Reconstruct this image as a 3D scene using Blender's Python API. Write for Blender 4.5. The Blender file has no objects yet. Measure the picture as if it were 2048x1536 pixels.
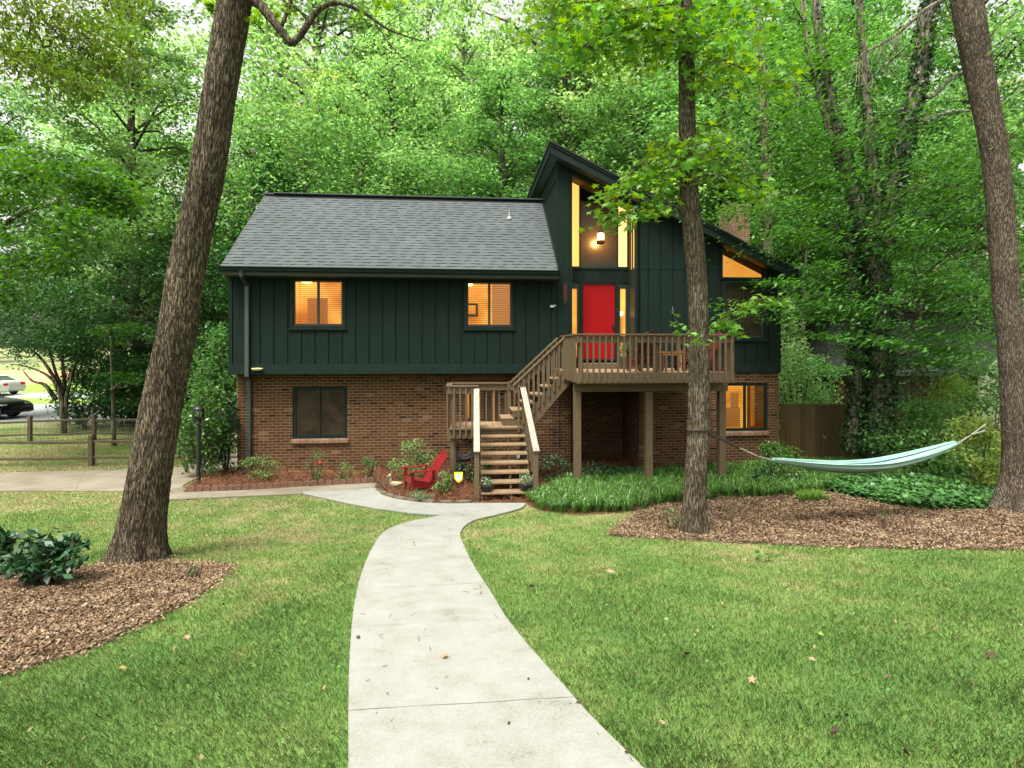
import bpy, bmesh, math, random
import numpy as np
from mathutils import Vector, Matrix, noise
from math import sin, cos, pi, radians, sqrt, exp, log

random.seed(7)
rng = np.random.default_rng(11)

# ------------------------------------------------------------------ camera, sky, sun
S = bpy.context.scene
COL = S.collection
F, CX, HY, HC = 1080.0, 1024.0, 703.0, 3.12       # focal length (px), centre, horizon line, camera height
cam_d = bpy.data.cameras.new("camera")
cam_d.sensor_width = 36
cam_d.lens = 36 * F / 2048
cam_d.shift_y = (HY - 768) / 2048.0
cam_d.clip_start = 0.05
cam_d.clip_end = 600
cam = bpy.data.objects.new("camera", cam_d)
COL.objects.link(cam)
cam.location = (0, 0, HC)
cam.rotation_euler = (radians(90), 0, 0)
S.camera = cam

world = bpy.data.worlds.new("World")
S.world = world
world.use_nodes = True
wn, wl = world.node_tree.nodes, world.node_tree.links
bg = wn["Background"]
sky = wn.new("ShaderNodeTexSky")
sky.sky_type = 'NISHITA'
sky.sun_disc = False
SUN_EL, SUN_AZ = radians(64), radians(212)
sky.sun_elevation = SUN_EL
sky.sun_rotation = SUN_AZ
sky.air_density = 1.0
sky.dust_density = 6.0
sky.ozone_density = 0.5
hs = wn.new("ShaderNodeHueSaturation")
hs.inputs["Saturation"].default_value = 0.12
hs.inputs["Value"].default_value = 1.0
wl.new(sky.outputs[0], hs.inputs["Color"])
tintn = wn.new("ShaderNodeMixRGB"); tintn.blend_type = 'MULTIPLY'; tintn.inputs[0].default_value = 1
tintn.inputs[2].default_value = (1.0, .985, .90, 1)
wl.new(hs.outputs[0], tintn.inputs[1]); wl.new(tintn.outputs[0], bg.inputs[0])
bg.inputs[1].default_value = 0.15

sun_d = bpy.data.lights.new("sun", 'SUN')
sun_d.energy = 2.1
sun_d.angle = radians(20)
sun_d.color = (1.0, 0.96, 0.88)
sun = bpy.data.objects.new("sun", sun_d)
COL.objects.link(sun)
# direction towards the sun, sky rotation measured clockwise from +Y
sd = Vector((sin(SUN_AZ) * cos(SUN_EL), cos(SUN_AZ) * cos(SUN_EL), sin(SUN_EL)))
sun.rotation_euler = sd.to_track_quat('Z', 'Y').to_euler()

S.view_settings.view_transform = 'Standard'
S.view_settings.look = 'None'
S.view_settings.exposure = 1.35
S.view_settings.gamma = 1
S.cycles.max_bounces = 6
S.cycles.diffuse_bounces = 3
S.cycles.glossy_bounces = 3
S.cycles.transmission_bounces = 3
S.cycles.transparent_max_bounces = 8
S.cycles.caustics_reflective = False
S.cycles.caustics_refractive = False
S.cycles.sample_clamp_indirect = 6
S.cycles.use_denoising = True

# ------------------------------------------------------------------ ground shape
def sp(x, s):
    return s * math.log1p(math.exp(max(-40, min(40, x / s)))) if x / s < 40 else x
def g(y):
    return .04 * sp(13.9 - y, .3) + .115 * sp(8.6 - y, .8) + .05 * sp(y - 50, 3)
def gnp(y):
    f = lambda x, s: s * np.logaddexp(0, x / s)
    return .04 * f(13.9 - y, .3) + .115 * f(8.6 - y, .8) + .05 * f(y - 50, 3)
def G(px, py):
    """where a sight line through a photo pixel meets the ground"""
    t = 10.0
    k = (HY - py) / F
    for _ in range(60):
        t2 = (g(t) - HC) / k
        t = t + .5 * (max(.5, min(120, t2)) - t)
    return ((px - CX) / F * t, t)
def W(px, py, Y):
    return Vector(((px - CX) / F * Y, Y, HC + (HY - py) / F * Y))

TH = radians(5.0)
CT, ST = cos(TH), sin(TH)
ORG = Vector(((459 - CX) / F * 13.5, 13.5, 0))
def HP(px, py, v):
    """photo pixel -> (u, z) on the house's own plane v"""
    O = (-(ORG.x * CT + ORG.y * ST), (ORG.x * ST - ORG.y * CT))
    dx, dz = (px - CX) / F, (HY - py) / F
    D = (dx * CT + ST, -dx * ST + CT)
    t = (v - O[1]) / D[1]
    return (O[0] + t * D[0], HC + t * dz)
def HU(px, v): return HP(px, HY, v)[0]
def HZ(px, py, v): return HP(px, py, v)[1]
def LV(px, Y):
    X = (px - CX) / F * Y - ORG.x; y = Y - ORG.y
    return (X * CT + y * ST, -X * ST + y * CT)
def H2W(u, v, z=0):
    return Vector((ORG.x + u * CT - v * ST, ORG.y + u * ST + v * CT, z))

# ------------------------------------------------------------------ materials
MATS = {}
def newmat(name):
    m = bpy.data.materials.new(name); m.use_nodes = True
    MATS[name] = m
    return m, m.node_tree.nodes, m.node_tree.links, m.node_tree.nodes["Principled BSDF"]
def ramp(n, l, fac, cols):
    r = n.new("ShaderNodeValToRGB")
    el = r.color_ramp.elements
    while len(el) < len(cols): el.new(.5)
    for e, (p, c) in zip(el, cols):
        e.position = p; e.color = (*c, 1)
    l.new(fac, r.inputs[0])
    return r.outputs[0]
def noise_mat(name, cols, scale=8, stretch=(1, 1, 1), rough=.8, bump=0, bscale=None, detail=5, spec=.3, rand=0, coord='Object', bdist=.01):
    m, n, l, b = newmat(name)
    tc = n.new("ShaderNodeTexCoord")
    mp = n.new("ShaderNodeMapping"); mp.inputs["Scale"].default_value = stretch
    l.new(tc.outputs[coord], mp.inputs[0])
    nz = n.new("ShaderNodeTexNoise"); nz.inputs["Scale"].default_value = scale; nz.inputs["Detail"].default_value = detail
    nz.inputs["Roughness"].default_value = .6
    l.new(mp.outputs[0], nz.inputs["Vector"])
    c = ramp(n, l, nz.outputs["Fac"], cols)
    if rand:
        gi = n.new("ShaderNodeNewGeometry")
        mr = n.new("ShaderNodeMapRange"); mr.inputs[3].default_value = 1 - rand; mr.inputs[4].default_value = 1 + rand
        l.new(gi.outputs["Random Per Island"], mr.inputs[0])
        hv = n.new("ShaderNodeHueSaturation")
        l.new(mr.outputs[0], hv.inputs["Value"]); l.new(c, hv.inputs["Color"]); c = hv.outputs[0]
    l.new(c, b.inputs["Base Color"])
    b.inputs["Roughness"].default_value = rough
    b.inputs["Specular IOR Level"].default_value = spec
    if bump:
        nb = n.new("ShaderNodeTexNoise"); nb.inputs["Scale"].default_value = bscale or scale * 3; nb.inputs["Detail"].default_value = 6
        l.new(mp.outputs[0], nb.inputs["Vector"])
        bp = n.new("ShaderNodeBump"); bp.inputs["Strength"].default_value = bump; bp.inputs["Distance"].default_value = bdist
        l.new(nb.outputs["Fac"], bp.inputs["Height"]); l.new(bp.outputs[0], b.inputs["Normal"])
    return m
def flat(name, c, rough=.6, spec=.4, v=.12, metal=0):
    m = noise_mat(name, [(.3, tuple(x * (1 - v) for x in c)), (.7, tuple(min(1, x * (1 + v)) for x in c))], scale=6, rough=rough, spec=spec, bump=.1, bscale=60, bdist=.004)
    m.node_tree.nodes["Principled BSDF"].inputs["Metallic"].default_value = metal
    return m
def emit(name, c, s):
    m, n, l, b = newmat(name)
    b.inputs["Base Color"].default_value = (*[x * .5 for x in c], 1)
    b.inputs["Emission Color"].default_value = (*c, 1)
    b.inputs["Emission Strength"].default_value = s
    return m
def leafmat(name, dark, light, trans=.35, rough=.45, hue=.014, val=.2, gloss=.35):
    m, n, l, b = newmat(name)
    gi = n.new("ShaderNodeNewGeometry"); oi = n.new("ShaderNodeObjectInfo")
    c = ramp(n, l, gi.outputs["Random Per Island"], [(0, dark), (.75, light), (1, tuple(min(1, x * 1.35) for x in light))])
    mh = n.new("ShaderNodeMapRange"); mh.inputs[3].default_value = .5 - hue; mh.inputs[4].default_value = .5 + hue
    mv = n.new("ShaderNodeMapRange"); mv.inputs[3].default_value = 1 - val; mv.inputs[4].default_value = 1 + val
    l.new(oi.outputs["Random"], mh.inputs[0])
    ml = n.new("ShaderNodeMath"); ml.operation = 'MULTIPLY'; ml.inputs[1].default_value = 7.31
    fr = n.new("ShaderNodeMath"); fr.operation = 'FRACT'
    l.new(oi.outputs["Random"], ml.inputs[0]); l.new(ml.outputs[0], fr.inputs[0]); l.new(fr.outputs[0], mv.inputs[0])
    hv = n.new("ShaderNodeHueSaturation")
    l.new(mh.outputs[0], hv.inputs["Hue"]); l.new(mv.outputs[0], hv.inputs["Value"]); l.new(c, hv.inputs["Color"])
    l.new(hv.outputs[0], b.inputs["Base Color"])
    b.inputs["Roughness"].default_value = rough
    b.inputs["Specular IOR Level"].default_value = gloss
    tr = n.new("ShaderNodeBsdfTranslucent")
    h2 = n.new("ShaderNodeHueSaturation"); h2.inputs["Hue"].default_value = .478; h2.inputs["Saturation"].default_value = 1.15; h2.inputs["Value"].default_value = 1.7
    l.new(hv.outputs[0], h2.inputs["Color"]); l.new(h2.outputs[0], tr.inputs[0])
    mx = n.new("ShaderNodeMixShader"); mx.inputs[0].default_value = trans
    out = n["Material Output"]
    l.new(b.outputs[0], mx.inputs[1]); l.new(tr.outputs[0], mx.inputs[2]); l.new(mx.outputs[0], out.inputs[0])
    return m

def mathn(n, l, op, a, b=None, c=None):
    q = n.new("ShaderNodeMath"); q.operation = op
    for i, x in enumerate((a, b, c)):
        if x is None: continue
        if isinstance(x, (int, float)): q.inputs[i].default_value = x
        else: l.new(x, q.inputs[i])
    return q.outputs[0]
def brick_mat(name, cols, mortar, bw=.215, bh=.0745, mw=.011, coordswap=False):
    m, n, l, b = newmat(name)
    tc = n.new("ShaderNodeTexCoord"); sx = n.new("ShaderNodeSeparateXYZ")
    l.new(tc.outputs["Object"], sx.inputs[0])
    if coordswap:
        h, z = sx.outputs["X"], mathn(n, l, 'ADD', sx.outputs["Z"], .0)
    else:
        h, z = mathn(n, l, 'ADD', sx.outputs["X"], sx.outputs["Y"]), sx.outputs["Z"]
    r = mathn(n, l, 'DIVIDE', z, bh); row = mathn(n, l, 'FLOOR', r); fr = mathn(n, l, 'FRACT', mathn(n, l, 'ADD', r, 500))
    off = mathn(n, l, 'MULTIPLY', mathn(n, l, 'MODULO', mathn(n, l, 'ADD', row, 500), 2.0), .5)
    c0 = mathn(n, l, 'ADD', mathn(n, l, 'DIVIDE', h, bw), mathn(n, l, 'ADD', off, 500)); colm = mathn(n, l, 'FLOOR', c0); fc = mathn(n, l, 'FRACT', c0)
    cb = n.new("ShaderNodeCombineXYZ"); l.new(row, cb.inputs[0]); l.new(colm, cb.inputs[1])
    wnz = n.new("ShaderNodeTexWhiteNoise"); wnz.noise_dimensions = '3D'; l.new(cb.outputs[0], wnz.inputs["Vector"])
    c = ramp(n, l, wnz.outputs["Value"], cols)
    nz = n.new("ShaderNodeTexNoise"); nz.inputs["Scale"].default_value = 30; nz.inputs["Detail"].default_value = 5
    l.new(tc.outputs["Object"], nz.inputs["Vector"])
    nl = n.new("ShaderNodeTexNoise"); nl.inputs["Scale"].default_value = .8; nl.inputs["Detail"].default_value = 3
    l.new(tc.outputs["Object"], nl.inputs["Vector"])
    hv = n.new("ShaderNodeHueSaturation")
    l.new(mathn(n, l, 'ADD', mathn(n, l, 'MULTIPLY', nz.outputs["Fac"], .7), mathn(n, l, 'MULTIPLY', nl.outputs["Fac"], .6)), hv.inputs["Value"]); l.new(c, hv.inputs["Color"])
    def edge(f, w):
        a = mathn(n, l, 'LESS_THAN', f, w)
        return a
    nw = mathn(n, l, 'MULTIPLY', mathn(n, l, 'SUBTRACT', nz.outputs["Fac"], .5), .06)
    mk = mathn(n, l, 'MAXIMUM', edge(mathn(n, l, 'ADD', fr, nw), mw / bh), edge(fc, mw / bw))
    mx = n.new("ShaderNodeMixRGB"); l.new(mk, mx.inputs[0]); l.new(hv.outputs[0], mx.inputs[1])
    mx.inputs[2].default_value = (*mortar, 1)
    l.new(mx.outputs[0], b.inputs["Base Color"])
    b.inputs["Roughness"].default_value = .9; b.inputs["Specular IOR Level"].default_value = .2
    bp = n.new("ShaderNodeBump"); bp.inputs["Strength"].default_value = .6; bp.inputs["Distance"].default_value = .008
    l.new(mathn(n, l, 'SUBTRACT', mathn(n, l, 'MULTIPLY', nz.outputs["Fac"], .4), mk), bp.inputs["Height"]); l.new(bp.outputs[0], b.inputs["Normal"])
    return m

def bark_mat(name, lo, mid, hi, sx=16, sz=2.2, bump=.9, dist=.03):
    m, n, l, b = newmat(name)
    tc = n.new("ShaderNodeTexCoord")
    mp = n.new("ShaderNodeMapping"); mp.inputs["Scale"].default_value = (sx, sx, sz)
    l.new(tc.outputs["Object"], mp.inputs[0])
    nd = n.new("ShaderNodeTexNoise"); nd.inputs["Scale"].default_value = 1.2; nd.inputs["Detail"].default_value = 2
    l.new(mp.outputs[0], nd.inputs["Vector"])
    ad = n.new("ShaderNodeMixRGB"); ad.blend_type = 'ADD'; ad.inputs[0].default_value = .55
    l.new(mp.outputs[0], ad.inputs[1]); l.new(nd.outputs["Color"], ad.inputs[2])
    n1 = n.new("ShaderNodeTexNoise"); n1.inputs["Scale"].default_value = 1.0; n1.inputs["Detail"].default_value = 2.5; n1.inputs["Roughness"].default_value = .55
    l.new(ad.outputs[0], n1.inputs["Vector"])
    nz = n.new("ShaderNodeTexNoise"); nz.inputs["Scale"].default_value = 3; nz.inputs["Detail"].default_value = 8; nz.inputs["Roughness"].default_value = .7
    l.new(mp.outputs[0], nz.inputs["Vector"])
    nb = n.new("ShaderNodeTexNoise"); nb.inputs["Scale"].default_value = 1.6; nb.inputs["Detail"].default_value = 4
    l.new(tc.outputs["Object"], nb.inputs["Vector"])
    rd = mathn(n, l, 'MINIMUM', mathn(n, l, 'MULTIPLY', mathn(n, l, 'ABSOLUTE', mathn(n, l, 'SUBTRACT', n1.outputs["Fac"], .5)), 7.0), .75)
    f = mathn(n, l, 'ADD', rd, mathn(n, l, 'MULTIPLY', nz.outputs["Fac"], .4))
    c = ramp(n, l, f, [(.25, lo), (.55, mid), (1.0, hi)])
    hv = n.new("ShaderNodeHueSaturation")
    l.new(mathn(n, l, 'ADD', mathn(n, l, 'MULTIPLY', nb.outputs["Fac"], 1.1), .45), hv.inputs["Value"]); l.new(c, hv.inputs["Color"])
    # pale lichen flecks
    nf = n.new("ShaderNodeTexNoise"); nf.inputs["Scale"].default_value = 34; nf.inputs["Detail"].default_value = 6
    l.new(tc.outputs["Object"], nf.inputs["Vector"])
    k = mathn(n, l, 'MULTIPLY', mathn(n, l, 'MULTIPLY', mathn(n, l, 'GREATER_THAN', nf.outputs["Fac"], .63), .5), mathn(n, l, 'GREATER_THAN', nb.outputs["Fac"], .56))
    mx = n.new("ShaderNodeMixRGB"); l.new(k, mx.inputs[0]); l.new(hv.outputs[0], mx.inputs[1]); mx.inputs[2].default_value = (.20, .20, .16, 1)
    l.new(mx.outputs[0], b.inputs["Base Color"])
    b.inputs["Roughness"].default_value = .95; b.inputs["Specular IOR Level"].default_value = .15
    bp = n.new("ShaderNodeBump"); bp.inputs["Strength"].default_value = bump; bp.inputs["Distance"].default_value = dist
    l.new(f, bp.inputs["Height"]); l.new(bp.outputs[0], b.inputs["Normal"])
    return m

def glass_mat(name, tint=(.9, .95, .9), base=.04, dark=None):
    m, n, l, b = newmat(name)
    tr = n.new("ShaderNodeBsdfTransparent"); tr.inputs[0].default_value = (*tint, 1)
    gl = n.new("ShaderNodeBsdfGlossy"); gl.inputs["Roughness"].default_value = .03
    fr = n.new("ShaderNodeFresnel"); fr.inputs[0].default_value = 1.45
    mx = n.new("ShaderNodeMixShader")
    l.new(fr.outputs[0], mx.inputs[0]); l.new(tr.outputs[0], mx.inputs[1]); l.new(gl.outputs[0], mx.inputs[2])
    l.new(mx.outputs[0], n["Material Output"].inputs[0])
    return m

M = {}
GR = (.016, .043, .036)
M['siding'] = noise_mat('siding_paint', [(.3, (.0058, .0128, .0104)), (.7, (.0084, .0175, .0142))], scale=3, rough=.85, bump=.35, bscale=9, stretch=(6, 6, .6), spec=.1, bdist=.004)
M['trim'] = noise_mat('trim_paint', [(.3, (.0045, .0125, .0100)), (.7, (.0070, .0170, .0135))], scale=5, rough=.75, bump=.2, bscale=30, spec=.15, bdist=.003)
M['darktrim'] = flat('dark_trim', (.012, .022, .018), .5)
M['soffit'] = flat('soffit_wood', (.030, .017, .010), .6)
M['brick'] = brick_mat('brick', [(0, (.030, .016, .009)), (.07, (.045, .022, .011)), (.10, (.084, .038, .017)), (.6, (.106, .047, .021)), (.95, (.128, .060, .028)), (.985, (.19, .13, .08))], (.19, .135, .075))
M['brick_sill'] = brick_mat('brick_sill', [(0, (.10, .055, .03)), (1, (.17, .09, .05))], (.30, .22, .14), bw=.073, bh=.4, mw=.012)
M['chimney'] = brick_mat('chimney_brick', [(0, (.20, .10, .06)), (1, (.30, .16, .10))], (.32, .25, .18))
M['deckwood'] = noise_mat('brown_deck_stain', [(.3, (.085, .060, .034)), (.7, (.112, .080, .047))], scale=4, stretch=(2, 2, 2), rough=.7, bump=.25, bscale=40, spec=.25, bdist=.003)
M['boards'] = noise_mat('weathered_boards', [(.3, (.19, .125, .07)), (.7, (.27, .185, .11))], scale=3, stretch=(12, 1, 1), rough=.65, bump=.2, rand=.15, bdist=.003)
M['rails'] = noise_mat('worn_rail_top', [(.25, (.17, .135, .095)), (.45, (.27, .235, .185)), (.7, (.33, .30, .25))], scale=5, stretch=(2, 2, 2), rough=.6, bump=.2, bdist=.003)
M['door'] = flat('red_door_paint', (.26, .002, .004), .6, spec=.15, v=.08)
M['window_frame'] = flat('window_frame', (.022, .022, .018), .5)
M['glass'] = glass_mat('window_glass')
M['screen'] = noise_mat('insect_screen', [(.35, (.016, .012, .007)), (.65, (.036, .027, .016))], scale=2.6, rough=.6, spec=.12, detail=4)
M['blind'] = noise_mat('blind_slats', [(.3, (.26, .15, .045)), (.7, (.32, .19, .06))], scale=3, rough=.6)
M['warm_wall'] = emit('warm_lit_wall', (1.0, .44, .07), .38)
def vary_emission(m, cols, sc=1.3):
    n, l = m.node_tree.nodes, m.node_tree.links; b = n["Principled BSDF"]
    tc = n.new("ShaderNodeTexCoord"); nz = n.new("ShaderNodeTexNoise"); nz.inputs["Scale"].default_value = sc; nz.inputs["Detail"].default_value = 2
    l.new(tc.outputs["Object"], nz.inputs["Vector"]); l.new(ramp(n, l, nz.outputs["Fac"], cols), b.inputs["Emission Color"])
vary_emission(M['warm_wall'], [(.35, (.50, .17, .015)), (.5, (.92, .37, .035)), (.65, (1.15, .58, .10))])
M['warm_bright'] = emit('warm_bright_wall', (1.0, .50, .11), .56)
M['warm_dim'] = emit('warm_dim_door', (.62, .24, .045), .20)
M['lampglow'] = emit('lamp_glow', (1.0, .66, .24), 3.0)
M['cream_lit'] = emit('cream_lit_wall', (1.0, .62, .24), .58)
M['orange_lit'] = emit('orange_lit_ceiling', (.95, .36, .05), .36)
M['black'] = flat('black_metal', (.012, .014, .014), .45)
M['blackplastic'] = flat('black_plastic', (.02, .022, .022), .5)
M['white'] = flat('white_paint', (.40, .40, .38), .5)
M['redpaint'] = flat('red_chair_paint', (.17, .010, .012), .35, v=.15)
M['maroon'] = flat('maroon_chair_paint', (.07, .012, .008), .5)
M['orangewood'] = noise_mat('orange_cedar', [(.3, (.26, .11, .028)), (.7, (.36, .165, .042))], scale=4, stretch=(8, 1, 1), rough=.5)
M['galv'] = flat('galvanised', (.28, .29, .29), .5, metal=.3)
M['yellow'] = flat('yellow_sign', (.85, .68, .01), .4, v=.02)
M['signwhite'] = flat('sign_white', (.62, .72, .68), .4, v=.02)
M['ink'] = flat('sign_ink', (.03, .07, .09), .5)
M['numred'] = flat('number_red', (.13, .018, .014), .5)
M['cream'] = flat('cream_concrete', (.30, .27, .17), .8)
M['stone'] = noise_mat('edging_stone', [(.3, (.08, .06, .04)), (.7, (.17, .135, .095))], scale=6, rough=.9, bump=.4, rand=.2)
M['scallop'] = noise_mat('edging_brick', [(.3, (.13, .07, .045)), (.7, (.20, .115, .078))], scale=8, rough=.9, bump=.4, rand=.25)
M['rope'] = flat('white_rope', (.26, .26, .23), .8)
M['strap'] = flat('dark_strap', (.03, .02, .018), .8)
M['rail_fence'] = noise_mat('split_rail_wood', [(.3, (.05, .038, .025)), (.7, (.11, .085, .055))], scale=5, stretch=(1, 6, 6), rough=.9, bump=.5)
M['privacy'] = noise_mat('fence_boards', [(.3, (.07, .048, .019)), (.7, (.12, .085, .035))], scale=3, stretch=(5, 5, .6), rough=.9, bump=.3, rand=.25)
M['wire'] = flat('fence_wire', (.10, .10, .09), .5)
M['bark'] = bark_mat('furrowed_bark', (.034, .025, .017), (.082, .064, .042), (.152, .126, .084), sx=40, sz=5.5)
M['bark_mid'] = bark_mat('grey_brown_bark', (.036, .028, .019), (.086, .069, .046), (.152, .127, .090), sx=44, sz=5.5)
M['bark_right'] = bark_mat('plated_bark', (.034, .026, .019), (.080, .062, .046), (.140, .113, .086), sx=40, sz=8, dist=.02)
M['bark_far'] = bark_mat('woodland_bark', (.025, .02, .015), (.075, .06, .045), (.17, .145, .115), sx=6, sz=1.0, dist=.03)
M['bark_pale'] = bark_mat('pale_bark', (.05, .042, .03), (.11, .095, .072), (.19, .17, .135), sx=8, sz=1.6, dist=.02)
M['twig'] = flat('twig', (.07, .05, .035), .9)
M['leaf_a'] = leafmat('leaf_bright', (.115, .220, .065), (.235, .390, .155), trans=.6, gloss=.3)
M['leaf_b'] = leafmat('leaf_green', (.055, .150, .038), (.125, .272, .085), trans=.5, gloss=.35)
M['leaf_c'] = leafmat('leaf_dark', (.012, .050, .012), (.034, .110, .024), trans=.25, gloss=.35)
M['leaf_d'] = leafmat('leaf_yellowish', (.135, .225, .050), (.255, .385, .115), trans=.6)
M['star'] = leafmat('star_leaf', (.050, .150, .022), (.115, .275, .048), trans=.33, rough=.4, val=.05, hue=.01)
M['starback'] = leafmat('star_leaf_yellow', (.070, .150, .015), (.145, .270, .030), trans=.45, rough=.45, val=.05, hue=.01)
M['spray'] = leafmat('spray_leaf', (.018, .074, .012), (.058, .170, .026), trans=.38, rough=.5, val=.1)
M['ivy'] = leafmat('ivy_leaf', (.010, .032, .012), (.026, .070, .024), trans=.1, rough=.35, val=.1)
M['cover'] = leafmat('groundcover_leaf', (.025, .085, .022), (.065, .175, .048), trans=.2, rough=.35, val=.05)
M['shrub_dark'] = leafmat('glossy_dark_leaf', (.008, .032, .012), (.026, .080, .028), trans=.12, rough=.42, val=.05, gloss=.35)
M['shrub_gloss'] = leafmat('glossy_green_leaf', (.022, .065, .012), (.075, .155, .025), trans=.2, rough=.3, val=.05, gloss=.6)
M['shrub_light'] = leafmat('light_shrub_leaf', (.055, .11, .028), (.125, .205, .060), trans=.25, val=.08)
M['shrub_sage'] = leafmat('sage_leaf', (.065, .12, .055), (.14, .22, .11), trans=.2, val=.05)
M['bush_b'] = leafmat('bush_leaf', (.030, .070, .018), (.075, .150, .035), trans=.25, val=.1)
M['liriope'] = leafmat('liriope_blade', (.030, .092, .016), (.085, .195, .036), trans=.25, rough=.35, val=.05, gloss=.5)
M['limegrass'] = leafmat('lime_blade', (.08, .16, .02), (.15, .26, .04), trans=.3)
M['rose'] = flat('rose_petal', (.65, .01, .03), .5)
M['flower'] = flat('pale_flower', (.62, .60, .42), .6)
M['litter'] = noise_mat('leaf_litter', [(.25, (.070, .040, .022)), (.5, (.155, .103, .062)), (.75, (.27, .205, .135))], scale=5, rough=.85, rand=.75, spec=.2)
M['straw'] = noise_mat('pine_straw', [(.3, (.085, .034, .015)), (.7, (.17, .075, .034))], scale=4, rough=.8, rand=.5, spec=.2)
M['soil'] = noise_mat('litter_soil', [(.3, (.04, .026, .016)), (.7, (.10, .065, .04))], scale=20, rough=1, bump=.5)
M['strawbase'] = noise_mat('straw_soil', [(.3, (.05, .022, .012)), (.7, (.115, .048, .022))], scale=18, rough=1, bump=.5)
M['tan_conc'] = noise_mat('aged_concrete', [(.3, (.14, .115, .08)), (.5, (.185, .16, .12)), (.75, (.23, .21, .17))], scale=1.3, rough=.9, bump=.15, bscale=60, stretch=(1, 1, 1))
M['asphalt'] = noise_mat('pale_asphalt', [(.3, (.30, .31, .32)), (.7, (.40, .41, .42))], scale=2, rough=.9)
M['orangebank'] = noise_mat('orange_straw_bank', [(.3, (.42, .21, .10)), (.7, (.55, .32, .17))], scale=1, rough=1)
M['far_grass'] = noise_mat('far_yellow_grass', [(.3, (.14, .24, .035)), (.7, (.24, .33, .07))], scale=1, rough=1)  # yellow-green turf of the verge and far lawns
M['carblack'] = flat('black_car_paint', (.003, .004, .007), .3, spec=.25, v=0)
M['carsilver'] = flat('silver_car_paint', (.50, .50, .48), .25, spec=.6, v=.02)
M['carwhite'] = flat('white_car_paint', (.75, .73, .70), .25, spec=.6, v=.02)
M['carglass'] = flat('car_glass', (.02, .05, .035), .08, spec=.8, v=0)
M['tyre'] = flat('tyre_rubber', (.012, .012, .012), .8)
M['rim'] = flat('wheel_rim', (.30, .30, .30), .35, metal=.6)
M['taillight'] = flat('tail_light', (.45, .01, .02), .25)
M['headlight'] = flat('head_light', (.5, .5, .5), .15)
M['nbrick'] = brick_mat('neighbour_brick', [(0, (.075, .024, .016)), (1, (.13, .045, .028))], (.16, .09, .06))
M['nroof'] = noise_mat('neighbour_shingles', [(.3, (.010, .011, .010)), (.7, (.022, .023, .020))], scale=3, stretch=(.6, 1, 9), rough=.95, bump=.4)
M['olive'] = flat('pale_siding', (.17, .19, .12), .8)

# path concrete: pale, speckled, dirty along the joints
def concrete():
    m, n, l, b = newmat('pale_concrete')
    tc = n.new("ShaderNodeTexCoord")
    a = n.new("ShaderNodeTexNoise"); a.inputs["Scale"].default_value = 3; a.inputs["Detail"].default_value = 8; a.inputs["Roughness"].default_value = .65
    f = n.new("ShaderNodeTexNoise"); f.inputs["Scale"].default_value = 60; f.inputs["Detail"].default_value = 7; f.inputs["Roughness"].default_value = .75
    v = n.new("ShaderNodeTexVoronoi"); v.inputs["Scale"].default_value = 55
    for q in (a, f, v): l.new(tc.outputs["Object"], q.inputs["Vector"])
    s = mathn(n, l, 'ADD', mathn(n, l, 'MULTIPLY', a.outputs["Fac"], .5), mathn(n, l, 'MULTIPLY', f.outputs["Fac"], .5))
    c = ramp(n, l, s, [(.34, (.085, .085, .06)), (.41, (.195, .198, .17)), (.48, (.225, .228, .208)), (.60, (.26, .264, .245))])
    l.new(c, b.inputs["Base Color"]); b.inputs["Roughness"].default_value = .9; b.inputs["Specular IOR Level"].default_value = .2
    bp = n.new("ShaderNodeBump"); bp.inputs["Strength"].default_value = .35; bp.inputs["Distance"].default_value = .006
    l.new(f.outputs["Fac"], bp.inputs["Height"]); l.new(bp.outputs[0], b.inputs["Normal"])
    return m
M['concrete'] = concrete()

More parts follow.
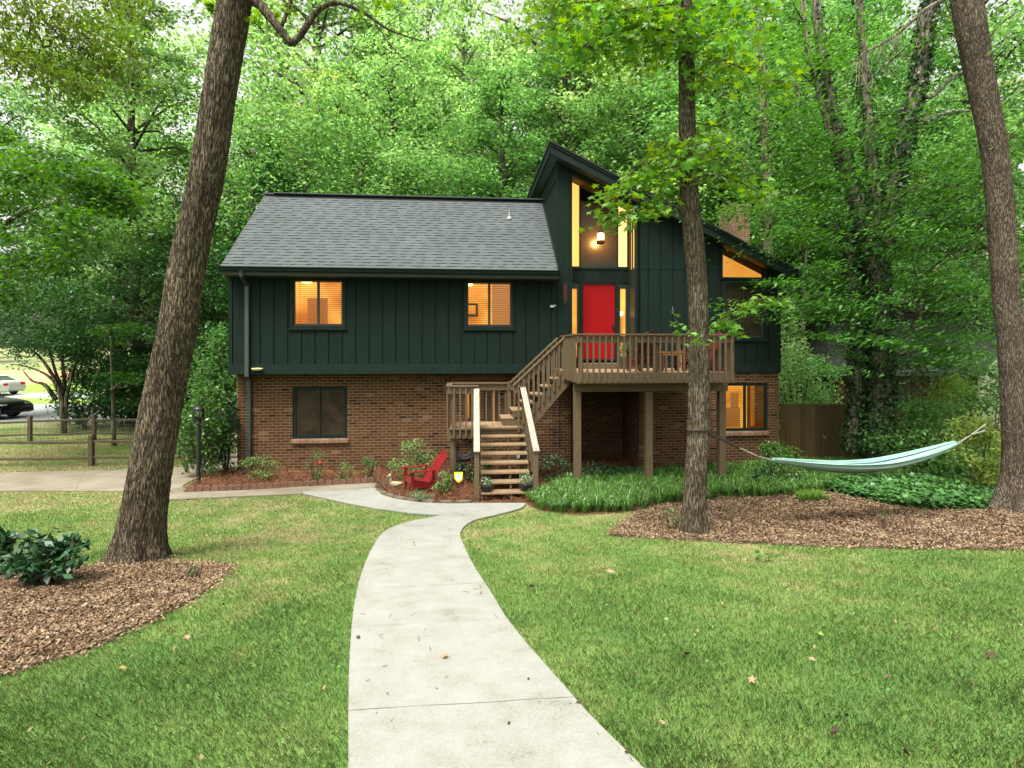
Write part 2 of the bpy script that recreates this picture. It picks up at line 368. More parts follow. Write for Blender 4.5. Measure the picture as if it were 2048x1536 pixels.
# lawn: patches of lush and dry turf shared by the sheet and the blades
def lawn_mat(name, blade):
    m, n, l, b = newmat(name)
    gm = n.new("ShaderNodeNewGeometry")
    mp = n.new("ShaderNodeMapping"); mp.inputs["Scale"].default_value = (1, 1, 0)
    l.new(gm.outputs["Position"], mp.inputs[0])
    big = n.new("ShaderNodeTexNoise"); big.inputs["Scale"].default_value = .45; big.inputs["Detail"].default_value = 3
    med = n.new("ShaderNodeTexNoise"); med.inputs["Scale"].default_value = 2.2; med.inputs["Detail"].default_value = 6; med.inputs["Roughness"].default_value = .6
    l.new(mp.outputs[0], big.inputs["Vector"]); l.new(mp.outputs[0], med.inputs["Vector"])
    sx = n.new("ShaderNodeSeparateXYZ"); l.new(gm.outputs["Position"], sx.inputs[0])
    far = n.new("ShaderNodeMapRange"); far.inputs[1].default_value = 4.5; far.inputs[2].default_value = 10.5; far.inputs[3].default_value = -.05; far.inputs[4].default_value = .10
    l.new(sx.outputs["Y"], far.inputs[0])
    s = mathn(n, l, 'ADD', mathn(n, l, 'MULTIPLY', big.outputs["Fac"], .55), mathn(n, l, 'MULTIPLY', med.outputs["Fac"], .5))
    s = mathn(n, l, 'ADD', s, far.outputs[0])
    k = 1.0 if blade else .8
    c = ramp(n, l, s, [(.32, (.090 * k, .188 * k, .042 * k)), (.47, (.130 * k, .232 * k, .054 * k)), (.57, (.195 * k, .272 * k, .078 * k)), (.67, (.31 * k, .30 * k, .14 * k))])
    if blade:
        at = n.new("ShaderNodeAttribute"); at.attribute_name = "rnd"
        hv = n.new("ShaderNodeHueSaturation")
        l.new(mathn(n, l, 'ADD', mathn(n, l, 'MULTIPLY', at.outputs["Fac"], .6), .72), hv.inputs["Value"]); l.new(c, hv.inputs["Color"])
        # a few straw coloured blades
        mx = n.new("ShaderNodeMixRGB"); l.new(mathn(n, l, 'GREATER_THAN', at.outputs["Fac"], .93), mx.inputs[0]); l.new(hv.outputs[0], mx.inputs[1]); mx.inputs[2].default_value = (.27, .24, .11, 1)
        c = mx.outputs[0]
        tr = n.new("ShaderNodeBsdfTranslucent"); l.new(c, tr.inputs[0])
        ms = n.new("ShaderNodeMixShader"); ms.inputs[0].default_value = .3
        l.new(b.outputs[0], ms.inputs[1]); l.new(tr.outputs[0], ms.inputs[2]); l.new(ms.outputs[0], n["Material Output"].inputs[0])
    else:
        nb = n.new("ShaderNodeTexNoise"); nb.inputs["Scale"].default_value = 45; nb.inputs["Detail"].default_value = 5
        l.new(gm.outputs["Position"], nb.inputs["Vector"])
        bp = n.new("ShaderNodeBump"); bp.inputs["Strength"].default_value = .8; bp.inputs["Distance"].default_value = .03
        l.new(nb.outputs["Fac"], bp.inputs["Height"]); l.new(bp.outputs[0], b.inputs["Normal"])
    l.new(c, b.inputs["Base Color"]); b.inputs["Roughness"].default_value = .6; b.inputs["Specular IOR Level"].default_value = .25
    return m
M['lawn'] = lawn_mat('lawn_ground', False)
M['blade'] = lawn_mat('grass_blade', True)
def shingle_mat():
    m, n, l, b = newmat('asphalt_shingle')
    gi = n.new("ShaderNodeNewGeometry"); tc = n.new("ShaderNodeTexCoord")
    nz = n.new("ShaderNodeTexNoise"); nz.inputs["Scale"].default_value = 90; nz.inputs["Detail"].default_value = 3
    nb = n.new("ShaderNodeTexNoise"); nb.inputs["Scale"].default_value = .9; nb.inputs["Detail"].default_value = 4
    l.new(tc.outputs["Object"], nz.inputs["Vector"]); l.new(tc.outputs["Object"], nb.inputs["Vector"])
    c = ramp(n, l, gi.outputs["Random Per Island"], [(0, (.058, .069, .072)), (.6, (.062, .074, .077)), (1, (.068, .081, .084))])
    hv = n.new("ShaderNodeHueSaturation")
    l.new(mathn(n, l, 'ADD', mathn(n, l, 'ADD', mathn(n, l, 'MULTIPLY', nz.outputs["Fac"], .5), mathn(n, l, 'MULTIPLY', nb.outputs["Fac"], .35)), .55), hv.inputs["Value"])
    l.new(c, hv.inputs["Color"]); l.new(hv.outputs[0], b.inputs["Base Color"])
    b.inputs["Roughness"].default_value = .85; b.inputs["Specular IOR Level"].default_value = .3
    return m
M['shingle'] = shingle_mat()
M['shingle_butt'] = flat('shingle_butt', (.014, .018, .019), .9)  # dark butt faces: shadow line painted into the colour, plus laminated shingles' own band

# ------------------------------------------------------------------ mesh helpers
class MB:
    def __init__(s): s.v = []; s.f = []; s.m = []
    def add(s, vs, fs, mi=0):
        o = len(s.v); s.v += [tuple(p) for p in vs]
        s.f += [tuple(i + o for i in f) for f in fs]; s.m += [mi] * len(fs)
    def box(s, x0, x1, y0, y1, z0, z1, mi=0):
        s.hexa([(x0, y0, z0), (x1, y0, z0), (x1, y1, z0), (x0, y1, z0), (x0, y0, z1), (x1, y0, z1), (x1, y1, z1), (x0, y1, z1)], mi)
    def hexa(s, p, mi=0):
        s.add(p, [(0, 3, 2, 1), (4, 5, 6, 7), (0, 1, 5, 4), (1, 2, 6, 5), (2, 3, 7, 6), (3, 0, 4, 7)], mi)
    def bar(s, a, b, w, h, up=(0, 0, 1), mi=0, w2=None, h2=None):
        a, b = Vector(a), Vector(b); d = (b - a).normalized(); up = Vector(up)
        sd_ = d.cross(up)
        if sd_.length < 1e-4: sd_ = d.cross(Vector((0, 1, 0)))
        sd_.normalize(); u = sd_.cross(d).normalized()
        w2 = w if w2 is None else w2; h2 = h if h2 is None else h2
        P = []
        for c, ww, hh in ((a, w, h), (b, w2, h2)):
            P += [c - sd_ * ww / 2 - u * hh / 2, c + sd_ * ww / 2 - u * hh / 2, c + sd_ * ww / 2 + u * hh / 2, c - sd_ * ww / 2 + u * hh / 2]
        s.add(P, [(0, 1, 2, 3), (7, 6, 5, 4), (0, 4, 5, 1), (1, 5, 6, 2), (2, 6, 7, 3), (3, 7, 4, 0)], mi)
    def prism(s, poly, a, b, axis='y', mi=0):
        """poly of 2d points; axis 'y': points are (x,z); 'x': (y,z); 'z': (x,y)"""
        n = len(poly)
        def P(q, t):
            return (q[0], t, q[1]) if axis == 'y' else (t, q[0], q[1]) if axis == 'x' else (q[0], q[1], t)
        s.add([P(q, a) for q in poly] + [P(q, b) for q in poly],
              [tuple(range(n)), tuple(range(2 * n - 1, n - 1, -1))] + [(i, i + n, (i + 1) % n + n, (i + 1) % n) for i in range(n)], mi)
    def tube(s, pts, rad, n=8, mi=0, cap=True):
        pts = [Vector(p) for p in pts]
        if isinstance(rad, (int, float)): rad = [rad] * len(pts)
        o = len(s.v); prev = None
        for i, p in enumerate(pts):
            d = (pts[min(i + 1, len(pts) - 1)] - pts[max(i - 1, 0)])
            d = d.normalized() if d.length > 1e-9 else Vector((0, 0, 1))
            if prev is None:
                x = d.cross(Vector((0, 1, 0)) if abs(d.y) < .9 else Vector((1, 0, 0))).normalized()
            else:
                x = (prev - d * prev.dot(d)); x = x.normalized() if x.length > 1e-6 else d.orthogonal().normalized()
            prev = x; y = d.cross(x)
            for k in range(n):
                a = 2 * pi * k / n
                s.v.append(tuple(p + (x * cos(a) + y * sin(a)) * rad[i]))
        for i in range(len(pts) - 1):
            for k in range(n):
                a = o + i * n + k; b = o + i * n + (k + 1) % n
                s.f.append((a, b, b + n, a + n)); s.m.append(mi)
        if cap:
            s.f.append(tuple(o + k for k in reversed(range(n)))); s.m.append(mi)
            s.f.append(tuple(o + (len(pts) - 1) * n + k for k in range(n))); s.m.append(mi)
    def lathe(s, prof, c=(0, 0, 0), n=16, mi=0):
        o = len(s.v)
        for r, z in prof:
            for k in range(n):
                a = 2 * pi * k / n
                s.v.append((c[0] + r * cos(a), c[1] + r * sin(a), c[2] + z))
        for i in range(len(prof) - 1):
            for k in range(n):
                a = o + i * n + k; b = o + i * n + (k + 1) % n
                s.f.append((a, b, b + n, a + n)); s.m.append(mi)
        s.f.append(tuple(o + k for k in reversed(range(n)))); s.m.append(mi)
        s.f.append(tuple(o + (len(prof) - 1) * n + k for k in range(n))); s.m.append(mi)
    def build(s, name, mats, parent=None, smooth=False, bevel=0):
        me = bpy.data.meshes.new(name); me.from_pydata(s.v, [], s.f)
        if not isinstance(mats, (list, tuple)): mats = [mats]
        for m in mats: me.materials.append(m)
        if len(mats) > 1: me.polygons.foreach_set('material_index', s.m)
        if smooth: me.polygons.foreach_set('use_smooth', [True] * len(me.polygons))
        me.update()
        o = bpy.data.objects.new(name, me); COL.objects.link(o)
        if parent is not None: o.parent = parent
        if bevel:
            bv = o.modifiers.new('bevel', 'BEVEL'); bv.width = bevel; bv.segments = 2; bv.limit_method = 'ANGLE'; bv.angle_limit = radians(40)
        return o
def np_mesh(name, V, k, mats, parent=None, attr=None, midx=None, smooth=False):
    """V: (N,k,3) array of separate k-gons"""
    N = V.shape[0]
    me = bpy.data.meshes.new(name)
    me.vertices.add(N * k); me.vertices.foreach_set('co', V.reshape(-1).astype(np.float32))
    me.loops.add(N * k); me.loops.foreach_set('vertex_index', np.arange(N * k, dtype=np.int32))
    me.polygons.add(N); me.polygons.foreach_set('loop_start', np.arange(0, N * k, k, dtype=np.int32))
    me.polygons.foreach_set('loop_total', np.full(N, k, dtype=np.int32))
    if not isinstance(mats, (list, tuple)): mats = [mats]
    for m in mats: me.materials.append(m)
    if midx is not None: me.polygons.foreach_set('material_index', midx.astype(np.int32))
    if smooth: me.polygons.foreach_set('use_smooth', np.ones(N, dtype=bool))
    me.update(calc_edges=True)
    if attr is not None:
        a = me.attributes.new('rnd', 'FLOAT', 'POINT'); a.data.foreach_set('value', np.repeat(attr, k).astype(np.float32))
    o = bpy.data.objects.new(name, me); COL.objects.link(o)
    if parent is not None: o.parent = parent
    return o
def thing(name, loc, label, cat, group=None, rz=0):
    o = bpy.data.objects.new(name, None); COL.objects.link(o)
    o.empty_display_size = .2
    o.location = loc; o.rotation_euler = (0, 0, rz)
    return tag(o, label, cat, group)
def tag(o, label, cat, group=None, kind=None):
    o['label'] = label; o['category'] = cat
    if group: o['group'] = group
    if kind: o['kind'] = kind
    return o
def struct(o):
    o['kind'] = 'structure'; return o
def stuff(o, label, cat):
    o['kind'] = 'stuff'; o['label'] = label; o['category'] = cat; return o
def copy_tree(o, parent=None):
    c = o.copy(); COL.objects.link(c)
    if parent is not None: c.parent = parent
    for ch in o.children: copy_tree(ch, c)
    return c

# leaves: vectorised
def rotmats(yaw, tilt, roll):
    cy, sy, ct, st, cr, sr = np.cos(yaw), np.sin(yaw), np.cos(tilt), np.sin(tilt), np.cos(roll), np.sin(roll)
    ex = np.stack([cy * ct, sy * ct, -st], 1)
    ey0 = np.stack([-sy, cy, np.zeros_like(cy)], 1); ez0 = np.cross(ex, ey0)
    ey = ey0 * cr[:, None] + ez0 * sr[:, None]
    return ex, ey
def leaves(P, size, ratio=.55, tilt=.6, var=.3, droop=0.0, yaw=None):
    n = len(P)
    yw = rng.uniform(0, 2 * pi, n) if yaw is None else yaw
    ex, ey = rotmats(yw, rng.normal(droop, tilt, n), rng.normal(0, tilt, n))
    s = size * rng.uniform(1 - var, 1 + var, n)[:, None]
    a = P; b = P + ex * s * .45 + ey * s * ratio * .5; c = P + ex * s; d = P + ex * s * .45 - ey * s * ratio * .5
    return np.stack([a, b, c, d], 1)
STAR = []
for i, (ang, L) in enumerate([(-150, .35), (-120, .16), (-72, .78), (-42, .30), (0, 1.0), (42, .30), (72, .78), (120, .16), (150, .35)]):
    STAR.append((L * cos(radians(ang)), L * sin(radians(ang))))
STAR = [(-.05, 0)] + [(x + .25, y) for x, y in STAR[1:8]] 
STAR = [(0, 0), (.02, -.28), (-.18, -.62), (.26, -.36), (.42, -.85), (.52, -.26), (1.0, 0), (.52, .26), (.42, .85), (.26, .36), (-.18, .62), (.02, .28)]
def starleaves(P, size, tilt=.5, droop=.35, var=.3):
    n = len(P)
    ex, ey = rotmats(rng.uniform(0, 2 * pi, n), rng.normal(droop, tilt, n), rng.normal(0, tilt, n))
    s = (size * rng.uniform(1 - var, 1 + var, n))[:, None]
    ez = np.cross(ex, ey)
    return np.stack([P + (ex * x * .8 + ey * y * .62 - ez * abs(y) * .18) * s for x, y in STAR], 1)

# ------------------------------------------------------------------ ground, path, beds
def sheet(name, poly, off, mat, thick=0, step=.4, kind='structure'):
    bm = bmesh.new()
    vs = [bm.verts.new((x, y, 0)) for x, y in poly]
    f = bm.faces.new(vs)
    if f.normal.z < 0: f.normal_flip()
    ys = [p[1] for p in poly]
    k = math.floor(min(ys) / step) * step
    while k < max(ys):
        k += step
        bmesh.ops.bisect_plane(bm, geom=bm.verts[:] + bm.edges[:] + bm.faces[:], plane_co=(0, k, 0), plane_no=(0, 1, 0))
    if thick:
        top = bm.faces[:]
        r = bmesh.ops.extrude_face_region(bm, geom=top)
        tv = [e for e in r['geom'] if isinstance(e, bmesh.types.BMVert)]
        for v in tv: v.co.z += thick
        for v in bm.verts: v.co.z += g(v.co.y) + off
        bmesh.ops.recalc_face_normals(bm, faces=bm.faces[:])
    else:
        for v in bm.verts: v.co.z = g(v.co.y) + off
        for fc in bm.faces:
            fc.normal_update()
            if fc.normal.z < 0: fc.normal_flip()
    me = bpy.data.meshes.new(name); bm.to_mesh(me); bm.free()
    me.materials.append(mat)
    o = bpy.data.objects.new(name, me); COL.objects.link(o)
    if kind: o['kind'] = kind
    return o
def smooth_poly(pts, n=4):
    out = []
    N = len(pts)
    for i in range(N):
        p0, p1, p2, p3 = [Vector(pts[(i + k - 1) % N]) for k in range(4)]
        for j in range(n):
            t = j / n
            q = .5 * ((2 * p1) + (p2 - p0) * t + (2 * p0 - 5 * p1 + 4 * p2 - p3) * t * t + (3 * p1 - p0 - 3 * p2 + p3) * t ** 3)
            out.append((q.x, q.y))
    return out
def chain(pts, n=4):
    out = []
    N = len(pts)
    for i in range(N - 1):
        p0, p1, p2, p3 = [Vector(pts[min(max(i + k - 1, 0), N - 1)]) for k in range(4)]
        for j in range(n):
            t = j / n
            q = .5 * ((2 * p1) + (p2 - p0) * t + (2 * p0 - 5 * p1 + 4 * p2 - p3) * t * t + (3 * p1 - p0 - 3 * p2 + p3) * t ** 3)
            out.append(tuple(q))
    out.append(tuple(pts[-1]))
    return out

# ground sheet: rows every .4 m near, wider far, aligned with the sheets laid on it
ys = [round(-6 + .4 * i, 4) for i in range(int((48 + 6) / .4) + 1)]
while ys[-1] < 400: ys.append(ys[-1] + max(1.5, (ys[-1] - 46) * .15))
xs = [-300, -120, -60, -30, -15, 0, 15, 30, 60, 120, 300]
mb = MB()
for y in ys:
    for x in xs: mb.v.append((x, y, g(y) if y < 130 else g(130)))
for j in range(len(ys) - 1):
    for i in range(len(xs) - 1):
        a = j * len(xs) + i
        mb.f.append((a, a + 1, a + 1 + len(xs), a + len(xs))); mb.m.append(0)
struct(mb.build('ground', M['lawn']))

Gs = lambda L: [G(*p) for p in L]
left_edge = chain(Gs([(690, 1900), (694, 1640), (697, 1536), (697, 1420), (700, 1310), (708, 1220), (722, 1155), (742, 1105), (765, 1070), (800, 1052), (850, 1040), (888, 1033)]))
lower_l = chain(Gs([(888, 1033), (830, 1030), (760, 1021), (690, 1008), (640, 997), (605, 990)]))
right_edge = chain(Gs([(1052, 1009), (1042, 1019), (1000, 1031), (945, 1045), (921, 1068), (930, 1100), (950, 1140), (985, 1195), (1010, 1238), (1050, 1290), (1110, 1360), (1180, 1440), (1275, 1536), (1400, 1660), (1620, 1900)]))
up = chain(Gs([(605, 986), (690, 983), (751, 979), (762, 991), (795, 1001), (850, 1008), (905, 1010), (960, 1009)]))
path_poly = left_edge + lower_l[1:] + up + right_edge
path = sheet('path', path_poly, .012, M['concrete'], thick=.02)
side_poly = Gs([(330, 1002), (420, 998), (500, 994), (604, 989.5), (604, 986.5), (690, 983.5), (750, 979.5), (752, 969), (600, 976), (500, 982), (372, 987), (330, 985)])
side_poly = Gs([(330, 1002), (420, 998), (500, 994), (603, 990), (604, 986.6), (690, 983.7), (750, 979.8), (752, 968), (600, 976), (500, 982), (368, 987), (345, 984)])
struct(sheet('sidewalk', side_poly, .010, M['tan_conc'], thick=.02))
drive_poly = Gs([(-700, 985), (-200, 985), (0, 984), (240, 984), (345, 984), (368, 986.6), (366, 972), (400, 955), (455, 940), (490, 925), (490, 905), (430, 912), (360, 935), (240, 941), (0, 947), (-200, 950), (-700, 962)])
struct(sheet('driveway', drive_poly, .006, M['tan_conc'], thick=.02))

# joints and cracks as thin dirt lines on the slabs
jm = MB()
def joint(p, q, off=.0345, w=.007, n=10):
    a, b = Vector(G(*p)), Vector(G(*q))
    d = (b - a).normalized(); nn = Vector((-d.y, d.x))
    prev = None
    for i in range(n + 1):
        c = a.lerp(b, i / n) + nn * random.uniform(-.004, .004)
        ww = w * random.uniform(.3, 1)
        cur = [(c.x + nn.x * ww, c.y + nn.y * ww), (c.x - nn.x * ww, c.y - nn.y * ww)]
        if prev:
            jm.add([(x, y, g(y) + off) for x, y in (prev[0], prev[1], cur[1], cur[0])], [(0, 1, 2, 3)])
        prev = cur
joint((722, 1185), (975, 1171), w=.004); joint((707, 1262), (1020, 1244), w=.0022); joint((697, 1432), (1165, 1404), w=.0028); joint((888, 1033.5), (1000, 1031), w=.005)
joint((752, 1112), (938, 1104), w=.002)
for a, b in [((478, 993), (505, 983)), ((604, 989), (622, 976)), ((395, 998), (405, 987))]: joint(a, b, off=.034, w=.008)
for a, b in [((28, 967), (60, 961)), ((150, 984), (170, 943)), ((-30, 984), (10, 948))]: joint(a, b, off=.0285, w=.01)
jo = struct(jm.build('path_joints', M['black']))
jo.data.materials.clear(); jo.data.materials.append(flat('joint_dirt', (.13, .125, .09), 1))

bedL = Gs([(-500, 1175), (-150, 1155), (60, 1146), (150, 1139), (215, 1133), (330, 1127), (420, 1128), (462, 1140), (440, 1162), (380, 1205), (300, 1245), (200, 1292), (100, 1325), (0, 1355), (-150, 1400), (-500, 1500)])
bedR = Gs([(1214, 1072), (1240, 1048), (1290, 1022), (1340, 1004), (1450, 992), (1640, 985), (1800, 1000), (1980, 1010), (2150, 1005), (2600, 1010), (2600, 1112), (2150, 1104), (1900, 1100), (1700, 1097), (1500, 1088), (1350, 1081)])
bedStraw = Gs([(366, 986), (380, 968), (430, 950), (478, 938)]) + [tuple(H2W(.3, .3)[:2]), tuple(H2W(6.5, .45)[:2]), tuple(H2W(6.6, 1.7)[:2]), tuple(H2W(12.5, 1.7)[:2]), tuple(H2W(14.6, .3)[:2])] + Gs([(1500, 965), (1300, 985), (1130, 1003), (1053, 1007), (965, 1006), (905, 1007), (850, 1005), (797, 998), (766, 988), (755, 978), (753, 967), (600, 974.5), (500, 980.5)])
bedGreen = Gs([(1050, 1006), (1080, 1022), (1150, 1031), (1250, 1026), (1330, 1010), (1450, 996), (1640, 990), (1800, 1005), (1980, 1016), (2150, 1010), (2600, 1010), (2600, 930), (1600, 930), (1450, 940), (1250, 950), (1100, 975)])
struct(sheet('leaf_bed_ground', bedL, .006, M['soil']))
struct(sheet('leaf_bed_ground', bedR, .006, M['soil']))
struct(sheet('straw_bed_ground', bedStraw, .004, M['strawbase']))
struct(sheet('green_bed_ground', bedGreen, .008, M['strawbase']))
# street far left
def strip(name, x0, x1, y0, y1, mat, off):
    struct(sheet(name, [(x0, y0), (x1, y0), (x1, y1), (x0, y1)], off, mat, step=2))
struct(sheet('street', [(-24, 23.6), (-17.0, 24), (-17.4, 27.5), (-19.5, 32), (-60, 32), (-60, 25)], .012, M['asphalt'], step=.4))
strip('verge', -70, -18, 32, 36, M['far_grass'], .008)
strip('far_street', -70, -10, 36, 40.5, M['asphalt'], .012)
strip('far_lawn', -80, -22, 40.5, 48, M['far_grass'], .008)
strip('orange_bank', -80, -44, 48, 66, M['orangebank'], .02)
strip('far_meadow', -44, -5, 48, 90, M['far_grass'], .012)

def inpoly(X, Y, poly):
    r = np.zeros(len(X), bool); n = len(poly)
    for i in range(n):
        x1, y1 = poly[i]; x2, y2 = poly[(i + 1) % n]
        c = ((y1 > Y) != (y2 > Y))
        with np.errstate(divide='ignore', invalid='ignore'):
            r ^= c & (X < (x2 - x1) * (Y - y1) / (y2 - y1 + 1e-12) + x1)
    return r

# grass blades on the near lawn
def grass(n, y0, y1, h, w, xw=1.12, avoid=True, x_lim=None):
    yt = np.linspace(y0, y1, 400); pdf = (yt * xw + 1.0) * yt ** -1.35; cdf = np.cumsum(pdf); cdf /= cdf[-1]
    Y = np.interp(rng.uniform(0, 1, n), cdf, yt); X = rng.uniform(-1, 1, n) * (Y * xw + 1.0)
    if x_lim: X = rng.uniform(x_lim[0], x_lim[1], n)
    keep = np.ones(n, bool)
    jit = rng.normal(0, .045, (n, 2))
    for p in (path_poly, side_poly, drive_poly, bedStraw): keep &= ~inpoly(X + jit[:, 0] * .6, Y + jit[:, 1] * .6, p)
    for p in (bedL, bedR): keep &= ~inpoly(X + jit[:, 0] * 3, Y + jit[:, 1] * 3, p)
    keep &= ~inpoly(X, Y, bedGreen)
    X, Y = X[keep], Y[keep]; n = len(X)
    Z = gnp(Y)
    yaw = rng.uniform(0, 2 * pi, n); ln = rng.uniform(.1, .9, n)
    tuft = .75 + .5 * np.sin(X * 3.1 + 1.7 * np.sin(Y * 2.3)) * np.sin(Y * 2.7 + X)
    hh = h * .82 * rng.uniform(.45, 1.2, n) * (.6 + .4 * tuft.clip(.5, 1.3))
    ww = w * Y.clip(2.2, 16) * rng.uniform(.7, 1.3, n)
    dx, dy = np.cos(yaw), np.sin(yaw)
    B = np.stack([X, Y, Z], 1)
    side = np.stack([-dy, dx, 0 * dx], 1) * ww[:, None] * .5
    tip = B + np.stack([dx * hh * ln, dy * hh * ln, hh], 1)
    mid = B + np.stack([dx * hh * ln * .35, dy * hh * ln * .35, hh * .6], 1)
    return np.stack([B - side, B + side, mid + side * .8, tip, mid - side * .8], 1)[:, [0, 1, 2, 3, 4]]
Vg = grass(880000, 1.6, 22, .044, .00095)
stuff(np_mesh('lawn_grass', Vg, 5, M['blade'], attr=rng.uniform(0, 1, len(Vg))), 'short mown green turf with straw coloured dry patches', 'grass')

# leaf litter and pine straw
def scatter(poly, n):
    P = np.array(poly); lo, hi = P.min(0), P.max(0)
    lo = np.maximum(lo, [-16, 1.5]); hi = np.minimum(hi, [18, 16])
    X = rng.uniform(lo[0], hi[0], n); Y = rng.uniform(lo[1], hi[1], n)
    k = inpoly(X, Y, poly)
    return X[k], Y[k]
def litter(poly, n, size, name, label, ratio=.6, z0=.012, mat='litter'):
    X, Y = scatter(poly, n); X = X + rng.normal(0, .10, len(X)) * (rng.uniform(0, 1, len(X)) < .5); Y = Y + rng.normal(0, .12, len(Y)) * (rng.uniform(0, 1, len(Y)) < .5)
    P = np.stack([X, Y, gnp(Y) + z0 + rng.uniform(0, .03, len(X)) + .02 * np.sin(X * 5) * np.sin(Y * 6.3)], 1)
    return stuff(np_mesh(name, leaves(P, size, ratio, .45, .6), 4, M[mat]), label, 'leaf litter')
litter(bedL, 240000, .023, 'leaf_litter', 'tan and brown fallen leaves round the leaning tree foot')
litter(bedR, 280000, .030, 'leaf_litter', 'tan and brown fallen leaves between lawn and green bed on the right')
X, Y = scatter(bedStraw, 60000)
P = np.stack([X, Y, gnp(Y) + .01 + rng.uniform(0, .06, len(X)) + .03 * np.abs(np.sin(X * 4) * np.sin(Y * 5))], 1)
stuff(np_mesh('pine_straw', leaves(P, .19, .042, .42, .5), 4, M['straw']), 'red brown pine straw mulch along the house front', 'mulch')

# single fallen leaves and twigs on the path and lawn
fl = []
mi = []
spots = [(956, 1184, .10, 0), (964, 1195, .12, 0), (888, 1326, .10, 1), (1000, 1323, .06, 2), (716, 1285, .08, 3), (827, 1096, .12, 2), (738, 1272, .03, 3), (1222, 1152, .12, 0), (1068, 1182, .14, 3), (1025, 1167, .07, 0),
         (1370, 1322, .10, 3), (1620, 1325, .09, 0), (1503, 1372, .10, 0), (1665, 1478, .12, 3), (1972, 1318, .13, 3), (1325, 1455, .08, 0), (1820, 1525, .10, 3), (1790, 1250, .08, 0), (500, 1527, .09, 0), (372, 1285, .13, 0), (250, 1350, .12, 1), (648, 1383, .07, 1), (1152, 1418, .09, 0), (1250, 1520, .08, 3), (545, 1190, .09, 0), (650, 1192, .07, 0), (1395, 1165, .05, 0), (1140, 1418, .07, 3), (1330, 1400, .06, 0), (1640, 1280, .09, 2), (1880, 1280, .08, 2), (770, 1145, .03, 3), (830, 1117, .03, 3), (900, 1120, .03, 3), (810, 1230, .03, 3), (870, 1390, .035, 3), (780, 1400, .03, 3), (1060, 1370, .04, 3), (1020, 1460, .06, 3), (760, 1440, .03, 3), (920, 1260, .03, 3)]
for px, py, s, k in spots:
    x, y = G(px, py)
    for j in range(2 if s > .09 else 1):
        fl.append(starleaves(np.array([[x + random.uniform(-.02, .02), y, g(y) + (.045 if 690 < px < 1180 else .04) + .02 * j]]), s * .5, .5, .0)); mi.append(k)
FLV = np.concatenate(fl)
stuff(np_mesh('fallen_leaves', FLV, 12, [flat('dry_leaf', (.24, .17, .10), .8), flat('orange_leaf', (.30, .19, .07), .7), flat('green_leaf', (.14, .27, .03), .6), flat('dark_leaf', (.05, .028, .018), .8)], midx=np.array(mi)), 'scattered single fallen leaves on path and lawn', 'fallen leaves')
for i, (px, py, q) in enumerate([(1530, 1125, 'pale green sprig lying on the lawn below the leaf bed')]):
    x, y = G(px, py)
    P = np.array([[x + random.gauss(0, .10), y + random.gauss(0, .05), g(y) + .05 + random.random() * .06] for _ in range(14)])
    tag(np_mesh('fallen_sprig', starleaves(P, .085, .4, 0), 12, M['cover']), q, 'leaf sprig')
tw = MB()
for k in range(90):
    if random.random() < .6: x = random.uniform(-1.1, .6); y = random.uniform(2.3, 9); 
    else: x = random.uniform(-6, 8); y = random.uniform(3, 9)
    a = random.uniform(0, pi); L = random.uniform(.015, .07)
    z = g(y) + .038
    tw.tube([(x, y, z), (x + cos(a) * L, y + sin(a) * L, z + .004)], .002, 4)
stuff(tw.build('twig_litter', M['twig']), 'tiny brown twigs and crumbs on path and lawn', 'twigs')

# ------------------------------------------------------------------ THE HOUSE
house = thing('house', ORG, 'dark green split level house with brick ground storey, red door and steep shed roofed entry', 'house', rz=TH)
ZB = HZ(459, 748, 0)             # underside of the siding
ZT = HZ(459, 540, 0)             # top of siding under the eave
VB = .40                         # brick of the left part stands back
U_R = HU(1560, 0)
U_T = HU(1114.5, 0)              # left face of the entry tower
U_C = HU(1144.5, 0)              # right edge of corner pier
U_E = HU(1273, 0)                # right edge of the recess
VR = .70                         # depth of the entry recess
z_at = lambda u: RT0 + (u - RU0) * RS
RV = -.35
RU0, RT0 = HP(1101, 283, RV)
RU1, RT1 = HP(1596, 540, RV)
RS = (RT1 - RT0) / (RU1 - RU0)
RTH = .30
def ztop(u): return z_at(u) - RTH   # underside of shed roof
DEPTH = 6.9

def wall(mbx, u0, u1, z0, top, v0, v1, holes, mi=0):
    """wall in strips; top: number or function; holes (ua, ub, za, zb or function)"""
    tf = top if callable(top) else (lambda u: top)
    us = sorted(set([u0, u1] + [min(max(h[i], u0), u1) for h in holes for i in (0, 1)]))
    for a, b in zip(us[:-1], us[1:]):
        if b - a < 1e-5: continue
        mid = (a + b) / 2
        hs_ = sorted([h for h in holes if h[0] < mid < h[1]], key=lambda h: h[2])
        lo = (z0, z0)
        segs = []
        for h in hs_:
            segs.append((lo, (h[2], h[2])))
            hf = h[3] if callable(h[3]) else (lambda u, c=h[3]: c)
            lo = (hf(a), hf(b))
        segs.append((lo, (tf(a), tf(b))))
        for (la, lb), (ha, hb) in segs:
            if ha - la < 1e-4 and hb - lb < 1e-4: continue
            mbx.hexa([(a, v0, la), (b, v0, lb), (b, v1, lb), (a, v1, la), (a, v0, ha), (b, v0, hb), (b, v1, hb), (a, v1, ha)], mi)
def R(px0, px1, py0, py1, v):   # pixel rect -> (u0,u1,zlow,zhigh)
    a = HP(px0, py1, v); b = HP(px1, py0, v)
    return [a[0], b[0], (a[1] + HZ(px1, py1, v)) / 2, (b[1] + HZ(px0, py0, v)) / 2]

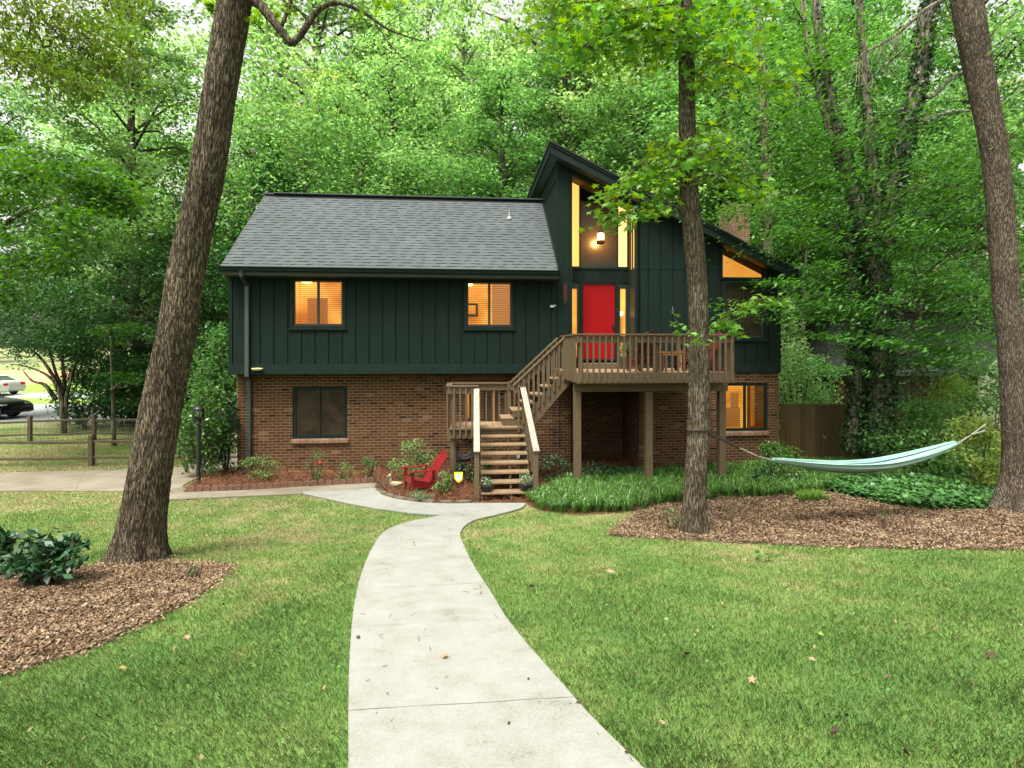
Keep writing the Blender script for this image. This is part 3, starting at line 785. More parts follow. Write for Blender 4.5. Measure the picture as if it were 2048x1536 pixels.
W1 = R(586, 686, 560, 651.5, 0); W2 = R(933.5, 1023.5, 565, 652.5, 0)
W2[2], W2[3] = W1[2], W1[3]
WR = R(1448, 1528, 567, 675, 0)
TRz = HZ(1445, 554.5, 0); TRu = (HU(1444.5, 0), HU(1528.5, 0))
def trap(u, v=0):
    a = HP(1444.8, 494, v); b = HP(1528, 537, v)
    return a[1] + (u - a[0]) * (b[1] - a[1]) / (b[0] - a[0])

# siding of the left wing, with battens
BW, BP = .036, .335
def battens(mbx, u0, u1, z0, top, v, holes, first=None, proud=.024):
    """boards standing proud with recessed channels between them"""
    u = u0 + BP * .75 if first is None else first
    H_ = [(h[0] - .09, h[1] + .09, h[2] - .09, (lambda q, f=h[3]: f(q) + .09) if callable(h[3]) else h[3] + .09) for h in holes]
    edges = [u0] + [x for k in range(200) for x in (u + k * BP, u + k * BP + BW) if x < u1 - .03] + [u1]
    for a, b in zip(edges[::2], edges[1::2]):
        if b - a > .01: wall(mbx, a, b, z0, top, v - proud, v - .001, H_)
ZBAND = HZ(459, 729.5, 0)
mb = MB()
wall(mb, 0, U_T, ZB, ZT + .25, 0, .14, [W1, W2])
battens(mb, .10, U_T - .02, ZBAND, ZT + .1, 0, [W1, W2], first=HU(520, 0))
mb.box(-.02, .075, -.030, -.002, ZBAND + .003, ZT + .1)           # corner board
mb.box(-.022, .0, .0, 6.9, ZB, ZT + .1)
mb.build('siding_wall', M['siding'], house)
mb = MB(); mb.box(-.03, U_T - .001, -.030, -.0025, ZB - .012, ZBAND)
mb.box(-.03, U_R, -.0, VB + .1, ZB - .02, ZB - .003)
mb.build('band_board', M['trim'], house, bevel=.004)

# brick
bl = HU(474.5, VB); br = HU(1142, VB)
WL = R(585, 694.5, 772.5, 877, VB); WH = R(930, 960, 778, 842, VB); WD = R(968, 1000, 778, 862, VB)
mb = MB()
wall(mb, bl, br, -.3, ZB, VB, VB + .2, [WL, WH, WD])
mb.box(bl, bl + .2, VB + .2, DEPTH, -.3, ZB)
mb.box(HU(1110, VB - .05), HU(1117.5, VB - .05), VB - .05, VB - .002, -.3, ZB - .02)
mb.build('brick_wall', M['brick'], house)
# recess at ground level and right brick front
ur0 = HU(1279, .02); ur1 = HU(1557.5, .02)
WB = R(1440, 1535.5, 766, 862, .02)
mb = MB()
wall(mb, ur0, ur1, -.3, ZB + .02, .02, .22, [WB])
mb.box(ur1 - .2, ur1, .22, DEPTH, -.3, ZB)
mb.box(br - .001, ur0, 1.6, 1.8, -.3, ZB)
mb.box(br - .2, br, VB + .2, 1.6, -.3, ZB)
mb.box(ur0, ur0 + .2, .22, 1.6, -.3, ZB)
mb.build('brick_wall', M['brick'], house)
mb = MB(); mb.box(br, ur0, 0.0, 1.6, ZB - .021, ZB - .01); mb.build('recess_ceiling', M['darktrim'], house)

# right wing siding
def trapf(u): return trap(u) + .0
holes_r = [WR, (TRu[0], TRu[1], TRz, trapf)]
ztf = lambda u: ztop(u) + .03
mb = MB()
wall(mb, U_E, U_R, ZB, ztf, 0, .14, holes_r)
battens(mb, U_E + .02, U_R - .1, ZBAND, ztf, 0, [(h[0], h[1], h[2] - (.0), h[3]) for h in holes_r] , first=U_E + .30)
mb.box(U_R - .1, U_R + .01, -.026, -.002, ZBAND + .003, ztf(U_R) - .01)
mb.box(U_E, U_E + .10, -.024, -.002, ZBAND + .003, ztf(U_E + .1) - .05)
zl = HZ(1340, 538, 0)
mb.box(U_E + .1, TRu[0] - .1, -.030, -.002, zl - .012, zl + .012)
mb.box(TRu[1] + .1, U_R - .1, -.030, -.002, zl - .012, zl + .012)
mb.build('siding_wall', M['siding'], house)
mb = MB(); mb.box(U_E, U_R + .012, -.032, -.0025, ZB - .006, ZBAND); mb.build('band_board', M['trim'], house, bevel=.004)

# entry tower
UW = HU(1137.7, 0)
mb = MB()
mb.box(U_T, U_C, 0, .14, ZB, ztop(U_T) - .02)
mb.box(U_T, UW, -.024, -.002, ZB, ztop(UW) - .03)
mb.box(U_C - .14, U_C, .14, VR, ZB, ztop(U_C))
# left face of the tower, grooved, running back
mb.box(U_T - .02, U_T, 0.0, 5.5, ZT + .2, ztop(U_T) - .01)
mb.box(U_T - .02, U_T, 0.0, .5, ZB, ZT + .2)
v = .16
while v < 5.4:
    mb.box(U_T - .026, U_T - .0205, v, v + .12, ZT - .1, ztop(U_T) - .02); v += .14
mb.box(U_T - .045, U_T - .0265, .05, 5.5, ztop(U_T) - .46, ztop(U_T) - .43)
mb.build('tower_wall', M['siding'], house)
# recess back wall pieces
LW = R(1145, 1158.5, 360, 532.5, VR); RW = R(1236, 1254.5, 406, 533.5, VR)
PN = R(1160.5, 1234, 366, 530, VR)
DR = R(1165.5, 1230, 566, 718, VR)
SL = R(1145.5, 1154, 577.5, 712, VR); SR = R(1240.5, 1251.3, 577.5, 710, VR)
zf = DR[2]
DR[3] = zf + 2.08
for s_ in (SL, SR): s_[2] = zf + .06
def under(u): return ztop(u) - .17
LWt = lambda u: HZ(1150, 360, VR) + (u - HU(1150, VR)) * RS
zb1 = HZ(1200, 537, VR); zb0 = HZ(1200, 563, VR)
hl = [(LW[0] - .1, LW[1], LW[2], LWt), (RW[0], RW[1], RW[2], LWt), (PN[0], PN[1], PN[2] + .05, LWt),
      (DR[0], DR[1], DR[2], DR[3]), (SL[0] - .05, SL[1], SL[2], SL[3]), (SR[0], SR[1], SR[2], SR[3])]
mb = MB()
wall(mb, U_C - .1, U_E + .05, ZB, lambda u: ztop(u) + .02, VR, VR + .1, hl)
mb.build('entry_wall', M['darktrim'], house)
mb = MB()
mb.box(U_C - .1, U_E, VR - .03, VR - .002, zb1 - .03, zb1 + .02)
mb.box(U_C - .1, U_E, VR - .03, VR - .002, zb0 - .035, zb0)
uu = HU(1165, VR)
while uu < U_E - .2: mb.box(uu, uu + .05, VR - .02, VR - .002, zb0, zb1 - .03); uu += .27
mb.box(U_C - .1, U_E, VR - .006, VR - .001, zb0, zb1 - .03)
for a in (DR[0] - .09, DR[1]): mb.box(a, a + .09, VR - .035, VR - .002, zf - .3, zb0 - .036)
for a in (PN[0] - .025, PN[1] + .0): mb.box(a, a + .03, VR - .03, VR - .002, zb1 + .021, LWt(a) - .02)
mb.build('entry_trim', M['trim'], house)
mb = MB(); mb.box(PN[0], PN[1], VR + .02, VR + .05, PN[2], LWt(PN[1])); pn = mb.build('panel_glass', flat('dark_gloss_panel', (.034, .022, .010), .32, spec=.35), house)
# front gable band below the rake across the recess
def rake(mbx, u0, u1, d0, d1, v0, v1, mi=0):
    mbx.hexa([(u0, v0, z_at(u0) - d1), (u1, v0, z_at(u1) - d1), (u1, v1, z_at(u1) - d1), (u0, v1, z_at(u0) - d1),
              (u0, v0, z_at(u0) - d0), (u1, v0, z_at(u1) - d0), (u1, v1, z_at(u1) - d0), (u0, v1, z_at(u0) - d0)], mi)
mb = MB(); rake(mb, U_C, U_E, RTH - .02, RTH + .10, 0.0, .12); mb.build('entry_header', M['trim'], house)
mb = MB(); rake(mb, U_C, U_E, RTH + .0, RTH + .02, .12, VR + .08); mb.build('entry_soffit', M['soffit'], house)
# right side of the recess: a window facing left
mb = MB()
sz0 = zb1 - .05
mb.box(U_E - .001, U_E + .12, .14, VR + .1, ZB, sz0)
mb.box(U_E - .001, U_E + .12, .14, .2, sz0, ztop(U_E))
mb.box(U_E - .001, U_E + .12, .62, VR + .1, sz0, ztop(U_E))
mb.box(U_E - .012, U_E + .02, .34, .39, sz0, ztop(U_E))
mb.build('entry_side_wall', M['darktrim'], house)
mb = MB(); mb.box(U_E + .05, U_E + .06, .15, .66, sz0, ztop(U_E)); mb.build('side_window', emit('side_window_glow', (1, .56, .16), .42), house)

# roofs --------------------------------------------------------------
EV = -.42
e0 = HP(440.5, 533, EV); e1 = HP(1112, 542, EV)
EZ = e0[1]; EU = e0[0]
rid = LV(530, 16.55)
RGV = 2.95
rz_ = [HZ(545, 388.5, v_) for v_ in (2.6, 2.95, 3.2)]
# find ridge depth so that the left rake end lands on its place
best = min((abs(HU(530, vv * .01) - EU), vv * .01) for vv in range(150, 500))
RGV = best[1]
RGZ = HZ(700, 393.5, RGV)
PIT = (RGZ - EZ) / (RGV - EV); SLn = sqrt(1 + PIT * PIT)
UJ = U_T - .027
mb = MB()
th = .12
mb.hexa([(EU + .02, EV + .02, EZ - th), (UJ, EV + .02, EZ - th), (UJ, RGV, RGZ - th), (EU + .02, RGV, RGZ - th),
         (EU + .02, EV + .02, EZ - .02), (UJ, EV + .02, EZ - .02), (UJ, RGV, RGZ - .02), (EU + .02, RGV, RGZ - .02)])
bv_ = 2 * RGV - EV
mb.hexa([(EU + .02, RGV, RGZ - th), (UJ, RGV, RGZ - th), (UJ, bv_, EZ - th), (EU + .02, bv_, EZ - th),
         (EU + .02, RGV, RGZ), (UJ, RGV, RGZ), (UJ, bv_, EZ), (EU + .02, bv_, EZ)])
mb.build('roof_deck', M['trim'], house)
# shingle courses
mb = MB()
Lr = sqrt((RGV - EV) ** 2 + (RGZ - EZ) ** 2)
nc = 28; ex_ = Lr / nc
nrm = Vector((0, -PIT, 1)).normalized(); dv = Vector((0, 1, PIT)).normalized()
for r_ in range(nc):
    base = Vector((0, EV, EZ)) + dv * (r_ * ex_)
    u = EU - random.uniform(0, .3)
    raised = random.random() < .5
    while u < UJ:
        w_ = random.uniform(.10, .30)
        a_, b_ = max(u, EU), min(u + w_, UJ)
        if b_ - a_ > .01:
            t_ = .018 if raised else .009
            wob = random.uniform(-.003, .003)
            lo = base + dv * (-.012 + wob)
            hi = base + dv * (ex_ * 1.02)
            P_ = [Vector((a_, 0, 0)) + lo - nrm * .01, Vector((b_, 0, 0)) + lo - nrm * .01, Vector((b_, 0, 0)) + hi - nrm * .015, Vector((a_, 0, 0)) + hi - nrm * .015,
                  Vector((a_, 0, 0)) + lo + nrm * t_, Vector((b_, 0, 0)) + lo + nrm * t_, Vector((b_, 0, 0)) + hi + nrm * .001, Vector((a_, 0, 0)) + hi + nrm * .001]
            o_ = len(mb.v); mb.v += [tuple(p) for p in P_]
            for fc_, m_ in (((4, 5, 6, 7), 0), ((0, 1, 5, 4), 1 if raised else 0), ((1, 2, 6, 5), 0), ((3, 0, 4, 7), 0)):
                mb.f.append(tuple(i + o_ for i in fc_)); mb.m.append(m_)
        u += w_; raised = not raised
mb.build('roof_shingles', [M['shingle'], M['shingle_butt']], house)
mb = MB()
mb.box(HU(551, RGV), UJ, RGV - .16, RGV + .16, RGZ + .012, RGZ + .040)
mb.box(EU, HU(551, RGV), RGV - .12, RGV + .12, RGZ - .01, RGZ + .03)
mb.build('ridge_vent', [M['shingle']], house)
mb = MB()  # metal flashing where the shingles meet the tower
mb.hexa([(UJ - .03, EV, EZ + .02), (UJ, EV, EZ + .02), (UJ, RGV, RGZ + .02), (UJ - .03, RGV, RGZ + .02), (UJ - .03, EV, EZ + .035), (UJ, EV, EZ + .10), (UJ, RGV, RGZ + .10), (UJ - .03, RGV, RGZ + .035)])
mb.build('flashing', M['trim'], house)
# eave: gutter, fascia, soffit
mb = MB()
gprof = [(EV - .12, EZ + .0), (EV - .12, EZ - .02), (EV - .10, EZ - .03), (EV - .085, EZ - .10), (EV - .0, EZ - .11), (EV, EZ - .02), (EV - .015, EZ - .02), (EV - .015, EZ - .095), (EV - .075, EZ - .085), (EV - .105, EZ + .0)]
mb.prism(gprof, EU - .02, UJ + .01, axis='x'); mb.build('gutter', M['trim'], house)
mb = MB(); mb.box(EU + .03, UJ, EV + .005, EV + .03, EZ - .20, EZ - .03)
mb.box(EU + .03, UJ, EV + .03, .02, EZ - .20, EZ - .18)
mb.hexa([(EU - .005, EV - .0, EZ - .19), (EU + .03, EV, EZ - .19), (EU + .03, RGV, RGZ - .19), (EU - .005, RGV, RGZ - .19), (EU - .005, EV, EZ - .012), (EU + .03, EV, EZ - .012), (EU + .03, RGV, RGZ - .012), (EU - .005, RGV, RGZ - .012)])
mb.build('fascia', flat('eave_fascia', (.022, .030, .020), .6), house)
# downspout
mb = MB()
u_ = HU(492, -.05)
mb.tube([(HU(482, EV - .05), EV - .05, EZ - .09), (HU(482, EV - .05), EV - .05, EZ - .22), (u_ + .03, -.07, EZ - .42)], .045, 4)
mb.box(u_ - .01, u_ + .085, -.12, -.033, ZB - .06, EZ - .38)
mb.bar((u_ + .04, -.075, ZB - .05), (HU(498, VB - .05), VB - .055, ZB - .12), .09, .08)
uB = HU(498.5, VB - .05)
mb.box(uB - .05, uB + .05, VB - .10, VB - .004, .08, ZB - .10)
mb.bar((uB, VB - .05, .12), (uB - .05, VB - .4, .04), .1, .08)
mb.build('downspout', flat('downspout_paint', (.030, .042, .036), .5), house)
# left gable wall
mb = MB(); mb.prism([(0, ZT), (bv_ + EV, ZT), (RGV, RGZ - .15)], .0, .1, axis='x')
mb.box(0, UJ, DEPTH - .2, DEPTH - .05, 0, ZT); mb.build('gable_wall', M['siding'], house)

# shed roof of tower and right wing
TV = 5.6
mb = MB(); rake(mb, RU0 + .02, RU1, .05, RTH - .03, RV + .05, TV); mb.build('shed_roof', M['trim'], house)
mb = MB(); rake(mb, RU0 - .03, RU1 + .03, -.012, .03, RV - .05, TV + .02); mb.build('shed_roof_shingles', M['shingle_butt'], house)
mb = MB(); rake(mb, RU0 - .005, RU1, .031, .10, RV - .025, RV + .06); rake(mb, RU0 + .01, RU1, .10, RTH, RV, RV + .05)
mb.build('rake_fascia', M['trim'], house)
mb = MB(); mb.box(RU0, RU0 + .04, RV + .05, TV, z_at(RU0) - RTH + .05, z_at(RU0) - .03); mb.build('side_fascia', M['trim'], house)
mb = MB(); rake(mb, RU0 + .04, U_T - .03, RTH - .03, RTH - .01, RV + .05, TV); rake(mb, U_T, RU1, RTH - .03, RTH - .01, RV + .05, -.027)
mb.build('soffit', M['darktrim'], house)
mb = MB(); mb.tube([(RU1 + .05, RV - .02, z_at(RU1) - .09), (RU1 + .05, TV, z_at(RU1) - .09)], .07, 10)
mb.bar((RU1 + .03, RV + .05, z_at(RU1) - .2), (U_R + .05, -.05, z_at(RU1) - .28), .05, .07)
mb.build('gutter', M['darktrim'], house)
mb = MB(); mb.box(U_R - .14, U_R, .14, DEPTH, ZB, z_at(U_R) - RTH); mb.build('end_wall', M['siding'], house)

# windows ------------------------------------------------------------
def room(name, u0, u1, z0, z1, v, depth, wallmat, extra=None):
    mbx = MB()
    mbx.add([(u0, v + depth, z0), (u1, v + depth, z0), (u1, v + depth, z1), (u0, v + depth, z1)], [(0, 1, 2, 3)])
    e = .05
    mbx.add([(u0, v + .1, z0), (u0, v + depth, z0), (u0, v + depth, z1), (u0, v + .1, z1)], [(0, 1, 2, 3)])
    mbx.add([(u1, v + .1, z0), (u1, v + depth, z0), (u1, v + depth, z1), (u1, v + .1, z1)], [(0, 1, 2, 3)])
    mbx.add([(u0, v + .1, z0), (u1, v + .1, z0), (u1, v + depth, z0), (u0, v + depth, z0)], [(0, 1, 2, 3)])
    mbx.add([(u0, v + .1, z1), (u1, v + .1, z1), (u1, v + depth, z1), (u0, v + depth, z1)], [(0, 1, 2, 3)])
    return mbx.build(name, wallmat, None)
def window(rect, v, mull, lit, blinds=True, frame='window_frame', label=None, fw=.045, outer=.07, sill=True, tilt=.35, room_ext=.25, trim='trim'):
    u0, u1, z0, z1 = rect
    mbx = MB()
    # outer trim, proud of the wall
    o = outer
    if o:
        mbx.box(u0 - o, u1 + o, v - .035, v - .003, z1, z1 + o); mbx.box(u0 - o, u1 + o, v - .035, v - .003, z0 - o, z0)
        mbx.box(u0 - o, u0, v - .035, v - .003, z0, z1); mbx.box(u1, u1 + o, v - .035, v - .003, z0, z1)
    w = mbx.build('window', M[trim], house)
    if label: w['label'] = label
    fb = MB()
    for a in (u0, u1 - fw): fb.box(a, a + fw, v + .02, v + .07, z0, z1)
    for a in (z0, z1 - fw): fb.box(u0 + fw, u1 - fw, v + .02, v + .07, a, a + fw)
    um = u0 + (u1 - u0) * mull
    mw_ = .03 if lit else .012
    fb.box(um - mw_, um + mw_, v + .015, v + .068, z0 + fw, z1 - fw)
    f = fb.build('frame', M[frame], w)
    gb = MB(); gb.add([(u0 + fw, v + .045, z0 + fw), (u1 - fw, v + .045, z0 + fw), (u1 - fw, v + .045, z1 - fw), (u0 + fw, v + .045, z1 - fw)], [(0, 1, 2, 3)])
    gb.build('pane', M['glass'] if lit else M['screen'], w)
    if sill:
        sb = MB(); sb.box(u0 - o - .03, u1 + o + .03, v - .07, v - .002, z0 - o - .035, z0 - o); sb.build('sill', M[trim], w)
    if blinds and lit:
        bb = MB(); z = z0 + fw
        while z < z1 - fw:
            bb.hexa([(u0 + fw, v + .085, z), (u1 - fw, v + .085, z), (u1 - fw, v + .085 + .045 * cos(tilt), z + .045 * sin(tilt)), (u0 + fw, v + .085 + .045 * cos(tilt), z + .045 * sin(tilt)),
                     (u0 + fw, v + .085, z + .003), (u1 - fw, v + .085, z + .003), (u1 - fw, v + .085 + .045 * cos(tilt), z + .045 * sin(tilt) + .003), (u0 + fw, v + .085 + .045 * cos(tilt), z + .045 * sin(tilt) + .003)])
            z += .050
        for q in (.14, .86):
            uc = u0 + fw + (um - u0) * q; bb.box(uc, uc + .004, v + .08, v + .083, z0 + fw, z1 - fw)
            uc = um + (u1 - um) * q; bb.box(uc, uc + .004, v + .08, v + .083, z0 + fw, z1 - fw)
        bb.build('blind', M['blind'], w)
    if lit:
        r_ = room('lit_room', u0 - room_ext, u1 + room_ext, z0 - .3, z1 + .2, v, 1.3, M['warm_wall']); r_.parent = w
    return w
w1 = window(W1, 0, .5, True, label='lit upper window with blinds, nearest the left corner')
# a door leaf and a ceiling lamp seen in the first room
mb = MB(); a = HU(615, 1.25), HU(655, 1.25); mb.box(a[0], a[1], 1.25, 1.28, 1.0, HZ(635, 596, 1.25)); mb.build('inner_door', M['warm_dim'], w1)
mb = MB(); c = HP(613, 563, 1.1); mb.lathe([(.02, .03), (.14, .02), (.16, 0), (.10, -.04), (.01, -.05)], (c[0], 1.1, c[1])); mb.build('ceiling_lamp', M['lampglow'], w1)
w2 = window(W2, 0, .5, True, label='lit upper window with blinds and a framed picture inside')
mb = MB(); c = HP(937, 567, .8); mb.lathe([(.02, .04), (.09, .02), (.10, 0), (.06, -.04), (.01, -.05)], (c[0] + .03, .8, c[1] - .03)); mb.build('ceiling_lamp', M['lampglow'], w2)
mb = MB(); a = HP(922, 606, 1.2), HP(956, 633, 1.2)
mb.box(a[0][0], a[1][0], 1.20, 1.24, a[1][1], a[0][1]); fr_ = mb.build('picture_frame', flat('picture_frame', (.05, .018, .006), .5), w2)
mb = MB(); mb.box(a[0][0] + .07, a[1][0] - .07, 1.185, 1.2, a[1][1] + .07, a[0][1] - .07); mb.build('picture', M['warm_wall'], fr_)
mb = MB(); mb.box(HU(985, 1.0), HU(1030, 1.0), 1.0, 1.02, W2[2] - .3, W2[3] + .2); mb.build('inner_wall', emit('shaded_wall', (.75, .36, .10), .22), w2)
wl_ = window(WL, VB, .5, False, label='large dark ground floor window with insect screens', outer=0, fw=.085, frame='trim', sill=False)
def bricksill(rect, v):
    mbx = MB()
    n_ = int((rect[1] - rect[0] + .04) / .073)
    for i in range(n_ + 1):
        a_ = rect[0] - .02 + i * .073
        if a_ > rect[1]: break
        zj = random.uniform(-.002, .002)
        mbx.hexa([(a_, v - .075, rect[2] - .115 + zj), (a_ + .062, v - .075, rect[2] - .115 + zj), (a_ + .062, v, rect[2] - .10), (a_, v, rect[2] - .10), (a_, v - .07, rect[2] - .03 + zj), (a_ + .062, v - .07, rect[2] - .03 + zj), (a_ + .062, v, rect[2]), (a_, v, rect[2])])
    mbx.box(rect[0] - .02, rect[1] + .01, v - .06, v - .001, rect[2] - .105, rect[2] - .035, 1)
    return mbx
bricksill(WL, VB).build('brick_sill', [M['scallop'], M['cream']], wl_, bevel=.003)
wh_ = window(WH, VB, .35, True, label='narrow lit window behind the stair landing', outer=0, sill=False)
wb_ = window(WB, .02, .53, True, label='lit ground floor window at the right end', outer=0, fw=.07, frame='trim', sill=False, tilt=.15)
bricksill(WB, .02).build('brick_sill', [M['scallop'], M['cream']], wb_, bevel=.003)
mb = MB(); mb.box(HU(1503, .9), HU(1530, .9), .9, .95, WB[2], WB[3] + .1); mb.box(HU(1462, .7), HU(1477, .7), .7, .75, HZ(1460, 815, .7), HZ(1460, 785, .7)); mb.box(HU(1452, .7), HU(1482, .7), .75, .8, WB[2], HZ(1460, 815, .7))
mb.build('inner_furniture', M['warm_dim'], wb_)
wr_ = window(WR, 0, .5, False, label='dark upper window under the slanted one', trim='trim')
# ground floor door behind the landing
mb = MB(); mb.box(WD[0], WD[1], VB + .03, VB + .08, WD[2], WD[3]); gd = mb.build('ground_floor_door', flat('brown_door', (.06, .035, .02), .5), house)
mb = MB(); mb.box(HU(984.5, VB), HU(989.5, VB), VB + .02, VB + .029, WD[2] + .1, WD[3] - .05); mb.build('glass_strip', M['warm_dim'], gd)
# slanted window
mb = MB()
ua, ub = TRu
o = .06
def quad_slant(mbx, u0, u1, z0f, z1f, v0, v1):
    mbx.hexa([(u0, v0, z0f(u0)), (u1, v0, z0f(u1)), (u1, v1, z0f(u1)), (u0, v1, z0f(u0)), (u0, v0, z1f(u0)), (u1, v0, z1f(u1)), (u1, v1, z1f(u1)), (u0, v1, z1f(u0))])
quad_slant(mb, ua - o, ub + o, trap, lambda u: trap(u) + .09, -.035, -.003)
quad_slant(mb, ua - o, ua, lambda u: TRz, trap, -.035, -.003); quad_slant(mb, ub, ub + o, lambda u: TRz, trap, -.035, -.003)
mb.box(ua - o, ub + o, -.05, -.003, TRz - .06, TRz)
ws_ = mb.build('slanted_window', M['trim'], house)
mb = MB(); mb.add([(ua, .05, TRz), (ub, .05, TRz), (ub, .05, trap(ub)), (ua, .05, trap(ua))], [(0, 1, 2, 3)]); mb.build('pane', M['glass'], ws_)
mb = MB()
quad_slant(mb, ua - .2, ub + .2, lambda u: TRz - .2, lambda u: trap(u) + .3, .5, .52); mb.build('lit_wall', M['orange_lit'], ws_)
# tall entry windows and sidelights
def tall(name, a, b, z0, zt, mat, label):
    mbx = MB(); tf = zt if callable(zt) else (lambda u: zt)
    quad_slant(mbx, a, b, lambda u: z0, tf, VR + .03, VR + .04)
    w = mbx.build(name, mat, house); w['label'] = label
    return w
tall('tall_window', LW[0] - .1, LW[1], LW[2], LWt, M['warm_bright'], 'tall lit window left of the hanging lantern')
tall('tall_window', RW[0], RW[1], RW[2], LWt, M['cream_lit'], 'tall lit window right of the hanging lantern')
tall('sidelight', SL[0] - .05, SL[1], SL[2], SL[3], M['warm_wall'], 'amber strip of glass left of the red door')
sr_ = tall('sidelight', SR[0], SR[1], SR[2], SR[3], M['warm_wall'], 'amber strip of glass right of the red door, a lamp behind it')
mb = MB(); c = HP(1243.5, 627, VR); mb.lathe([(.02, -.06), (.035, -.05), (.045, .05), (.02, .06)], (c[0], VR + .02, c[1]), 10); mb.build('inner_lamp', M['lampglow'], sr_)
mb = MB(); c = HP(1243, 660, VR); mb.box(c[0] - .04, c[0] + .03, VR + .012, VR + .022, zf + .1, HZ(1243, 635, VR)); mb.build('inner_post', M['warm_dim'], sr_)
# red door
mb = MB(); mb.box(DR[0], DR[1], VR + .02, VR + .065, DR[2], DR[3])
dr_ = mb.build('front_door', M['door'], house, bevel=.004); dr_['label'] = 'plain bright red front door'
mb = MB()
c = HP(1226.5, 653, VR); mb.box(c[0] - .03, c[0] + .03, VR - .02, VR + .0195, c[1] - .05, c[1] + .04); mb.tube([(c[0], VR + .01, c[1] - .03), (c[0], VR - .05, c[1] - .03)], .018, 8)
mb.build('lock', M['black'], dr_)
mb = MB(); c = HP(1234.5, 621, VR); mb.box(c[0] - .022, c[0] + .022, VR - .07, VR - .036, c[1] - .06, c[1] + .06); mb.build('doorbell', M['black'], house)
mb = MB(); mb.box(DR[0] - .1, DR[1] + .1, VR - .25, VR + .0, zf - .05, zf - .005); mb.box(U_C, U_E, VR - .02, VR - .003, ZB, zf - .05); mb.build('threshold', M['trim'], house)

# small fittings
fx = MB(); c = HP(517.5, 737, 0)
fx.lathe([(.02, -.045), (.09, -.04), (.13, -.01), (.13, .012), (.03, .02)], (0, 0, 0), 16)
fo = fx.build('flood_light', flat('flood_lens', (.55, .50, .22), .4), house, smooth=True); fo.location = (c[0], -.10, c[1]); fo.scale = (1.1, .6, 1)
mb = MB(); c = HP(1103.5, 613, -.02); mb.box(c[0] - .05, c[0] + .05, -.08, -.023, c[1] - .03, c[1] + .03); mb.tube([(c[0] + .05, -.05, c[1] + .02), (c[0] + .11, -.03, c[1] + .02)], .02, 8); mb.build('security_camera', M['white'], house, bevel=.008)
mb = MB(); c = HP(1037, 911, VB - .01); mb.box(c[0] - .04, c[0] + .04, VB - .05, VB - .002, c[1] - .07, c[1] + .07); mb.build('outlet_box', M['white'], house, bevel=.006)
mb = MB(); c = HP(1019, 432, 1.6)
# plumbing vent on the roof slope
vv = EV + (HZ(1019, 436, 2.2) - EZ) / PIT
for _ in range(20):
    zz = HZ(1019, 437, vv); vv = EV + (zz - EZ) / PIT
uv = HU(1019, vv); zz = HZ(1019, 437, vv)
mb.lathe([(.09, -.02), (.05, .06), (.03, .07), (.03, .20), (.035, .20), (.035, .22)], (uv, vv, zz), 12); mb.build('vent_pipe', M['galv'], house)
mb = MB(); c = HP(507, 418, RGV); mb.tube([(c[0], RGV + .3, c[1] - .8), (c[0], RGV + .3, c[1] + .1)], .012, 6); mb.lathe([(.005, .0), (.05, .06), (.04, .14), (.004, .24)], (c[0], RGV + .3, c[1] - .05), 10); mb.build('roof_vent_cap', flat('vent_blue', (.25, .38, .45), .5), house)
def text_obj(s, size, mat, ext=.004):
    cu = bpy.data.curves.new('t', 'FONT'); cu.body = s; cu.size = size; cu.extrude = ext; cu.align_x = 'CENTER'; cu.align_y = 'CENTER'
    to = bpy.data.objects.new('t', cu); COL.objects.link(to)
    dg = bpy.context.evaluated_depsgraph_get(); me = bpy.data.meshes.new_from_object(to.evaluated_get(dg))
    bpy.data.objects.remove(to)
    me.materials.clear(); me.materials.append(mat)
    o_ = bpy.data.objects.new('t', me); COL.objects.link(o_); return o_
for i, ch in enumerate("6807"):
    t_ = text_obj(ch, .19, M['numred']); t_.name = 'house_number'
    c = HP(1130.5, 572 + i * 10.3, -.03); t_.parent = house; t_.location = (c[0], -.032, c[1]); t_.rotation_euler = (radians(90), 0, 0)
# chimney
mb = MB(); cv = 3.6
c0, c1 = HU(1463, cv), HU(1491, cv); mb.box(c0, c1 + .15, cv, cv + .9, z_at(c0) - .6, HZ(1465, 412, cv)); ch_ = mb.build('chimney', M['chimney'], house)
mb = MB(); zc = HZ(1465, 412, cv); mb.box(c0 - .03, c1 + .18, cv - .03, cv + .93, zc, zc + .07); mb.build('chimney_cap', M['chimney'], ch_)

# hanging lantern in the recess
lv = .30
c = HP(1201.5, 474, lv)
lan = thing('hanging_lantern', H2W(c[0], lv, c[1]), 'lit jar shaped lantern hanging on a rod before the dark panel above the door', 'lantern', rz=TH)
zt_ = ztop(c[0]) - c[1] - .02
mb = MB(); mb.tube([(0, 0, .20), (0, 0, zt_)], .006, 6); mb.lathe([(.05, zt_ - .02), (.05, zt_)], (0, 0, 0), 12); mb.build('rod', M['black'], lan)
mb = MB(); mb.lathe([(.02, .20), (.062, .19), (.062, .125), (.105, .12), (.11, .10), (.02, .10)], (0, 0, 0), 16)
mb.lathe([(.02, -.105), (.115, -.10), (.11, -.18), (.09, -.19), (.02, -.19)], (0, 0, 0), 16)
for k in range(4):
    a = pi / 4 + k * pi / 2; mb.tube([(.105 * cos(a), .105 * sin(a), -.11), (.10 * cos(a), .10 * sin(a), .11)], .005, 5)
mb.build('lantern_frame', flat('lantern_bronze', (.09, .05, .02), .4, metal=.6), lan)
mb = MB(); mb.lathe([(.02, -.10), (.092, -.09), (.10, -.02), (.092, .09), (.02, .10)], (0, 0, 0), 16); mb.build('lantern_glass', M['lampglow'], lan, smooth=True)
ld = bpy.data.lights.new('lantern_light', 'POINT'); ld.energy = 26; ld.color = (1, .55, .18); ld.shadow_soft_size = .10
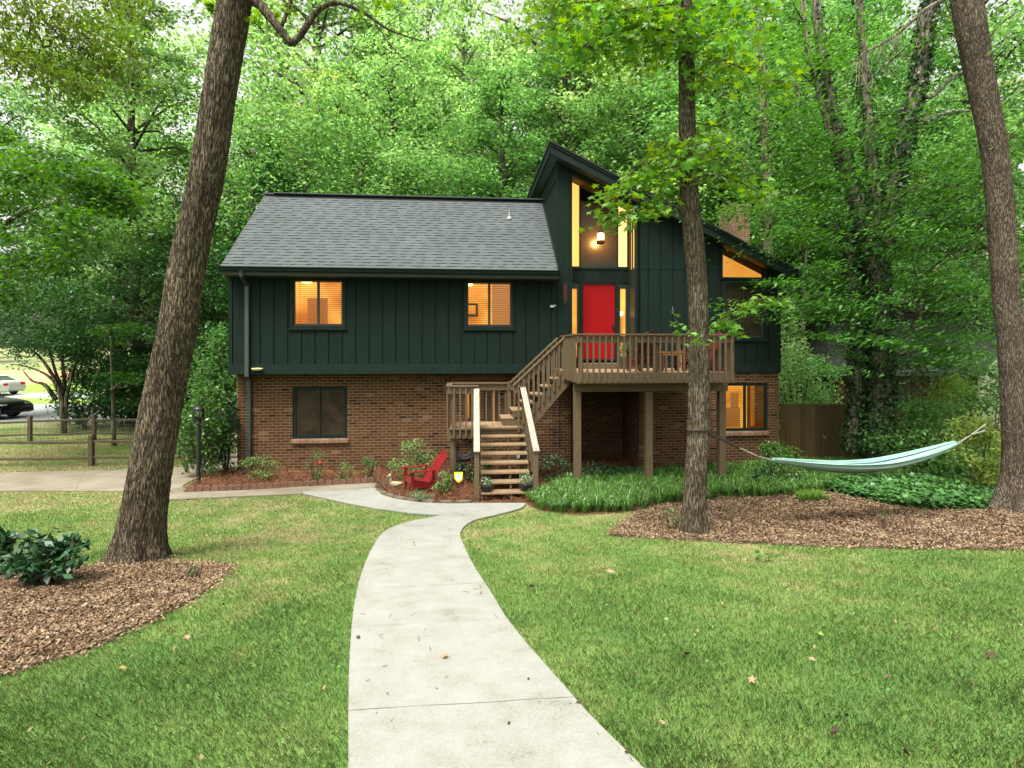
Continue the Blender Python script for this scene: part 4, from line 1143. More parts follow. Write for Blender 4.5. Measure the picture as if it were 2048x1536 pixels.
lo_ = bpy.data.objects.new('lantern_light', ld); COL.objects.link(lo_); lo_.location = H2W(c[0], lv + .18, c[1] - .06)
# ------------------------------------------------------------------ DECK
DV = LV(1154, 12.05 * .931)[1]
DU0 = LV(1154, 12.05 * .931)[0]; DU1 = HU(1469.5, DV)
LVv = LV(1043, 12.35)[1]             # front of the landing
LZ = HC - 152 / F * 12.35
DZ = HZ(1154, 746, DV)
DB = HZ(1154, 767, DV)
RTz = HZ(1154, 667, DV)
deck = thing('wooden_deck', H2W(DU0, DV, 0), 'brown stained raised deck with railing, posts and two flights of steps before the red door', 'deck', rz=TH)
def D(mbx, name, mat, bevel=0, parent=None, smooth=False):
    o_ = mbx.build(name, mat, parent or deck, bevel=bevel, smooth=smooth)
    if parent is None: o_.location = (-DU0, -DV, 0)
    return o_
SVB = LVv + 1.02                     # back line of the upper flight / landing
mb = MB(); u = DU0 + .02
vv_ = DV + .04
while vv_ < -.06:
    mb.box(DU0 + .0, DU1 - .01, vv_, vv_ + .135, DZ - .03, DZ); vv_ += .141
D(mb, 'floor_boards', M['boards'])
mb = MB(); mb.box(DU0 + .2, DU1 - .05, -.30 - .0, -.035, DZ + .002, zf - .03) if False else None
mb.box(HU(1165, -.3), HU(1268, -.3), -.42, VR - .26, DZ + .002, (DZ + zf) / 2 + .02); D(mb, 'entry_step', M['deckwood'], .005)
mb = MB(); mb.box(DU0, DU1, DV - .0, DV + .04, DB, DZ - .002); mb.box(DU0, DU0 + .04, DV + .04, -.04, DB, DZ - .032); mb.box(DU1 - .04, DU1, DV + .04, -.04, DB, DZ - .032)
for vj in np.arange(DV + .5, -.1, .4): mb.box(DU0 + .04, DU1 - .04, vj, vj + .04, DB + .02, DZ - .031)
D(mb, 'rim_joist', M['deckwood'])
BVd = DV + .55
bz = HZ(1300, 783, BVd)
mb = MB(); mb.box(HU(1147.5, BVd), HU(1456, BVd), BVd, BVd + .09, bz, DB + .018); D(mb, 'beam', M['deckwood'], .004)
for a_, b_ in ((1148, 1162), (1291, 1305), (1438, 1451)):
    mb = MB(); ua_ = HU(a_, BVd); mb.box(ua_, HU(b_, BVd), BVd - .03, BVd + .12, -.1, bz - .002); D(mb, 'post', M['deckwood'], .004)
# railing of the deck
def rail_run(p, q, zb, zt, nb, first=.0, cap=True, out=(0, -1), zb2=None, zt2=None, capw=.14, post_ends=False, bal_lo=None, capmat='deckwood'):
    """p,q: (u,v) ends; zb/zt: bottom of balusters / top of cap at p; *2 at q"""
    zb2 = zb if zb2 is None else zb2; zt2 = zt if zt2 is None else zt2
    p, q = Vector(p), Vector(q); d = (q - p); L = d.length; d.normalize(); on = Vector(out)
    mbx = MB()
    mbx.bar((p.x, p.y, zt - .019), (q.x, q.y, zt2 - .019), capw, .036)
    D(mbx, 'rail_cap', M[capmat], .004)
    mbx = MB(); mbx.bar((p.x + on.x * .0, p.y + on.y * .0, zt - .12), (q.x, q.y, zt2 - .12), .038, .14 if zt == zt2 else .15)
    D(mbx, 'upper_rail', M['deckwood'])
    for i in range(nb):
        t = (i + first) / nb if nb > 1 else .5
        c_ = p + d * L * t + on * .040
        z0_ = zb + (zb2 - zb) * t; z1_ = zt + (zt2 - zt) * t
        mbx = MB()
        w_ = .019
        mbx.box(c_.x - w_, c_.x + w_, c_.y - w_, c_.y + w_, z0_, z1_ - .055)
        D(mbx, 'baluster', M['deckwood'], .003)
rail_run((DU0 + .02, DV + .02), (DU1 - .02, DV + .02), DB + .03, RTz, 26, first=.5)
rail_run((DU0 + .02, DV + .02), (DU0 + .02, LVv - .02), DB + .03, RTz, 10, first=.6, out=(-1, 0))
rail_run((DU1 - .02, DV + .02), (DU1 - .02, -.06), DB + .03, RTz, 16, first=.5, out=(1, 0))
for uu_, vv_ in ((DU0 + .10, DV + .10), (DU1 - .10, DV + .10), ((DU0 + DU1) / 2 + .0, DV + .09), (DU0 + .08, LVv - .05), (DU1 - .10, -.2)):
    mb = MB(); mb.box(uu_ - .045, uu_ + .045, vv_ - .045, vv_ + .045, DB + .02, RTz - .04); D(mb, 'rail_post', M['deckwood'], .004)
# landing
LU0 = HU(896, LVv); LU1 = HU(1050, LVv)
LB = LVv + 1.12
mb = MB(); u = LU0 + .05
while u < LU1 - .02:
    mb.box(u, min(u + .135, LU1), LVv, LB, LZ - .035, LZ); u += .141
D(mb, 'landing_boards', M['boards'])
mb = MB(); mb.box(LU0, LU1 + .04, LVv - .0 + .03, LVv + .07, LZ - .24, LZ - .037); mb.box(LU0, LU0 + .04, LVv + .07, LB, LZ - .24, LZ - .037); mb.box(LU0 + .04, LU1, LB - .05, LB - .01, LZ - .24, LZ - .037); mb.box(LU1, LU1 + .04, LVv + .07, LB, LZ - .24, LZ - .037)
mb.box(LU0 + .02, LU1 + .04, LVv - .03, LVv + .029, LZ - .034, LZ + .002)
D(mb, 'landing_rim', M['deckwood'])
LRz = HZ(900, 771, LVv)
SU0 = HU(957, LVv)                   # left side of the lower flight
rail_run((LU0 + .02, LVv + .03), (SU0 - .0, LVv + .03), LZ - .2, LRz, 5, first=.9)
rail_run((LU0 + .02, LVv + .03), (LU0 + .02, LB), LZ - .2, LRz, 8, first=.5, out=(-1, 0))
rail_run((LU0 + .02, LB), (HU(1018, LB), LB), LZ - .1, LRz, 9, first=.5, out=(0, 1))
for uu_, vv_, zt_2 in ((LU0 + .12, LVv + .11, LRz - .04), (HU(1018, LB), LB - .02, LRz - .02), (LU1 - .02, LVv + .04, LRz - .0), (SU0 - .05, LVv + .04, LRz - .03)):
    mb = MB(); mb.box(uu_ - .045, uu_ + .045, vv_ - .045, vv_ + .045, LZ - .2, zt_2); D(mb, 'rail_post', M['deckwood'], .004)
for a_, w_ in ((900, 8), (1046, 8)):
    uu_ = HU(a_, LVv); mb = MB(); mb.box(uu_ - .0, uu_ + .09, LVv + .08, LVv + .17, -.1, LZ - .037); D(mb, 'post', M['deckwood'], .004)
for a_ in (905, 1040):
    uu_ = HU(a_, LB - .1); mb = MB(); mb.box(uu_, uu_ + .09, LB - .15, LB - .06, -.1, LZ - .037); D(mb, 'post', M['deckwood'], .004)
# lower flight: eight risers
FY = 10.62
gz = g(FY)
SL0, SL1 = HU(962, LVv), HU(1050, LVv)
BV0 = LV(1014, FY)[1]
# the flight runs straight out, slightly turned to the photograph's own line
bu0 = LV(962, FY)[0]; bu1 = LV(1066.5, FY)[0]
NR = 8
for i in range(1, NR):
    t = i / NR
    z = LZ - (LZ - gz) * t
    v_ = LVv + (BV0 - LVv) * t
    a_ = SL0 + (bu0 - SL0) * t; b_ = SL1 + (bu1 - SL1) * t
    mb = MB(); mb.box(a_, b_, v_, v_ + .28, z - .038, z); D(mb, 'stair_tread', M['boards'], .004)
for tside in (0, .58, 1):
    a_ = SL0 + (SL1 - SL0) * tside; b_ = bu0 + (bu1 - bu0) * tside
    mb = MB()
    for i in range(1, NR):   # cut stringer
        t = i / NR; z = LZ - (LZ - gz) * t; v_ = LVv + (BV0 - LVv) * t; c_ = a_ + (b_ - a_) * t
        nx = LVv + (BV0 - LVv) * (i - 1) / NR
        zz_ = LZ - (LZ - gz) * (i + 1) / NR
        c_ += -.03 if tside == 1 else (.0 if tside == 0 else 0)
        mb.hexa([(c_, v_ + .02, max(gz - .05, zz_ - .16)), (c_ + .038, v_ + .02, max(gz - .05, zz_ - .16)), (c_ + .038, nx + .02, max(gz - .05, z - .16)), (c_, nx + .02, max(gz - .05, z - .16)), (c_, v_ + .02, z - .039), (c_ + .038, v_ + .02, z - .039), (c_ + .038, nx + .02, z - .039), (c_, nx + .02, z - .039)])
    D(mb, 'stringer', M['deckwood'])
# lower flight hand rails: left post at (793/6.83..) etc
def LP3(px, py, Y):
    u_, v_ = LV(px, Y); return Vector((u_, v_, HC + (HY - py) / F * Y))
RLt = LP3(953, 778, 12.25); RLb = LP3(953.5, 902, 10.72)
RRt = LP3(1046, 776, 12.25); RRb = LP3(1072.5, 901, 10.72)
for a_, b_ in ((RLt, RLb), (RRt, RRb)):
    mb = MB(); mb.bar(a_, b_ + (b_ - a_).normalized() * .03, .125, .036); D(mb, 'handrail', M['rails'], .004)
    mb = MB(); mb.bar(a_ - Vector((0, -.05, .12)), b_ - Vector((0, -.06, .12)), .038, .13); D(mb, 'upper_rail', M['deckwood'])
    mb = MB(); c_ = b_ + (a_ - b_).normalized() * .08; mb.box(c_.x - .05, c_.x + .05, c_.y - .045, c_.y + .045, gz - .05, c_.z - .03); D(mb, 'rail_post', M['deckwood'], .004)
    for i in range(1, 7):
        t = i / 7.0; c_ = a_.lerp(b_, t); mb = MB(); sd2 = -.03 if a_ is RLt else .03
        mb.box(c_.x - .017 + sd2, c_.x + .017 + sd2, c_.y - .017, c_.y + .017, LZ - (LZ - gz) * t - .08, c_.z - .05)
        D(mb, 'baluster', M['deckwood'])
mb = MB(); c_ = RRt; mb.box(c_.x - .10, c_.x + .08, c_.y + .0, c_.y + .12, c_.z + .01, c_.z + .045); D(mb, 'rail_cap', M['deckwood'], .004)
# upper flight: from the landing to the deck, rising to the right
NU = 7
run = [(997, 1026), (1018, 1036), (1048, 1060), (1060, 1088), (1080, 1109), (1100, 1132)]
us0 = HU(1003, (LVv + SVB) / 2); usE = DU0
for i in range(1, NU):
    z = LZ + (DZ - LZ) * i / NU
    a_ = us0 + (usE - us0) * (i - 1) / (NU - 1) - .02; b_ = us0 + (usE - us0) * i / (NU - 1) + .05
    mb = MB(); mb.box(a_, b_ + .0, LVv + (.32 if i <= 2 else .06), SVB + .02, z - .035, z); D(mb, 'stair_tread', M['boards'], .004)
    if i <= 2:
        mb = MB(); mb.box(a_ + .03, usE - .9, LVv + .33, LVv + .36, z - .18, z - .036); D(mb, 'riser_panel', M['deckwood'])
for vv_ in (LVv + .01, SVB):
    mb = MB(); A_ = Vector((HU(1046, LVv), vv_, LZ - .02)); B_ = Vector((usE, vv_, DZ - .17)); mb.bar(A_, B_, .04, .30); D(mb, 'stringer', M['deckwood'])
pA = LP3(1026, 771, 12.42); pB = LP3(1134, 674, 12.50)
for off in (0, SVB - LVv):
    A_ = Vector((pA.x, LVv + off, pA.z)); B_ = Vector((DU0 - .02, LVv + off, pB.z + .0))
    mb = MB(); mb.bar(A_, B_, .14, .036); D(mb, 'handrail', M['deckwood'], .004)
    mb = MB(); mb.bar(A_ - Vector((0, 0, .13)), B_ - Vector((0, 0, .13)), .038, .15); D(mb, 'upper_rail', M['deckwood'])
    nb_ = 10
    for i in range(nb_):
        t = (i + 1.0) / (nb_ + .3)
        c_ = A_.lerp(B_, t); zb_ = LZ - .10 + (DZ - LZ) * t * .98 - .06
        if t < .12: zb_ = LZ - .1
        mb = MB(); mb.box(c_.x - .019, c_.x + .019, c_.y - .058, c_.y - .02, zb_, c_.z - .05); D(mb, 'baluster', M['deckwood'])
mb = MB(); c_ = Vector((HU(1127, SVB), SVB, 0)); zc = HZ(1127, 674, SVB); mb.box(c_.x - .05, c_.x + .05, c_.y - .05, c_.y + .05, DB, zc); mb.box(c_.x - .08, c_.x + .09, c_.y - .08, c_.y + .08, zc, zc + .035); D(mb, 'rail_post', M['deckwood'], .003)

# ------------------------------------------------------------------ furniture and small things
def adirondack(name, loc, rz, mat, label, cat='chair', group=None, scale=.84, AN=24):
    t = thing(name, loc, label, cat, group, rz); t.scale = (scale,) * 3
    # faces -y ; width along x
    mb = MB()
    for i in range(5):     # seat slats, sloping down to the back
        y = -.26 + i * .11; z = .36 - i * .028
        mb.hexa([(-.27, y, z - .02), (.27, y, z - .02), (.27, y + .10, z - .045), (-.27, y + .10, z - .045), (-.27, y, z), (.27, y, z), (.27, y + .10, z - .025), (-.27, y + .10, z - .025)])
    mb.box(-.27, .27, -.285, -.265, .24, .355)
    mb.build('seat', mat, t, bevel=.004)
    mb = MB()
    tops = [.80, .90, .945, .945, .90, .80] ; tops = [.83, .93, .97, .93, .83]
    for i in range(5):
        x0 = -.27 + i * .111; x1 = x0 + .093
        sp0 = (i - 2) * .018
        L = tops[i]
        a0 = Vector((0, .20, .20)); dd = Vector((0, sin(radians(AN)), cos(radians(AN)))); nn = Vector((0, -cos(radians(AN)), sin(radians(AN)))) * .02
        pts = []
        xs2 = [(x0, x1), (x0 + sp0, x1 + sp0)]
        hL = [L - (.05 if i in (0,) else 0), L - (.05 if i == 4 else 0)]
        if i == 0: hL = [L - .10, L]
        if i == 1: hL = [L - .05, L]
        if i == 3: hL = [L, L - .05]
        if i == 4: hL = [L, L - .10]
        P_ = []
        for o_ in (Vector((0, 0, 0)), nn):
            P_ += [Vector((xs2[0][0], 0, 0)) + a0 + o_, Vector((xs2[0][1], 0, 0)) + a0 + o_, Vector((xs2[1][1], 0, 0)) + a0 + dd * hL[1] + o_, Vector((xs2[1][0], 0, 0)) + a0 + dd * hL[0] + o_]
        mb.hexa(P_)
    for q in (.16, .62):
        c_ = Vector((0, .20, .20)) + Vector((0, sin(radians(AN)), cos(radians(AN)))) * q + Vector((0, .025, 0))
        mb.box(-.29, .29, c_.y, c_.y + .025, c_.z, c_.z + .07)
    mb.build('backrest', mat, t, bevel=.003)
    for s_ in (-1, 1):
        mb = MB(); x = s_ * .29
        mb.prism([(-.30, 0), (-.22, 0), (-.22, .56), (-.30, .56)], x - .013, x + .013, axis='x'); mb.build('leg', mat, t)
        mb = MB()
        mb.prism([(-.29, .20), (-.29, .34), (.10, .26), (.58, .09), (.60, 0), (.50, 0), (.15, .10)], x * .93 - .012, x * .93 + .012, axis='x'); mb.build('side_rail', mat, t)
        mb = MB(); xa = s_ * .33
        mb.prism([(xa - .07, -.36), (xa + .07, -.36), (xa + .05, .30), (xa - s_ * .02 - .03, .36)] if s_ > 0 else [(xa - .07, -.36), (xa + .07, -.36), (xa - s_ * .02 + .03, .36), (xa - .05, .30)], .56, .582, axis='z'); mb.build('arm', mat, t, bevel=.003)
        mb = MB(); mb.prism([(.24, .12), (.30, .12), (.33, .56), (.27, .56)], x - .012, x + .012, axis='x'); mb.build('leg', mat, t)
    return t
x, y = G(836, 985)
adirondack('garden_chair', (x, y + .1, g(y) + .01), radians(-62), M['redpaint'], 'bright red slatted garden chair on the pine straw left of the steps', scale=.84, AN=36)
def deckpos(px, v_): return H2W(HU(px, v_), v_, DZ)
adirondack('deck_chair', deckpos(1284, DV + .75), TH + pi + radians(8), M['maroon'], 'dark red chair on the deck with its back to the lawn, near the red door', group='slatted chairs on the deck')
adirondack('deck_chair', deckpos(1392, DV + 1.75), TH + radians(-62), M['orangewood'], 'orange wood chair on the deck partly behind the middle tree', group='slatted chairs on the deck')
adirondack('deck_chair', deckpos(1400, DV + .75), TH + radians(-85), M['maroon'], 'dark red chair at the right end of the deck', group='slatted chairs on the deck')
p_ = deckpos(1339, DV + 1.2)
t = thing('low_table', p_, 'low orange wood table on the deck between the chairs', 'table', rz=TH)
mb = MB()
for i in range(5): mb.box(-.28, .28, -.27 + i * .11, -.17 + i * .11, .42, .44)
mb.box(-.25, .25, -.25, -.23, .36, .42); mb.box(-.25, .25, .23, .25, .36, .42); mb.build('table_top', M['orangewood'], t, bevel=.003)
for sx_ in (-1, 1):
    for sy_ in (-1, 1):
        mb = MB(); mb.box(sx_ * .24 - .025, sx_ * .24 + .025, sy_ * .22 - .02, sy_ * .22 + .02, 0, .42); mb.build('leg', M['maroon'], t)
mb = MB(); mb.box(-.25, .25, -.22, .22, .15, .17); mb.build('shelf', M['maroon'], t)

def pot_plant(name, loc, r, h, label, potmat, leafm, n, lh, flowers=True, bowl=True):
    t = thing(name, loc, label, 'potted plant')
    mb = MB()
    if bowl: mb.lathe([(r * .55, 0), (r * .62, .005), (r * .9, h * .5), (r, h * .92), (r * 1.05, h), (r * .95, h), (r * .9, h * .9), (.01, h * .85)], n=20)
    else: mb.lathe([(r * .75, 0), (r, h), (r * 1.04, h), (r * 1.04, h * .96), (r * .93, h * .92), (.01, h * .9)], n=20)
    mb.build('pot', potmat, t, smooth=True)
    P = rng.normal(0, 1, (n, 3)); P /= np.linalg.norm(P, axis=1)[:, None]; P *= (rng.uniform(.2, 1, n) ** .6)[:, None]
    P = P * [r * 1.15, r * 1.15, lh]; P[:, 2] = np.abs(P[:, 2]) + h
    np_mesh('foliage', leaves(P, .05, .3, .8), 4, leafm, t)
    if flowers:
        Q = P[rng.choice(n, n // 7)] + [0, 0, .02]; np_mesh('flowers', leaves(Q, .028, .9, .3), 4, M['flower'], t)
    return t
def steppos(px, i, dy=.10):
    t_ = i / NR; z = LZ - (LZ - gz) * t_; v_ = LVv + (BV0 - LVv) * t_ + dy; return H2W(HU(px, v_), v_, z)
pot_plant('flower_pot', steppos(973, 7), .125, .13, 'black bowl of pale flowers on the bottom step, at its left end', M['blackplastic'], M['shrub_sage'], 260, .16)
pot_plant('flower_pot', steppos(1052, 7), .15, .15, 'black bowl of trailing flowers on the bottom step, at its right end', M['blackplastic'], M['shrub_sage'], 380, .24)
pot_plant('deck_planter', H2W(HU(1250, -.7), -.7, DZ), .17, .34, 'leafy plant in a grey bucket planter beside the red door', flat('planter_grey', (.13, .15, .15), .5), M['bush_b'], 700, .40, flowers=False, bowl=False)

# hose on the wall
t = thing('garden_hose', H2W(HU(928, VB - .1), VB - .08, HZ(928, 888, VB - .08)), 'black garden hose coiled on the brick wall under the landing', 'hose', rz=TH)
mb = MB(); pts = []
for i in range(420):
    a = i / 420 * 2 * pi * 14; r_ = .30 + .055 * sin(a * .37) + .02 * sin(a * 1.3)
    pts.append((r_ * cos(a), -.03 - (i % 43) / 43 * .05 * (1 if (i // 43) % 2 else .6), r_ * 1.1 * sin(a) + (-.06 if sin(a) < 0 else 0)))
mb.tube(pts, .013, 6); mb.build('hose_coil', M['blackplastic'], t, smooth=True)
mb = MB(); mb.box(-.12, .12, -.10, .07, .22, .26); mb.box(-.03, .03, -.02, .07, .1, .3); mb.build('hose_hook', M['black'], t)

# yard sign
x, y = G(917, 992)
t = thing('yard_sign', (x, y, g(y)), 'small yellow shield shaped sign on a thin stake left of the steps', 'sign', rz=radians(3))
zs = W(917, 954, y).z - g(y); wv = 17 / F * y / 2; hv_ = 20 / F * y
mb = MB(); mb.tube([(0, .006, -.1), (0, .006, zs)], .005, 6); mb.build('stake', M['black'], t)
mb = MB()
sh = [(-wv, hv_ / 2), (wv, hv_ / 2), (wv, -hv_ * .1), (wv * .75, -hv_ * .3), (wv * .35, -hv_ * .45), (0, -hv_ * .55), (-wv * .35, -hv_ * .45), (-wv * .75, -hv_ * .3), (-wv, -hv_ * .1)]
mb.prism([(a, b + zs) for a, b in sh], -.006, 0, axis='y'); sg = mb.build('sign_board', M['yellow'], t)
mb = MB(); mb.prism([(wv * .76 * cos(a * pi / 12), zs + hv_ * .02 + hv_ * .36 * sin(a * pi / 12)) for a in range(24)], -.008, -.0061, axis='y'); mb.build('sign_disc', M['signwhite'], sg)
tx = text_obj('kangaroo', .038, M['ink'], .0005); tx.name = 'sign_lettering'; tx.parent = sg; tx.location = (0, -.0095, zs + .005); tx.rotation_euler = (radians(90), 0, 0)
mb = MB(); mb.prism([(-.010, zs + .030), (.002, zs + .028), (.014, zs + .032), (.006, zs + .038), (-.001, zs + .055), (-.007, zs + .062), (-.012, zs + .056), (-.006, zs + .050)], -.0095, -.0082, axis='y'); mb.build('sign_mark', M['ink'], sg)

# duck figure
x, y = G(789, 977)
t = thing('duck_figure', (x, y, g(y)), 'small cream garden duck on the straw beside the red chair', 'garden ornament', rz=radians(10))
mb = MB()
def ring_body(mbx, secs, n=12):
    o = len(mbx.v)
    for c_, ry, rz_r in secs:
        for k in range(n):
            a = 2 * pi * k / n; mbx.v.append((c_[0], c_[1] + ry * cos(a), c_[2] + rz_r * sin(a)))
    for i in range(len(secs) - 1):
        for k in range(n):
            a = o + i * n + k; b = o + i * n + (k + 1) % n; mbx.f.append((a, b, b + n, a + n)); mbx.m.append(0)
    mbx.f.append(tuple(o + k for k in reversed(range(n)))); mbx.m.append(0)
    mbx.f.append(tuple(o + (len(secs) - 1) * n + k for k in range(n))); mbx.m.append(0)
ring_body(mb, [((.20, 0, .13), .01, .01), ((.15, 0, .11), .04, .03), ((.08, 0, .09), .065, .06), ((0, 0, .09), .075, .075), ((-.07, 0, .10), .06, .07), ((-.11, 0, .12), .02, .03)])
mb.tube([(-.06, 0, .12), (-.085, 0, .19), (-.085, 0, .25), (-.095, 0, .28)], [.045, .028, .026, .022], 10)
mb.lathe([(.008, -.04), (.03, -.028), (.04, 0), (.032, .026), (.01, .04)], (-.10, 0, .29), 12)
mb.bar((-.125, 0, .285), (-.19, 0, .265), .03, .02, w2=.018, h2=.008)
mb.lathe([(.06, 0), (.06, .03)], (0, 0, 0), 12)
mb.build('duck_body', M['cream'], t, smooth=True)

# lamp post
x, y = G(397, 966)
t = thing('lamp_post', (x, y, g(y)), 'black lantern on a post at the left end of the straw bed', 'lamp post')
zz = W(397, 838, y).z - g(y)
mb = MB(); mb.lathe([(.06, 0), (.05, .05), (.045, .06), (.045, zz - .12), (.06, zz - .10), (.045, zz - .05), (.08, zz)], n=14); mb.build('post', M['black'], t, smooth=False)
mb = MB(); mb.lathe([(.06, zz + .01), (.10, zz + .06), (.115, zz + .15), (.105, zz + .22)], n=16)
mb.build('lantern_glass', glass_mat('lantern_glass_clear', (.75, .85, .82)), t, smooth=True)
mb = MB(); mb.lathe([(.02, zz + .0), (.085, zz + .0), (.085, zz + .015), (.02, zz + .02)], n=16)
mb.lathe([(.125, zz + .22), (.125, zz + .24), (.09, zz + .275), (.05, zz + .29), (.045, zz + .31), (.015, zz + .325), (.02, zz + .345), (.006, zz + .37)], n=16)
for k in range(6):
    a = k * pi / 3 + .2
    mb.tube([(.088 * cos(a), .088 * sin(a), zz), (.107 * cos(a), .107 * sin(a), zz + .06), (.122 * cos(a), .122 * sin(a), zz + .15), (.112 * cos(a), .112 * sin(a), zz + .225)], .006, 5)
mb.build('lantern_frame', M['black'], t)
mb = MB(); mb.lathe([(.012, zz + .02), (.012, zz + .10), (.03, zz + .13), (.025, zz + .17), (.004, zz + .18)], n=10); mb.build('bulb', M['white'], t, smooth=True)

# edging along the bed
prot = None
A = [G(366, 987), G(500, 982), G(600, 975.5), G(690, 971), G(752, 967.5)]
A = chain(A, 24)
acc = 0; last = Vector(A[0]); k = 0
lens = []
for q in A[1:]:
    q = Vector(q); seg = (q - last).length
    while acc + seg >= .155:
        f_ = (.155 - acc) / seg; p = last.lerp(q, f_); lens.append((p.x, p.y, math.atan2(q.y - last.y, q.x - last.x))); seg -= (.155 - acc); last = p; acc = 0
    acc += seg; last = q
mbp = MB(); pr = [(-.072, -.03), (.072, -.03), (.072, .05), (.06, .075), (.035, .092), (0, .1), (-.035, .092), (-.06, .075), (-.072, .05)]
mbp.prism(pr, -.025, .025, axis='y')
ep = mbp.build('edging_brick', M['scallop'], None, bevel=.006)
tag(ep, 'scalloped red brick edging the straw bed along the sidewalk', 'edging brick', 'scalloped bricks edging the straw bed')
for i, (x, y, a) in enumerate(lens):
    o_ = ep if i == 0 else ep.copy()
    if i: COL.objects.link(o_)
    o_.location = (x, y + .01, g(y) + .055 + random.uniform(-.01, .008)); o_.rotation_euler = (random.uniform(-.1, .1), random.uniform(-.06, .06), a)
A = chain([Vector(G(*p)) for p in [(755, 972), (757, 982), (770, 992), (800, 1001), (850, 1007.5), (905, 1009), (955, 1008)]], 8)
k = 0; acc = 0; last = Vector(A[0]); st = []
for q in A[1:]:
    q = Vector(q); acc += (q - last).length
    if acc > .30: st.append((last.x, last.y, math.atan2((q - last).y, (q - last).x))); acc = 0
    last = q
for i, (x, y, a) in enumerate(st):
    mbp = MB(); n_ = 7; L_ = random.uniform(.13, .17)
    poly = [(L_ * cos(2 * pi * j / n_) * random.uniform(.85, 1.1), .07 * sin(2 * pi * j / n_) * random.uniform(.8, 1.2)) for j in range(n_)]
    mbp.prism(poly, 0, .06, axis='z'); o_ = mbp.build('edging_stone', M['stone'], None, bevel=.01)
    tag(o_, 'flat tan stone edging the round bed by the red chair', 'stone', 'flat stones edging the round bed'); o_.location = (x, y + .05, g(y) + .005); o_.rotation_euler = (0, 0, a)

# hammock
ha = Vector((*LV(1, 1), 0))
TA = W(1397, 857, 8.35 - .0); TB = W(2030, 852, 10.1)
def hp(px, py):
    A_, B_ = TA, TB
    k_ = (px - CX) / F
    t_ = (k_ * A_.y - A_.x) / ((B_.x - A_.x) - k_ * (B_.y - A_.y))
    Y = A_.y + (B_.y - A_.y) * t_
    return W(px, py, Y)
H0, H1 = hp(1546, 920), hp(1916, 886)
t = thing('hammock', (H0 + H1) / 2 - Vector((0, 0, 1)), 'pale turquoise striped hammock slung between the middle tree and the right tree', 'hammock')
t.location.z = 0
def loc(v_): return v_ - Vector(t.location)
cen = [hp(1546, 920), hp(1600, 927), hp(1650, 932), hp(1700, 934), hp(1760, 931), hp(1820, 919), hp(1875, 902), hp(1916, 886)]
cen = [Vector(c_) for c_ in chain(cen, 5)]
Nc = len(cen); K = 96
verts = []; faces = []
for i, c_ in enumerate(cen):
    s_ = i / (Nc - 1); wdt = .04 + .24 * (sin(pi * s_) ** .7); hgt = .02 + .05 * (sin(pi * s_) ** .8)
    for k in range(K + 1):
        a = (k / K - .5) * 2
        kk = k * 40 / 96; fold = (.014 * sin(kk * 1.9) + .012 * sin(kk * .9 + s_ * 2) + .008 * sin(kk * 3.1 + s_ * 3)) * (.4 + sin(pi * s_))
        verts.append(loc(c_ + Vector((0, a * wdt, -hgt + hgt * 1.9 * abs(a) ** 1.6 + fold))))
for i in range(Nc - 1):
    for k in range(K):
        a = i * (K + 1) + k; faces.append((a, a + 1, a + K + 2, a + K + 1))
mbh = MB(); mbh.add(verts, faces)
for fi in range(len(mbh.f)):
    k = fi % K; mbh.m[fi] = 1 if k % 6 == 2 else (2 if k % 12 in (5, 6, 7) else 0)
hm = mbh.build('hammock_cloth', [flat('hammock_aqua', (.20, .34, .30), .8), flat('hammock_teal', (.035, .085, .08), .8), flat('hammock_pale', (.28, .41, .37), .8)], t, smooth=True)
so = hm.modifiers.new('s', 'SOLIDIFY'); so.thickness = .004
mb = MB()
r0 = hp(1514, 912); r1 = hp(1943, 869)
for k in range(7):
    o_ = Vector((0, (k - 3) * .012, (k % 3 - 1) * .01)); mb.tube([loc(r0), loc(H0 + o_)], .0016, 4); mb.tube([loc(H1 + o_), loc(r1)], .0016, 4)
mb.tube([loc(hp(1478, 895)), loc(r0)], .010, 6); mb.tube([loc(r1), loc(hp(1970, 861))], .010, 6); mb.tube([loc(r1), loc(hp(1972, 848))], .008, 6)
mb.build('hammock_cords', M['rope'], t)
mb = MB()
Rm = .175
mid = []
for k in range(17):
    a = 2 * pi * k / 16; mid.append(loc(Vector((W(1398, 857, 8.35).x + Rm * 1.03 * cos(a), 8.35 + Rm * 1.03 * sin(a), TA.z - .0 + .02 * cos(a)))))
mb.tube(mid, .012, 6); mb.bar(loc(Vector((W(1415, 866, 8.28).x, 8.25, TA.z - .05))), loc(hp(1478, 895)), .055, .03)
mb.build('tree_strap', M['strap'], t)
mb = MB(); mid = []
bc = W(2036, 855, 10.1)
for k in range(17):
    a = 2 * pi * k / 16; mid.append(loc(Vector((bc.x + .335 * cos(a), bc.y + .335 * sin(a), bc.z + .06 * sin(a) + .05 * cos(a)))))
mb.tube(mid, .014, 6); mb.bar(loc(hp(1970, 861)), loc(Vector((bc.x - .33, bc.y - .10, bc.z - .04))), .03, .012); mb.bar(loc(hp(1972, 848)), loc(Vector((bc.x - .3, bc.y + .1, bc.z + .15))), .03, .012)
mb.build('tree_strap', M['strap'], t)

